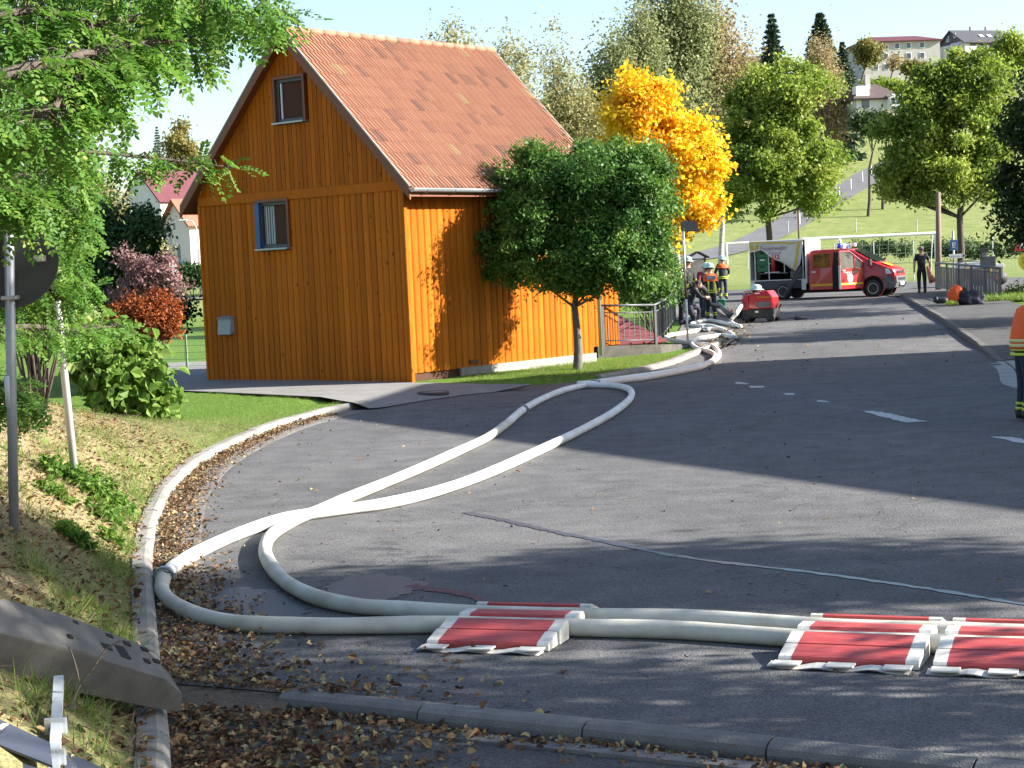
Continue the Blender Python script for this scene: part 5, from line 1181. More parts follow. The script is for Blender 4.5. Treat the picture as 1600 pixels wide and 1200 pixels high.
# clothes left on the sidewalk
cz = G0(1500, 482); cz.z = float(base(cz.x, cz.y)) + .12
cl = empty('clothing_pile', cz, 0, 'dropped fire jacket with orange and dark blue parts on the sidewalk', 'clothes')
def lump(c, r, name, m, seed, squash=1):
    g = np.random.default_rng(seed); bm = bmesh.new(); bmesh.ops.create_icosphere(bm, subdivisions=3, radius=1)
    for v in bm.verts:
        p = v.co; k = 1 + .22 * math.sin(p.x * 4 + seed) * math.cos(p.y * 5 + seed * 2) + .12 * math.sin(p.z * 7 + p.x * 6)
        v.co = Vector((p.x * r[0] * k, p.y * r[1] * k, max(p.z * r[2] * k, -r[2] * .55)))
    me = bpy.data.meshes.new(name); bm.to_mesh(me); bm.free(); me.materials.append(m); me.polygons.foreach_set('use_smooth', [True] * len(me.polygons))
    o = link(name, me, cl); o.location = c
M_NAVY = mat('navy_cloth', (.022, .024, .045), .85, var=.3, vscale=12); M_ORG = mat('signal_orange', (.85, .11, .012), .7, var=.12, vscale=10); M_LIME = mat('reflex_lime', (.52, .60, .05), .5, var=.12, vscale=20)
lump((.35, 0, .16), (.42, .3, .28), 'trousers', M_NAVY, 1); lump((-.12, .1, .28), (.22, .2, .34), 'orange_yoke', M_ORG, 2); lump((.1, .15, .35), (.24, .2, .2), 'jacket', M_BLK, 3); lump((-.3, -.05, .06), (.2, .12, .1), 'reflex_band', M_LIME, 4); lump((.62, -.1, .06), (.14, .1, .1), 'lining', mat('grey_lining', (.2, .2, .24), .9), 5)
bo = G0(1475, 480); bo.z = float(base(bo.x, bo.y)) + .12; bt = empty('boots', bo, 0, 'pair of black rubber boots beside the dropped jacket', 'boots')
for y in (-.08, .08):
    MB().tube([(-.25, y, .09), (0, y, .10), (.1, y, .10)], [.08, .09, .09], 10).build('boot_shaft', M_BLK, bt, True); MB().tube([(-.25, y, .06), (-.27, y, .16), (-.26, y, .24)], [.07, .065, .04], 10).build('boot_foot', M_BLK, bt, True)

# ------------------------------------------------------------------ people
M_SKIN = mat('skin', (.48, .27, .19), .6, var=.1); M_HAIR = mat('grey_hair', (.16, .13, .11), .8); M_DHAIR = mat('dark_hair', (.03, .022, .018), .8)
M_TSH = mat('black_shirt', (.012, .012, .016), .85, var=.3); M_JEAN = mat('dark_trousers', (.016, .017, .022), .85, var=.3); M_MAR = mat('maroon_shirt', (.16, .02, .03), .8)
def skin_mesh(verts, edges, radii, root_i, sub=2):
    me = bpy.data.meshes.new('s'); me.from_pydata(verts, edges, []); ob = bpy.data.objects.new('s', me); COL.objects.link(ob)
    sm = ob.modifiers.new('k', 'SKIN'); sm.use_smooth_shade = True; su = ob.modifiers.new('u', 'SUBSURF'); su.levels = sub; su.render_levels = sub
    for i, r in enumerate(radii):
        v = me.skin_vertices[0].data[i]; v.radius = r if hasattr(r, '__len__') else (r, r); v.use_root = (i == root_i)
    dg = bpy.context.evaluated_depsgraph_get(); out = bpy.data.meshes.new_from_object(ob.evaluated_get(dg)); bpy.data.objects.remove(ob); return out
def person(label, foot, rz, h=1.80, jacket=None, trousers=None, pose=None, helmet=True, hair=None, orange=False, bands=True, vest=False, short=False, helm_tilt=0.0, group=None, look=0.0, longcoat=True):
    """local frame: faces -y, x to its left hand side; pose overrides joint positions (fractions of h)"""
    J = dict(pel=(0, 0, .52), sp=(0, 0, .64), ch=(0, .005, .755), nk=(0, .0, .84), hd=(0, -.01, .90), ht=(0, -.005, .965),
             shL=(.105, 0, .80), elL=(.135, .01, .62), wrL=(.125, -.05, .48), haL=(.12, -.07, .43),
             shR=(-.105, 0, .80), elR=(-.135, .01, .62), wrR=(-.125, -.05, .48), haR=(-.12, -.07, .43),
             hpL=(.052, 0, .50), knL=(.06, -.01, .28), anL=(.065, .015, .045), toL=(.075, -.075, .02),
             hpR=(-.052, 0, .50), knR=(-.06, -.01, .28), anR=(-.065, .015, .045), toR=(-.075, -.075, .02))
    if pose: J.update(pose)
    J = {k: Vector(v) * h for k, v in J.items()}
    root = empty('person', foot, rz, label, 'person', group)
    nm = list(J); ix = {k: i for i, k in enumerate(nm)}
    E = [('pel', 'sp'), ('sp', 'ch'), ('ch', 'nk'), ('nk', 'hd'), ('hd', 'ht'), ('ch', 'shL'), ('shL', 'elL'), ('elL', 'wrL'), ('wrL', 'haL'), ('ch', 'shR'), ('shR', 'elR'), ('elR', 'wrR'), ('wrR', 'haR'), ('pel', 'hpL'), ('hpL', 'knL'), ('knL', 'anL'), ('anL', 'toL'), ('pel', 'hpR'), ('hpR', 'knR'), ('knR', 'anR'), ('anR', 'toR')]
    rad = dict(pel=(.075, .058), sp=(.072, .055), ch=(.08, .06), nk=.032, hd=(.040, .050), ht=(.034, .042), sh=.036, el=.026, wr=.019, ha=.018, hp=.05, kn=.034, an=.025, to=.022)
    def rr(k, g=1.0):
        r = rad.get(k, rad.get(k[:2])); return tuple(q * h * g for q in r) if hasattr(r, '__len__') else (r * h * g, r * h * g)
    me = skin_mesh([J[k] for k in nm], [(ix[a], ix[b]) for a, b in E], [rr(k) for k in nm], ix['pel']); me.materials.append(M_SKIN); me.materials.append(jacket or M_NAVY); me.materials.append(trousers or M_NAVY); link('body', me, root)
    for p in me.polygons:
        c = p.center; dm = {k: (c - J[k]).length for k in nm}; k = min(dm, key=dm.get)
        if k in ('hd', 'ht', 'nk', 'haL', 'haR', 'wrL', 'wrR') or (short and k in ('elL', 'elR')): p.material_index = 0
        elif k in ('pel', 'hpL', 'hpR', 'knL', 'knR', 'anL', 'anR', 'toL', 'toR'): p.material_index = 2
        else: p.material_index = 1
    def garment(name, keys, edges, m, grow):
        i2 = {k: i for i, k in enumerate(keys)}; me = skin_mesh([J[k] for k in keys], [(i2[a], i2[b]) for a, b in edges], [rr(k, grow.get(k[:2], grow['*']) if isinstance(grow, dict) else grow) for k in keys], 0); me.materials.append(m); return link(name, me, root)
    J['wst'] = J['pel'].lerp(J['sp'], .55); rad['wst'] = (.07, .053); J['col'] = J['ch'].lerp(J['nk'], .72); rad['col'] = .036
    tk = ['wst', 'pel', 'hpL', 'knL', 'anL', 'hpR', 'knR', 'anR']; garment('trousers', tk, [('wst', 'pel'), ('pel', 'hpL'), ('hpL', 'knL'), ('knL', 'anL'), ('pel', 'hpR'), ('hpR', 'knR'), ('knR', 'anR')], trousers or M_NAVY, 1.32)
    if longcoat:
        J['hem'] = J['pel'] + (J['pel'] - J['sp']) * .35; rad['hem'] = (.085, .066)
    jk = ['ch', 'sp', 'pel', 'col', 'shL', 'elL', 'shR', 'elR'] + ([] if short else ['wrL', 'wrR']) + (['hem'] if longcoat else [])
    je = [('ch', 'sp'), ('ch', 'col'), ('sp', 'pel'), ('ch', 'shL'), ('shL', 'elL'), ('ch', 'shR'), ('shR', 'elR')] + ([] if short else [('elL', 'wrL'), ('elR', 'wrR')]) + ([('pel', 'hem')] if longcoat else [])
    if short:
        for s in 'LR': J['el' + s] = J['sh' + s].lerp(J['el' + s], .75)
    garment('jacket', jk, je, jacket or M_NAVY, 1.28)
    for s in 'LR':
        a, t = J['an' + s], J['to' + s]; MB().tube([a + Vector((0, .03, .05)), a + Vector((0, .02, -.02)), (a + t) / 2 + Vector((0, 0, -.012)), t], [.055, .06, .055, .04], 8).build('boot', M_BLK, root, True)
        # hand with five fingers
        w, hnd = J['wr' + s], J['ha' + s]; d = (hnd - w).normalized(); sx = Vector((1, 0, 0)) if s == 'L' else Vector((-1, 0, 0)); q = MB(); c = d.cross(sx).normalized()
        q.tube([w, w + d * .05, hnd], [.024, .036, .034], 8, flat=.6)
        for k, (o_, L_) in enumerate(((-.027, .065), (-.009, .078), (.009, .074), (.026, .058))):
            p0 = hnd + c * o_; q.tube([p0, p0 + d * L_ * .5 - sx * .006, p0 + d * L_ - sx * .025], [.0095, .009, .007], 6)
        q.tube([w + d * .03 + c * .028, w + d * .06 + c * .055, w + d * .10 + c * .058], [.011, .010, .008], 6); q.build('hand', M_SKIN if not bands or short else M_BLK, root, True)
    # head
    hc = J['hd'].lerp(J['ht'], .35); up = (J['ht'] - J['nk']).normalized(); hd = empty('head', hc, look); hd.parent = root
    hd.rotation_euler = (Vector((0, 0, 1)).rotation_difference(up)).to_euler(); hd.rotation_euler.z += look
    r = .066 * h
    MB().lathe([(0, -r * 1.05), (r * .45, -r * .95), (r * .72, -r * .5), (r * .84, 0), (r * .84, r * .4), (r * .62, r * .85), (0, r * 1.08)], seg=14, sy=1.16).build('skull', M_SKIN, hd, True)
    MB().hull([(-.012, -r * .95, .0), (.012, -r * .95, .0), (-.02, -r * 1.0, -.03), (.02, -r * 1.0, -.03), (0, -r * 1.25, -.028), (0, -r * .95, .03)]).build('nose', M_SKIN, hd)
    for s in (-1, 1):
        MB().lathe([(0, -.011), (.011, 0), (0, .011)], c=(s * .032, -r * .93, .015), seg=8).build('eye', M_BLK, hd); MB().hull([(s * r * .84, -.015, .03), (s * r * .84, .02, .03), (s * r * .95, .012, .035), (s * r * .92, .0, -.03), (s * r * .84, -.01, -.03)]).build('ear', M_SKIN, hd)
    MB().box((0, -r * .92, -.055), (.05, .02, .012)).build('mouth', mat('lips', (.30, .12, .10), .6), hd)
    if hair is not None: MB().lathe([(r * .80, -r * .25), (r * .92, r * .1), (r * .9, r * .5), (r * .66, r * .95), (0, r * 1.17)], c=(0, .012, .0), seg=14, sy=1.1).build('hair', hair, hd, True)
    if helmet: helmet_parts(hd, (0, .005, r * .30), .92)
    # bands
    def ring(c, axis, rx, ry, w, name, m):
        M = Vector(axis).normalized().to_track_quat('Z', 'Y').to_matrix().to_4x4(); MB().lathe([(1, -w / 2), (1.02, 0), (1, w / 2)], c=c, seg=20, sx=rx, sy=ry, M=None if True and abs(Vector(axis).normalized().z) > .98 else M).build(name, m, root, True)
    if bands:
        hz = J['hem'] if longcoat else J['pel']; ax_ = J['sp'] - J['pel']
        for o_ in (.02, .085): ring(hz + ax_.normalized() * o_, ax_, .098 * h * 1.22, .078 * h * 1.2, .035, 'hem_band', M_LIME)
        for s in 'LR':
            a, k = J['an' + s], J['kn' + s]
            for f in (.16, .32): ring(a.lerp(k, f), k - a, .040 * h, .040 * h, .035, 'trouser_band', M_LIME)
            a, k = J['wr' + s], J['el' + s]
            for f in (.22, .42): ring(a.lerp(k, f), k - a, .0345 * h, .0345 * h, .03, 'cuff_band', M_LIME)
    return root, J
def back_panels(root, J, h, orange_h=.20, text=True):
    """orange shoulder yoke with lettering and two vertical bands on the back (+y side)"""
    q = MB(); V = []; z1, z0 = J['shL'].z + .055, J['shL'].z - orange_h; N = 14; rx, ry = .118 * h, .085 * h
    zs = [(z0, 1.22, 1.14), ((z0 + z1) / 2, 1.22, 1.13), (z1 - .05, 1.1, .98), (z1, .66, .62)]
    for z, fx, fy in zs:
        for k in range(N): a = 2 * math.pi * k / N; V.append((rx * fx * math.cos(a), J['ch'].y + ry * fy * math.sin(a), z))
    q.add(V, [(i * N + k, i * N + (k + 1) % N, (i + 1) * N + (k + 1) % N, (i + 1) * N + k) for i in range(3) for k in range(N)]); q.build('orange_yoke', M_ORG, root, True)
    yb = J['ch'].y + ry * 1.15
    if text:
        M = Matrix.Translation((0, yb + .012, (z0 + z1) / 2 + .03)) @ Matrix.Rotation(math.pi, 4, 'Z') @ RX
        MB().box((0, yb + .002, (z0 + z1) / 2 - .0), (.27, .012, .125)).build('back_label', mat('label_silver', (.40, .42, .48), .5), root)
        textmesh('FREIWILLIGE', .05, 'lettering', M_BLK, root, M, .001); textmesh('FEUERWEHR', .055, 'lettering', M_BLK, root, Matrix.Translation((0, 0, -.06)) @ M, .001)
    for x in (-.10, .09):
        zt, zb = z0 + .01, J['pel'].z - .02; q = MB(); n = 6; V = []
        for k in range(n + 1):
            z = zt + (zb - zt) * k / n; y = .108 * h * .88 + .01 * math.sin(k) + J['ch'].y + .006; V += [(x - .025, y, z), (x + .025, y, z)]
        q.add(V, [(2 * k, 2 * k + 1, 2 * k + 3, 2 * k + 2) for k in range(n)]); o = q.build('back_band', M_LIME, root); o.modifiers.new('s', 'SOLIDIFY').thickness = .02
FH = 58.4
def ft_(px, Y): p = at(px, 480, Y); return Vector((p.x, Y, float(base(p.x, Y)) + .012))
# A: back to the camera, orange yoke
rA, JA = person('firefighter seen from behind with orange yoke and mint helmet, standing by the suction hose', ft_(1111, 58.6), R(180) + R(4), 1.80, pose=dict(wrR=(-.15, -.02, .50), haR=(-.15, -.05, .45)))
back_panels(rA, JA, 1.80)
# B: stooping next to A in maroon shirt
person('firefighter in maroon shirt and mint helmet, bending his head beside the orange yoke', ft_(1098, 60.5), R(60), 1.82, jacket=M_MAR, pose=dict(ch=(0, -.03, .75), nk=(0, -.06, .825), hd=(0, -.09, .875), ht=(0, -.115, .935), wrL=(.10, -.14, .56), haL=(.08, -.18, .55), wrR=(-.10, -.14, .56), haR=(-.08, -.18, .55)), bands=False)
# C: standing behind, facing camera
rC, JC = person('firefighter facing the road in dark coat with orange shoulders, hands behind him', ft_(1131, 76), R(8), 1.80, pose=dict(wrL=(.12, .06, .52), haL=(.06, .09, .50), elL=(.17, .04, .63), elR=(-.17, .04, .63), wrR=(-.12, .06, .52), haR=(-.06, .09, .50)))
back_panels(rC, JC, 1.80, .13, False)
# D: tall helmeted one behind the group
person('firefighter in black coat and mint helmet standing behind the white pole', ft_(1077, 62.5), R(35), 1.98, jacket=M_TSH, pose=dict(wrL=(.10, -.14, .56), haL=(.08, -.19, .54)))
# E: bare-headed man at the railing
person('bare headed dark haired man in black clothes leaning on the steel railing', ft_(1064, 57.0), R(75), 1.74, jacket=M_TSH, trousers=M_JEAN, helmet=False, hair=M_DHAIR, bands=False, pose=dict(wrR=(-.12, -.14, .56), haR=(-.12, -.19, .55), wrL=(.13, -.12, .55), haL=(.10, -.18, .55)), longcoat=False)
# F: kneeling, holding the hose
person('kneeling man in dark clothes holding the suction hose end', ft_(1080, 56.6), R(95), 1.75, jacket=M_TSH, trousers=M_NAVY, helmet=False, hair=M_DHAIR, bands=False, longcoat=False,
       pose=dict(pel=(0, .05, .33), sp=(0, .0, .44), ch=(0, -.05, .55), nk=(0, -.09, .63), hd=(0, -.13, .675), ht=(0, -.16, .735), shL=(.105, -.06, .60), shR=(-.105, -.06, .60), elL=(.14, -.16, .47), elR=(-.14, -.16, .47), wrL=(.08, -.26, .46), wrR=(-.08, -.26, .46), haL=(.04, -.31, .46), haR=(-.04, -.31, .46),
                 hpL=(.055, .04, .31), knL=(.08, -.16, .27), anL=(.08, -.13, .045), toL=(.085, -.21, .02), hpR=(-.055, .05, .31), knR=(-.08, -.04, .04), anR=(-.08, .19, .04), toR=(-.08, .24, .02)))
tag(MB().tube(catmull([at(1078, 447, 56.6), at(1088, 446, 56.7), at(1098, 450, 57.0), at(1104, 460, 57.4), at(1108, 474, 57.9), at(1122, 478, 59)], 6), .085, 10).build('suction_hose', mat('suction_rubber', (.055, .055, .06), .6), None, True), 'black suction hose arching in front of the kneeling man', 'hose')
# G: man walking away on the sidewalk
wm = at(1441, 455, 69.0); zz = float(base(wm.x, 69.0)) + .118
person('grey haired man in black shirt walking away beside the bridge railing', (wm.x, 69.0, zz), R(175), 1.80, jacket=M_TSH, trousers=M_JEAN, helmet=False, hair=M_HAIR, bands=False, short=True, longcoat=False,
       pose=dict(anL=(.05, -.06, .05), toL=(.05, -.15, .03), knL=(.055, -.05, .28), anR=(-.05, .07, .06), toR=(-.05, .0, .02), elL=(.15, .03, .62), wrL=(.15, -.03, .49), haL=(.15, -.05, .45), elR=(-.17, .02, .63), wrR=(-.18, -.03, .5), haR=(-.18, -.05, .46)))
cn = at(1451, 425, 68.85); tag(MB().tube([at(1449, 416, 68.85), at(1453, 430, 68.85), at(1458, 441, 68.85)], [.05, .10, .15], 10).build('rolled_cloth', mat('red_cloth', (.45, .03, .05), .7, col2=(.6, .3, .25), vscale=9), None, True), 'red rolled signal flag carried by the walking man', 'flag')
# H: marshal at the road edge in orange vest
fm = atz(1603, 657, 0)
rH, JH = person('firefighter in orange high visibility vest standing at the road edge', (fm.x, fm.y, .012), R(95), 1.80, helmet=False, hair=M_DHAIR, pose=dict(sp=(0, -.01, .64), ch=(0, -.03, .755), nk=(0, -.09, .83), hd=(0, -.15, .875), ht=(0, -.19, .93), shL=(.105, -.03, .80), shR=(-.105, -.03, .80), elL=(.135, -.0, .62), elR=(-.135, -.0, .62)))
q = MB(); V = []; N = 20; h = 1.8
for z, fx, fy in ((.53, 1.28, 1.30), (.60, 1.25, 1.27), (.70, 1.22, 1.24), (.775, 1.18, 1.16), (.825, .95, .9), (.845, .62, .62)):
    for k in range(N): a = 2 * math.pi * k / N; V.append((.105 * h * fx * math.cos(a), .075 * h * fy * math.sin(a) + .002 * h, z * h))
V = [(x, y - .035 * h * max(0, (z / h - .60)) / .2, z) for x, y, z in V]
q.add(V, [(i * N + k, i * N + (k + 1) % N, (i + 1) * N + (k + 1) % N, (i + 1) * N + k) for i in range(5) for k in range(N)]); o = q.build('vest', M_ORG, rH, True); o.modifiers.new('s', 'SOLIDIFY').thickness = .01
for z in (.555, .59): MB().lathe([(1, -.022), (1.02, 0), (1, .022)], c=(0, .002 * h, z * h), seg=20, sx=.105 * h * 1.29, sy=.075 * h * 1.32).build('vest_band', mat('reflex_pale', (.60, .55, .22), .5), rH, True)
# ------------------------------------------------------------------ houses on the slopes
M_RENDER = mat('white_render', (.66, .65, .62), .9, var=.12, vscale=1.5); M_GREYR = mat('grey_block', (.46, .44, .42), .9, var=.2, vscale=1.2); M_PINK = mat('pale_pink_render', (.68, .60, .58), .9, var=.1)
M_MROOF = mat('maroon_roof', (.115, .024, .034), .7, var=.25, vscale=.8); M_SLATE = mat('slate_roof', (.06, .06, .075), .7, var=.25, vscale=.8); M_RROOF = mat('red_roof', (.36, .11, .065), .8, var=.3, vscale=1.5); M_BROOF = mat('brown_roof', (.085, .06, .055), .8, var=.25)
M_WIN = mat('far_window', (.05, .06, .08), .08, spec=.7); M_TIMB = mat('olive_boards', (.20, .18, .10), .9, var=.3, stretch=(6, 6, .5)); M_DSL = mat('slate_cladding', (.09, .075, .08), .8, var=.2)
def far_house(label, c, rz, L, D, hw_, hr, wm, rm, windows=(), hip=0.0, oh=.5, chim=(), gable=None, side_windows=(), group='houses on the slopes', extra_band=None):
    """long front faces -y, ridge along x"""
    root = empty('house', c, rz, label, 'house', group)
    q = MB(); q.box((0, 0, hw_ / 2 - 1), (L, D, hw_ + 2)); q.build('wall', wm, root)
    if hip == 0:
        for s in (-1, 1): MB().prism([(s * L / 2, -D / 2, hw_), (s * L / 2, D / 2, hw_), (s * L / 2, 0, hw_ + hr)], (0, 0, 0), (-s * .2, 0, 0)).build('gable', gable or wm, root)
    r = MB(); e = oh; zz = hw_ - oh * hr / (D / 2) * .6; xr_ = L / 2 + e - hip
    V = [(-L / 2 - e, -D / 2 - e, zz), (L / 2 + e, -D / 2 - e, zz), (xr_, 0, hw_ + hr), (-xr_, 0, hw_ + hr), (-L / 2 - e, D / 2 + e, zz), (L / 2 + e, D / 2 + e, zz)]
    F = [(0, 1, 2, 3), (5, 4, 3, 2), (0, 3, 4), (1, 5, 2)] if hip else [(0, 1, 2, 3), (5, 4, 3, 2)]
    r.add(V, F); ro = r.build('roof', rm, root, recalc=False); ro.modifiers.new('s', 'SOLIDIFY').thickness = .22
    for x, y, h in chim: MB().box((x, y, hw_ + hr + h / 2 - .8), (.6, .6, h + .8)).build('chimney', M_GREYR, ro)
    for x, z, w, h in windows:
        f = MB().box((x, -D / 2 - .02, z), (w, .08, h)).build('window', M_WHT, root); MB().box((x, -D / 2 - .07, z), (w - .22, .05, h - .22)).build('pane', M_WIN, f)
    for y, z, w, h, s in side_windows:
        f = MB().box((s * (L / 2 + .02), y, z), (.08, w, h)).build('window', M_WHT, root); MB().box((s * (L / 2 + .07), y, z), (.05, w - .2, h - .2)).build('pane', M_WIN, f)
    return root
def spot(px, Y, py=None):
    p = at(px, 300, Y); z = float(base(p.x, Y)) if py is None else at(px, py, Y).z; return Vector((p.x, Y, z))
YA = 345; sA = YA / CAM_F
far_house('large grey house with long maroon hipped roof and three rows of windows', spot(1402, YA, 122), R(6), 122 * sA, 10, 53 * sA, 11 * sA, M_GREYR, M_MROOF, [(x, z, 1.0, 1.15) for z in (1.7, 3.6, 5.5) for x in (-5.0, -3.0, -.8, 1.4, 4.0)], hip=3.5)
YB = 350; sB = YB / CAM_F
hb_ = far_house('white house with dark slate roof and slate clad gable on the hill', spot(1532, YB, 94), R(20), 90 * sB, 9, 24 * sB, 22 * sB, M_RENDER, M_SLATE, [(-2.2, 1.7, 1.2, 1.2), (-.5, 1.7, 1.6, 1.2), (2.4, 1.7, 1.2, 1.2)], chim=((-.5, .8, 1.2), (3.0, .8, 1.2)), gable=M_DSL, side_windows=[(1.2, 4.2, .9, 1.1, -1), (-1.2, 4.6, .7, .9, -1)])
MB().box((-1, -4.56, 2.75), (7, .1, 1.0)).build('slate_band', M_DSL, hb_); MB().box((-2.4, -5.1, .9), (2.2, 1.0, .9)).build('balcony', M_BROOF, hb_)
for x in (-.6, 1.2): MB().box((x, -2.6, 24 * sB + 1.35), (.9, 1.0, .1), rx=.54).build('roof_window', M_SWH, hb_)
MB().prism([(-5.6, -4, 3.2), (-7.4, -4, 1.7), (-7.4, -4, -1), (-5.6, -4, -1)], (0, 0, 0), (0, 4, 0)).build('side_annex', M_RENDER, hb_); 
YC = 215; sC = YC / CAM_F
hc_ = far_house('low brown roofed house with white glazed conservatory', spot(1360, YC, 178), R(8), 68 * sC, 7, 22 * sC, 24 * sC, M_RENDER, M_BROOF, [(-1.5, .9, 1.2, 1.1)], hip=2.0, chim=((-.4, -1.2, 1.4),))
cv = MB().box((2.3, -3.9, .55), (2.4, 1.6, 2.6)).build('conservatory', M_WHT, hc_)
for i in range(4):
    for k in range(2): MB().box((1.45 + i * .56, -4.72, .1 + k * .95), (.40, .04, .75)).build('pane', M_WIN, cv)
MB().box((-1.7, -2.6, 22 * sC + .75), (1.6, 1.4, 1.2)).build('dormer', M_WHT, hc_)
far_house('small house with reddish brown roof glimpsed behind the bare birch', spot(1172, 260, 128), R(-12), 5.2, 6, 1.9, 1.7, M_RENDER, M_BROOF, [(-1, 1.1, .8, .8)])
# left houses
YE = 200; sE = YE / CAM_F
pe = spot(293, YE, 412)
pe = pe + Vector((3.2 * math.cos(R(48)) - 1.45, 3.2 * math.sin(R(48)), 0)); he_ = far_house('pale pink house with red tiled roof and front door steps', pe, R(48), 6.4, 4.6, 4.5, 2.7, M_PINK, M_RROOF, (), oh=.6, side_windows=[(.55, 1.55, .55, 1.5, -1), (-.3, 1.3, .75, 2.0, -1), (.3, 4.2, .6, 1.0, -1)], group='houses beyond the left lawn')
for k in range(5): MB().box((-3.2 - .25 * k, -.8, .12 - k * .17), (.3, 1.8, .18)).build('step', M_GREYR, he_)
for x in (-1.3, 1.0): f = MB().box((x, -2.32, 3.0), (.9, .08, 1.1)).build('window', M_WHT, he_); MB().box((x, -2.37, 3.0), (.7, .05, .9)).build('pane', M_WIN, f)
far_house('tall white house with maroon roof standing behind the pink house', spot(262, 245, 385), R(48), 9, 8.4, 6.0, 4.2, M_RENDER, M_MROOF, (), oh=.4, side_windows=[(.0, 4.6, .9, 1.2, -1)], group='houses beyond the left lawn')
far_house('house with olive boarded gable behind the pink roof', spot(262, 262, 380), R(-62), 10, 7.4, 6.6, 3.3, M_RENDER, M_MROOF, (), oh=.6, gable=M_TIMB, group='houses beyond the left lawn')
# left street lamp, warning triangle, road, fence
lz = spot(305, 155); la_ = empty('street_lamp', lz, 0, 'slim pale street lamp in front of the pink house', 'street lamp')
tz = at(300, 346, 155).z - lz.z
MB().tube(catmull([(0, 0, 0), (0, 0, tz * .6), (-.05, 0, tz * .88), (-.4, 0, tz * 1.0), (-.9, 0, tz * 1.01)], 5), [.08] * 8 + [.05] * 13, 8).build('mast', mat('lamp_grey', (.50, .52, .53), .5, var=.1), la_, True); MB().box((-1.2, 0, tz * 1.02), (.75, .28, .14), bev=.05).build('lantern', M_SWH, la_)
wz = spot(264, 100); wl_ = empty('warning_triangle', wz, 0, 'small red bordered triangle sign beyond the left lawn', 'sign'); zc = at(263, 413, 100).z - wz.z
MB().tube([(0, 0, -.1), (0, 0, zc)], .03, 6).build('post', M_STEEL, wl_); MB().prism(tri(.40, 0, zc), (0, -.05, 0), (0, -.03, 0)).build('red_triangle', MATS['sign_red'], wl_); MB().prism(tri(.26, 0, zc - .01), (0, -.056, 0), (0, -.0505, 0)).build('white_field', M_WHT, wl_); MB().box((0, -.04, zc - .36), (.5, .02, .16)).build('plate', M_WHT, wl_)
strip('village_street', [138, 141, 144], lambda y: -60, lambda y: -18, .12, mat('lane_asphalt', (.12, .12, .128), .9), 6, label='village street beyond the left lawn')
M_FEN = mat('green_wire', (.16, .26, .15), .6, metal=.2); a_, b_ = at(238, 545, 46.5), at(345, 545, 45.5); L_ = (b_ - a_).length
z0 = float(bankz(a_.x, 46.5)); fe = empty('mesh_fence', (a_.x, a_.y, z0), math.atan2(b_.y - a_.y, b_.x - a_.x), 'green wire mesh fence panels behind the paved path', 'fence')
hF = at(300, 517, 46).z - z0
for x in np.arange(0, L_ + .1, L_ / 2): MB().tube([(x, 0, -.1), (x, 0, hF)], .03, 6).build('post', M_FEN, fe)
for i in range(2):
    q = MB(); x0_ = i * L_ / 2
    for k in range(6): q.tube([(x0_, 0, .08 + k * (hF - .1) / 5), (x0_ + L_ / 2, 0, .08 + k * (hF - .1) / 5)], .005, 4, False)
    for k in range(19): q.tube([(x0_ + k * L_ / 38, 0, .05), (x0_ + k * L_ / 38, 0, hF)], .0035, 4, False)
    q.build('mesh_panel', M_FEN, fe)
pz_ = G(243, 575); pl_ = empty('gate_pillar', pz_, 0, 'pale square pillar under the copper coloured ball bush', 'pillar'); MB().box((0, 0, .35), (.28, .28, .75), bev=.02).build('shaft', M_CONC, pl_); MB().box((0, 0, .75), (.36, .36, .06), bev=.01).build('cap', M_CONC, pl_)
L_SHADE = leafmat('shaded_grass_leaf', [(0, (.03, .06, .018)), (.6, (.05, .095, .026)), (1, (.08, .13, .035))], .3)
# goals, ball fence, shaded grass band, pasture posts
M_GOAL = mat('goal_white', (.75, .75, .74), .5)
def goal(label, pts, Y, w, hh, rz):
    r = empty('football_goal', pts, rz, label, 'goal', 'football goals')
    for x in (0, w): MB().tube([(x, 0, -.1), (x, 0, hh)], .085, 8).build('post', M_GOAL, r)
    MB().tube([(-.06, 0, hh), (w + .06, 0, hh)], .085, 8).build('crossbar', M_GOAL, r)
    for x in (0, w): MB().tube([(x, 0, hh), (x, .7, hh), (x, 1.5, 0)], .025, 6).build('stay', M_GOAL, r)
    q = MB()
    for k in range(16): x = w * k / 15; q.tube([(x, .7, hh), (x, 1.5, 0)], .008, 3, False)
    for k in range(6): f = k / 5; q.tube([(0, .7 + .8 * f, hh * (1 - f)), (w, .7 + .8 * f, hh * (1 - f))], .008, 3, False)
    q.build('net', mat('net_cord', (.22, .27, .22), .8), r)
g1 = spot(1253, 97); goal('white football goal behind the van and the walking man', g1, 97, 7.1, 2.5, R(0))
g2 = spot(1132, 160); goal('smaller white football goal near the climbing lane', g2, 160, 2.3, 2.4, R(8))
bf = spot(1300, 100); bfe = empty('ball_fence', bf, 0, 'tall ball catching fence with thin mesh along the pitch', 'fence')
for k in range(7): MB().tube([(k * 2.2, 0, -.1), (k * 2.2, 0, 2.2)], .035, 6).build('post', M_STEEL, bfe)
q = MB()
for k in range(8): q.tube([(0, 0, .1 + k * .28), (13.2, 0, .1 + k * .28)], .004, 3, False)
for k in range(54): q.tube([(k * .245, 0, .05), (k * .245, 0, 2.2)], .003, 3, False)
q.build('mesh', M_FEN, bfe)
small_tree('dark leafy band standing for shaded grass behind the pitch', 1470, 158, [(x, 389, 26, 9, 0) for x in range(1340, 1640, 36)], L_SHADE, 71, 16000, .22, 'shaded_grass_band', spread=.35, group=None, tr=.05)  # dark leaves stand in for hillside grass lying in shade
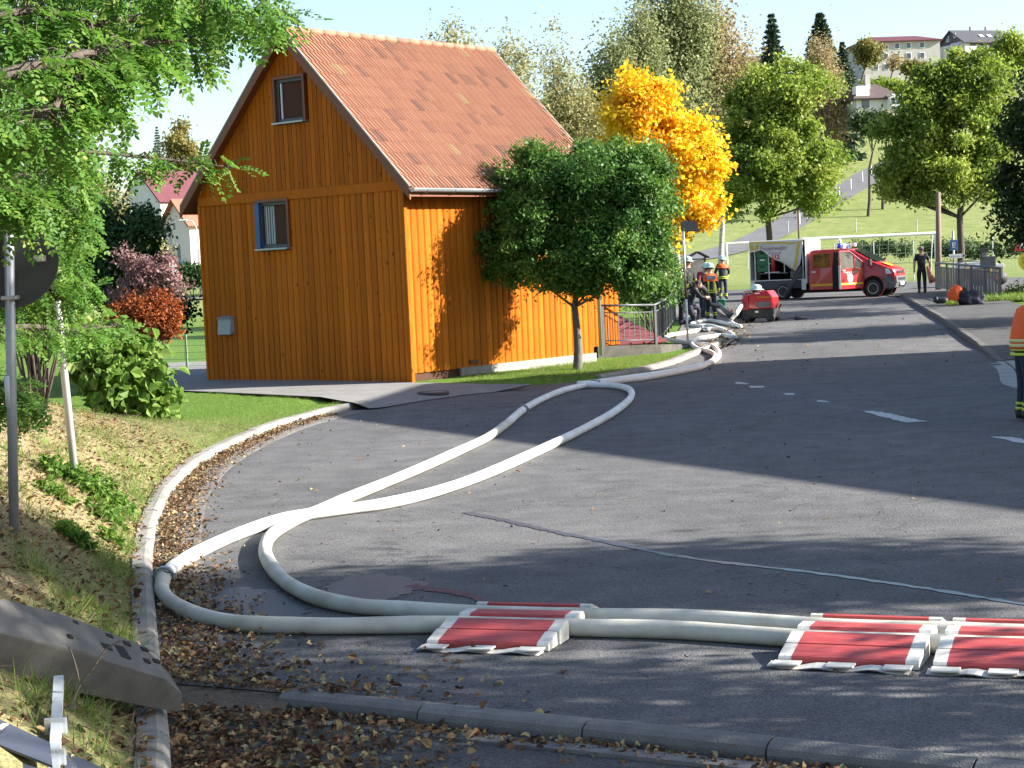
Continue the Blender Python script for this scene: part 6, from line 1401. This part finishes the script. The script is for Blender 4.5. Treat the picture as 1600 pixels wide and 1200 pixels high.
for k, (px, py) in enumerate([(1250, 352), (1262, 343), (1278, 333), (1295, 322), (1312, 310), (1330, 297), (1348, 285), (1362, 275), (1338, 362), (1433, 362), (1232, 365)]):
    p = G0(px, py); tag(MB().tube([p - Vector((0, 0, .2)), p + Vector((0, 0, 1.35))], .05, 6).build('fence_post', M_GOAL if k < 8 else M_STEEL), 'white pasture post beside the climbing lane' if k < 8 else 'grey steel post on the slope behind the pitch', 'post', 'lane fence posts' if k < 8 else 'posts behind the pitch')
pl2 = spot(1246, 180); tag(MB().tube([(0, 0, -.2), (0, 0, at(1243, 322, 180).z - pl2.z)], [.13, .10], 7).build('telegraph_pole', MATS['pole_wood']), 'wooden pole at the lane behind the ash tree', 'pole'); bpy.data.objects['telegraph_pole'].location = pl2

# ------------------------------------------------------------------ building shaped for its shadow and trees outside the frame that throw the road shadows
nbm = empty('shadow_building', (14.4, 29.0, 0), 0, 'unseen flat roofed building, outline shaped to cast the road shadow', 'house')
poly = [(0, 0), (1.2, 5.0), (4.4, 6.6), (7.8, 9.0), (16, 9.6), (20, -14), (12.5, -23.6)]  # footprint is the road shadow's outline carried back towards the sun
MB().prism([(x, y, 0) for x, y in poly], (0, 0, -.3), (0, 0, 8.7)).build('wall', M_RENDER, nbm); MB().prism([(x * 1.01 - .05, y * 1.01, 0) for x, y in poly], (0, 0, 8.7), (0, 0, 9.0)).build('roof', M_BROOF, nbm)
for k in range(5):
    a = Vector((0, 0, 0)).lerp(Vector((12.2, -23.5, 0)), (k + .7) / 6)
    for z in (1.8, 4.6): MB().box(a + Vector((-.03, 0, z)), (1.3, .08, 1.3), rz=math.atan2(-23.5, 12.2)).build('window', M_WIN, nbm)
def off_tree(label, x, y, zc, r, n, seed, sub=40, size=.16, spread=.45, lm=None, rz_=.8):
    z0 = float(base(x, y)); root = empty('roadside_tree', (x, y, z0), 0, label, 'tree', 'trees along the far side of the road')
    P, o, t, s = clumps([(np.array([0, 0, zc]), np.array([r, r, r * rz_]))], sub, n, spread, .2, .8, seed)
    link('crown', leaf_mesh('crown', P, size, lm or L_ASH, o, col=t), root); limb_mesh((0, 0, 0), (0, 0, zc + r * .3), .16, s, 12, seed).build('trunk', BARK, root, True)
off_tree('roadside ash opposite the kerb bend', 12.5, 11.8, 7.0, 1.45, 8000, 81)
off_tree('tall thin roadside ash shading the bank', 12.9, 11.2, 9.2, 1.6, 8000, 88)
off_tree('taller roadside ash next to the unseen building', 15.6, 12.2, 7.2, 1.35, 9000, 82)
off_tree('lightly leaved roadside ash near the footway', 11.4, 8.7, 7.0, 1.7, 5500, 83, 30)
off_tree('young roadside ash beside the footway', 8.9, 8.2, 4.2, 1.2, 2200, 84, 20)
off_tree('roadside ash behind the unseen building', 23.8, 47.1, 6.5, 2.6, 9000, 85, 50, .22, .6)
off_tree('old roadside ash beyond the bridge', 28.0, 66, 7.0, 3.0, 10000, 86, 50, .22, .6)
off_tree('big roadside ash by the stream', 24.7, 57.9, 8.3, 2.8, 12000, 87, 50, .22, .55)
# ------------------------------------------------------------------ shrubs on the left
def shrub(name, label, cat, px, py_foot, Y, ells, n, size, lm, seed, spread=.13, sub=90, elong=1.7, fold=False, group=None, hollow=.4, stems=10, sr=.02, up=.5, outw=.6, depth=.9):
    p = at(px, py_foot, Y); z0 = float(bankz(p.x, Y)) if p.x < xl(Y) else float(base(p.x, Y)); root = empty(name, (p.x, Y, z0), 0, label, cat, group); O = np.array([p.x, Y, z0])
    ell = []
    for (ex, ey, rx, ry, dY) in ells:
        s = (Y + dY) / CAM_F; ell.append((np.array(at(ex, ey, Y + dY)), np.array([rx * s, rx * s * depth, ry * s])))
    P, o, t, sub_ = clumps(ell, sub, n, spread, hollow, .9, seed)
    zmin = np.array([float(bankz(q[0], q[1])) if q[0] < xl(q[1]) else float(base(q[0], q[1])) for q in P]) if Y < 60 else base(P[:, 0], P[:, 1])
    P[:, 2] = np.maximum(P[:, 2], zmin + .02 + .05 * rng.random(len(P)))
    link('crown', leaf_mesh('crown', P - O, size, lm, o, elong, up, outw, col=t, fold=fold), root)
    mb = MB(); g = random.Random(seed)
    for k in g.sample(range(len(sub_)), min(stems, len(sub_))):
        e = Vector(sub_[k] - O); f = Vector((g.uniform(-.1, .1), g.uniform(-.1, .1), -.05)); mb.tube(catmull([f, f.lerp(e, .5) + Vector((g.uniform(-.08, .08), 0, .08)), e], 3), [sr * (1 - .1 * q) for q in range(7)], 5)
    mb.build('stems', BARK, root, True); return root
L_LIL = leafmat('lilac_leaf', [(0, (.018, .045, .014)), (.6, (.035, .085, .022)), (1, (.07, .13, .035))], .3)
L_PUR = leafmat('purple_leaf', [(0, (.15, .075, .08)), (.5, (.25, .135, .135)), (.85, (.35, .22, .205)), (1, (.40, .30, .25))], .4)
L_COP = leafmat('copper_leaf', [(0, (.09, .02, .008)), (.4, (.21, .048, .012)), (.8, (.37, .10, .022)), (1, (.50, .19, .04))], .35)
L_HAZ = leafmat('hazel_leaf', [(0, (.10, .19, .03)), (.5, (.17, .28, .05)), (.85, (.27, .36, .09)), (1, (.38, .40, .12))], .5)
L_LIM = leafmat('lime_leaf', [(0, (.06, .14, .018)), (.5, (.11, .22, .03)), (1, (.2, .3, .05))], .45)
shrub('lilac_bush', 'tall dark green lilac bush behind the copper ball bush', 'bush', 205, 560, 41, [(200, 400, 55, 60, 0), (165, 430, 45, 60, 0), (230, 370, 35, 45, 0), (215, 470, 50, 50, 0), (150, 370, 40, 50, 0), (270, 480, 26, 24, 0)], 15000, .12, L_LIL, 91, .18, 150)
shrub('purple_bush', 'pinkish purple leaved shrub above the copper ball bush', 'bush', 240, 575, 33.6, [(215, 430, 26, 22, 0), (250, 425, 26, 28, 0), (275, 445, 20, 18, 0), (225, 450, 38, 16, 0), (190, 462, 18, 14, 0), (195, 405, 10, 10, 0)], 4200, .075, L_PUR, 92, .09, 60, stems=30, sr=.012)
def ball_bush():
    root = shrub('copper_ball_bush', 'clipped copper red ball shrub on a short stem', 'bush', 233, 600, 32.0, [(226, 497, 48, 38, 0), (205, 500, 34, 32, 0), (250, 495, 30, 34, 0)], 14000, .06, L_COP, 93, .07, 160, stems=16, hollow=.7)
ball_bush()
shrub('hazel_bush', 'large leaved green hazel bush at the foot of the bank', 'bush', 185, 645, 27.5, [(175, 590, 50, 50, 0), (215, 605, 38, 40, 0), (140, 575, 32, 45, 0), (165, 535, 40, 35, 0), (200, 560, 40, 35, 0), (238, 625, 22, 16, 0), (205, 635, 30, 16, 0)], 2400, .17, L_HAZ, 94, .14, 90, elong=1.15, fold=True, stems=20, up=.8, outw=.9)
shrub('elder_bush', 'bright green bush crowding round the sign posts', 'bush', 60, 620, 21.5, [(80, 410, 48, 55, 0), (30, 470, 50, 60, 0), (95, 480, 30, 35, 0), (100, 370, 35, 40, 0), (50, 340, 55, 45, 0)], 9000, .075, L_LIM, 95, .13, 130, elong=2.0, stems=24)
shrub('shaded_slope', 'dark leafy mass standing for a shaded grass slope below the pink house street', 'hedge', 300, 450, 136, [(275, 430, 16, 14, 0), (300, 430, 20, 14, 0), (325, 432, 18, 13, 0)], 4000, .25, L_LIL, 99, .3, 50)  # leafy mass added where the grassy slope is only in shade
shrub('garden_shrub', 'pale green shrub beside the white house garden', 'bush', 175, 470, 70, [(170, 340, 28, 36, 0), (150, 310, 28, 36, 0)], 4000, .17, L_WIL, 96, .3, 80)
shrub('stream_hedge', 'dark low hedge between the bridge railing and the pitch', 'hedge', 1590, 490, 62.5, [(1590, 470, 22, 24, 0), (1625, 470, 28, 26, 0), (1660, 470, 30, 26, 0)], 6500, .10, L_DRK, 97, .14, 80)
shrub('wall_bush', 'dark bush growing between cellar hatch and railing', 'bush', 1020, 500, 50, [(1010, 455, 40, 40, 0), (985, 440, 35, 40, 0), (1040, 440, 30, 45, 0)], 8000, .085, L_ROB, 98, .13, 90)
# weeds on the bank
def weed(label, px, py, rpx, n, seed, size=.055):
    p = G(px, py); root = empty('weed_clump', p, 0, label, 'plant', 'weeds on the bank'); g = np.random.default_rng(seed); s = p.y / CAM_F
    d = _norm(g.normal(size=(n, 3)) * np.array([1, 1, .6]) + np.array([0, 0, .45])); r = g.random(n)[:, None] ** .5
    P = d * r * np.array([rpx * s, rpx * s, rpx * s * .9]); P[:, 2] = np.abs(P[:, 2]) + .02
    gz = np.array([float(bankz(p.x + q[0], p.y + q[1])) for q in P]) - p.z; P[:, 2] += gz
    link('leaves', leaf_mesh('leaves', P, size, L_LIM, d, 1.25, 1.0, .6, fold=True), root)
    mb = MB()
    for k in range(0, n, 9): mb.tube([(0, 0, -.02), Vector(P[k]) * .5 + Vector((0, 0, .03)), Vector(P[k])], [.004, .003, .002], 4, False)
    mb.build('stalks', L_LIM, root)
weed('leafy green weed clump at the leaning pole foot', 160, 785, 52, 620, 101); weed('pale green weed clump left of the leaning pole', 95, 745, 34, 240, 102); weed('second weed clump left of the leaning pole', 88, 780, 28, 160, 103); weed('weed clump downhill towards the kerb', 165, 815, 30, 200, 104); weed('shaded low weed clump in the bank shadow', 120, 850, 30, 200, 105); weed('small weed clump close to the kerb edge', 175, 850, 20, 110, 106)

# ------------------------------------------------------------------ robinia overhanging from the left, with feathered leaves
def robinia():
    O = Vector((-6.6, 11.5, float(bankz(-6.6, 11.5)))); root = empty('robinia_tree', O, 0, 'large robinia with feathered bright green leaves overhanging the bank', 'tree')
    branches = [([(-260, 180), (-60, 90), (140, 40), (300, 20), (445, 22)], 8.6, 10.0), ([(-260, 100), (-40, 10), (160, -40), (320, -30), (420, 5)], 8.2, 9.6), ([(-260, 200), (-40, 130), (110, 90), (210, 70), (300, 60)], 7.6, 9.4),
        ([(-260, 240), (-60, 190), (80, 170), (120, 120), (175, 140)], 8.0, 9.0), ([(-260, 280), (-40, 240), (100, 236), (230, 246), (365, 262)], 8.6, 9.6), ([(-260, 300), (-60, 290), (60, 270), (110, 265), (140, 280)], 12.6, 13.6),
        ([(-260, 330), (-80, 340), (50, 320), (100, 330), (130, 345)], 13.2, 14.0), ([(-260, 60), (-60, -40), (100, -60), (230, -20), (300, 60)], 9.0, 10.0), ([(-260, 150), (-80, 60), (30, 20), (130, 30), (200, 70)], 8.2, 9.0),
        ([(-260, 220), (-80, 150), (20, 120), (90, 130), (130, 180)], 12.6, 13.4), ([(-260, 300), (-80, 230), (0, 200), (70, 220), (110, 290)], 12.6, 13.6), ([(-260, 380), (-80, 400), (20, 400), (90, 420), (140, 450)], 13.5, 16.0),
        ([(-260, 500), (-60, 520), (40, 510), (110, 515), (180, 510)], 13.5, 17), ([(-260, 420), (-60, 380), (40, 370), (100, 400), (140, 470)], 14.0, 16.0), ([(-260, 10), (-30, -30), (180, 10), (300, -10), (345, 35)], 9.5, 11), ([(-260, 250), (-60, 250), (40, 290), (100, 320), (120, 380)], 13.5, 15), ([(-260, 130), (0, 60), (130, 100), (190, 60), (225, 95)], 9.5, 11),
        ([(-260, 560), (-60, 590), (0, 600), (30, 610), (40, 640)], 13.5, 14), ([(-260, 250), (-120, 270), (-40, 285), (20, 300), (60, 335)], 10.0, 10.8), ([(-260, 420), (-60, 440), (20, 430), (60, 440), (90, 470)], 13.4, 14), ([(-260, 300), (-60, 310), (20, 290), (70, 300), (120, 330)], 13.4, 14.5), ([(-260, 200), (-60, 200), (20, 190), (70, 210), (110, 240)], 11, 12)]
    g = np.random.default_rng(77); wood = MB(); LP, LD, LS, LT = [], [], [], []
    hub = at(-330, 260, 10.5)
    wood.tube(catmull([Vector((0, 0, -.3)), Vector((0, 0, 1.0)), (hub - O) * .7 + Vector((0, 0, .2)), hub - O], 5), [.19 - .005 * k for k in range(16)], 9)
    dens = [1.0] * len(branches)
    for bi, (px, y0, y1) in enumerate(branches):
        n = len(px); P = [hub - O] + [at(x, y, y0 + (y1 - y0) * k / (n - 1)) - O for k, (x, y) in enumerate(px)]
        C = catmull(P, 10); wood.tube(C, [(.02 if bi == 4 else .045) * (1 - .93 * k / (len(C) - 1)) + .003 for k in range(len(C))], 6)
        thin = bi == 4
        for k in range(12, len(C)):
            f = k / len(C)
            for rep in range(2 if thin else 3):
                # side twig
                tw = Vector(g.normal(size=3)) * Vector((1, .8, .55)) if False else Vector((g.normal() * 1.0, g.normal() * .8, g.normal() * .55 - .12)); tw.normalize()
                Lw = (.10 if thin else .30) * (1.15 - f * .8) * g.uniform(.4, 1.2); a = C[k]; e = a + tw * Lw + Vector((0, 0, -.25 * Lw))
                wood.tube([a, a.lerp(e, .5) + Vector((0, 0, .03)), e], [.006, .004, .002], 4, False)
                for q in range(3):
                    t = g.uniform(.25, 1.05); LP.append(a.lerp(e, t)); d = (tw + Vector(g.normal(size=3)) * .55 + Vector((.15, 0, -.45))).normalized(); LD.append(d); LS.append(g.uniform(.10, .18) * (.8 if thin else 1)); LT.append(g.random())
    # leaflets
    V, F, RN = [], [], []; NP = 6
    LP = np.array([tuple(q) for q in LP]); LD = np.array([tuple(q) for q in LD]); LS = np.array(LS); LT = np.array(LT); n = len(LP)
    upv = _norm(g.normal(size=(n, 3)) * .45 + np.array([0.15, -.1, 1.0])); sd_ = _norm(np.cross(LD, upv)); nr = np.cross(sd_, LD)
    quads = []
    for j in range(NP * 2 + 1):
        if j == NP * 2: f, s = 1.0, 0
        else: f, s = .22 + .74 * (j // 2) / (NP - 1), (1 if j % 2 else -1)
        sag = -.30 * f * f
        c = LP + LD * (LS * f)[:, None] + np.array([0, 0, 1.0]) * (LS * sag)[:, None]
        ax_ = _norm(sd_ * s * .9 + LD * (.45 if s else 1.0) + np.array([0, 0, -.18]) + g.normal(size=(n, 3)) * .12)
        w = _norm(np.cross(nr + g.normal(size=(n, 3)) * .2, ax_)); ll = (LS * .23)[:, None] * g.uniform(.85, 1.15, (n, 1)); ww = ll * .26
        quads.append(np.stack([c, c + ax_ * ll * .35 + w * ww, c + ax_ * ll * .75 + w * ww * .8, c + ax_ * ll, c + ax_ * ll * .75 - w * ww * .8, c + ax_ * ll * .35 - w * ww], 1))
    Q = np.concatenate(quads); V = Q.reshape(-1, 3); F = np.arange(len(V)).reshape(-1, 6); T = np.tile(LT, NP * 2 + 1) * .6 + g.random(len(F)) * .4
    link('crown', fastmesh('crown', V, F, leafmat('feather_leaf', [(0, (.05, .135, .018)), (.45, (.095, .22, .03)), (.8, (.17, .29, .045)), (.95, (.26, .34, .07)), (1, (.36, .35, .09))], .5), T), root)
    wood.build('trunk', BARK, root, True)
robinia()

# ------------------------------------------------------------------ leaf litter, straw and grass
def surf(x, y):
    x = np.asarray(x, float); y = np.asarray(y, float)
    nz = .05 * np.sin(x * 3.1 + y * 1.7) * np.sin(y * 2.3 - x) + .03 * np.sin(x * 7 + 1) * np.sin(y * 6)
    d = np.clip((xl(y) - x - .3) / 1.0, 0, 1); fb = 1 - np.clip((y - 20) / 10, 0, 1)
    zl = bankz(x, y) + nz * d * (.3 + .7 * fb); zl = np.where(xl(y) - x < .15, base(x, y) + .115, zl)
    zr = base(x, y) + .008; zr = np.where((y < 11) & (x < xnear(y) - .05), -.07, zr); zr = np.where((xl(y) + .43 > x) & (y > 10.8), base(x, y) + .014, zr)
    return np.where(x < xl(y), zl, zr)
M_LITT = leafmat('fallen_leaf', [(0, (.05, .028, .018)), (.3, (.12, .062, .032)), (.55, (.21, .115, .055)), (.75, (.32, .20, .09)), (.88, (.40, .30, .15)), (.94, (.34, .30, .14)), (1, (.13, .15, .08))], .15, .8)
def litter(name, label, X, Y, size, zj=.03, m=None, elong=1.35, jit=.45, kind='stuff'):
    P = np.stack([X, Y, surf(X, Y) + rng.random(len(X)) * zj], -1)
    size = np.broadcast_to(size, (len(X),)) * np.exp(rng.normal(size=len(X)) * .24) * .78
    me = leaf_mesh(name, P, size, m or M_LITT, None, elong, 1.0, 0, jitter=jit, fold=True); tag(link(name, me), label, kind=kind)
g = np.random.default_rng(3)
# gutter drift along the kerb, thickest near the camera
n = 9000; y = 8.2 + 22 * g.random(n) ** 1.7; wdt = np.interp(y, [8, 10, 12, 15, 20, 26, 31], [.95, .85, .55, .36, .32, .28, .2])
x = xl(y) + .02 + np.abs(g.normal(size=n)) * wdt * .62
litter('leaf_litter', 'brown fallen leaves drifted along the kerb gutter', x, y, np.interp(y, [8, 14, 30], [.048, .044, .045]), .035)
n = 1700; t = g.random(n); x = -2.2 + 6.0 * t ** 1.9; y = np.interp(x, [-3.2, -1.2, 2.24, 4.65], [11.05, 10.0, 8.0, 6.6]) - .17 - np.abs(g.normal(size=n)) * .10 * (1.6 - t)
litter('leaf_litter', 'fallen leaves lying along the low near kerb', x, y, .042, .02)
n = 1300; x = g.normal(size=n) * .55 - 1.35; y = 8.9 + g.normal(size=n) * .8; k = x > xl(y) + .05; litter('leaf_litter', 'large brown leaves on the near footway corner', x[k], y[k], .06, .03)
n = 420; y = 9.5 + 22 * g.random(n); x = xl(y) + .3 + g.random(n) ** 1.7 * 9; litter('scattered_leaves', 'single dry leaves scattered over the asphalt', x, y, .042, .006, jit=.25)
n = 260; y = 36 + 34 * g.random(n) ** 1.3; x = xl(y) + .1 + g.random(n) ** 1.6 * 9; litter('scattered_leaves', 'dry leaves scattered over the far street', x, y, .07, .006, jit=.25)
n = 900; y = 44 + 24 * g.random(n); x = xl(y) + g.normal(size=n) * .35; litter('scattered_leaves', 'leaves gathered along the forecourt edge by the hoses', x, y, .07, .02)
# bank: leaves, straw, blades
n = 11000; y = 7.5 + 16.5 * g.random(n); d = g.random(n) ** 1.15 * 4.5; x = xl(y) - .1 - d; litter('bank_leaves', 'dry leaves strewn over the bank', x, y, .05, .03)
M_STRAW = leafmat('dry_straw', [(0, (.13, .08, .052)), (.5, (.25, .17, .112)), (1, (.37, .275, .19))], .2, .9)
n = 26000; y = 7.5 + 20 * g.random(n); x = xl(y) - .15 - g.random(n) ** 1.1 * 5.5; litter('straw', 'dry mown straw on the bank', x, y, .13, .02, M_STRAW, 16, .35)
M_BLADE = leafmat('grass_blade', [(0, (.10, .19, .03)), (.5, (.17, .28, .05)), (.85, (.27, .34, .09)), (1, (.45, .40, .18))], .5, .7)
def grass(name, label, X, Y, size, m=None, lean=.55, elong=22):
    n = len(X); P = np.stack([X, Y, surf(X, Y) - .005], -1); d = _norm(g.normal(size=(n, 3)) * lean + np.array([0, 0, 1.0]))
    me = leaf_mesh(name, P, size, m or M_BLADE, None, elong, 0.0, 0, jitter=1.0, dirs=d * 4, fold=True); tag(link(name, me), label, kind='stuff')
n = 52000; y = 21 + 15.5 * g.random(n); x = xl(y) - .17 - g.random(n) * 6.5
hx = (x + 2.0) * math.sin(HY) + (y - 36.04) * math.cos(HY)
pvm = (y > 33.0 + (x + 2.3) * .0) & (hx > -1.75 - .12 * (x + 2))
k = ~((hx > -1.9) & (y > 32)) & ~((x > -2.6) & (y > 31.5)); grass('lawn_grass', 'short green lawn blades between kerb and paved path', x[k], y[k], .06)
n = 16000; y = 36 + 9.5 * g.random(n); x = xl(y) - .17 - g.random(n) * 2.6; hd_ = ((np.stack([x, y, 0 * x], -1) - HC) @ HN); k = (hd_ > .08) & ~((y > 42.3) & (x < 4.2)); grass('verge_grass', 'short grass along the house wall', x[k], y[k], .09)
# tufts by the kerb
cx = g.random(130); ty = 7.8 + 13 * g.random(130) ** 1.2; tx = xl(ty) - .2 - g.random(130) ** 1.8 * 1.6
kk = g.integers(0, 130, 5200); grass('grass_tufts', 'green grass tufts at the kerb edge and on the bank', tx[kk] + g.normal(size=5200) * .06, ty[kk] + g.normal(size=5200) * .07, .15, None, .5, 32)
n = 4000; y = 21 + 9 * g.random(n); x = xl(y) - .18 - g.random(n) ** 1.5 * 2.2; grass('grass_tufts', 'thin grass growing along the kerb bend', x, y, .09)
n = 12000; y = 40 + 8 * g.random(n); x = -11 + 6.5 * g.random(n); litterx = None
P = np.stack([x, y, bankz(x, y)], -1)
n = 1500; y = 60 + 3 * g.random(n); x = y * .268 + g.random(n) * 1.5 - .3
P = np.stack([x, y, base(x, y) + .1], -1); tag(link('verge_tufts', leaf_mesh('verge_tufts', P, .22, M_BLADE, None, 9, 0, 0, dirs=_norm(g.normal(size=(n, 3)) * .4 + np.array([0, 0, 1.])) * 4, fold=True)), 'rough grass at the bridge railing foot', kind='stuff')
# twigs on the near bank
tw = atz(112, 1098, .45); root = empty('dry_twig', tw, 0, 'bare forked twig sticking up before the plastic sign foot', 'twig'); q = MB()
T0 = Vector((0, 0, 0)); A_ = at(125, 1070, tw.y) - tw; B_ = at(108, 1010, tw.y + .05) - tw; C_ = at(165, 1015, tw.y) - tw
q.tube([T0 - A_ * .3, A_], [.009, .006], 5); q.tube(catmull([A_, at(118, 1040, tw.y) - tw, B_], 3), .004, 4); q.tube(catmull([A_, at(145, 1045, tw.y) - tw, C_, at(190, 1000, tw.y) - tw], 3), .004, 4); q.build('stem', BARK, root)
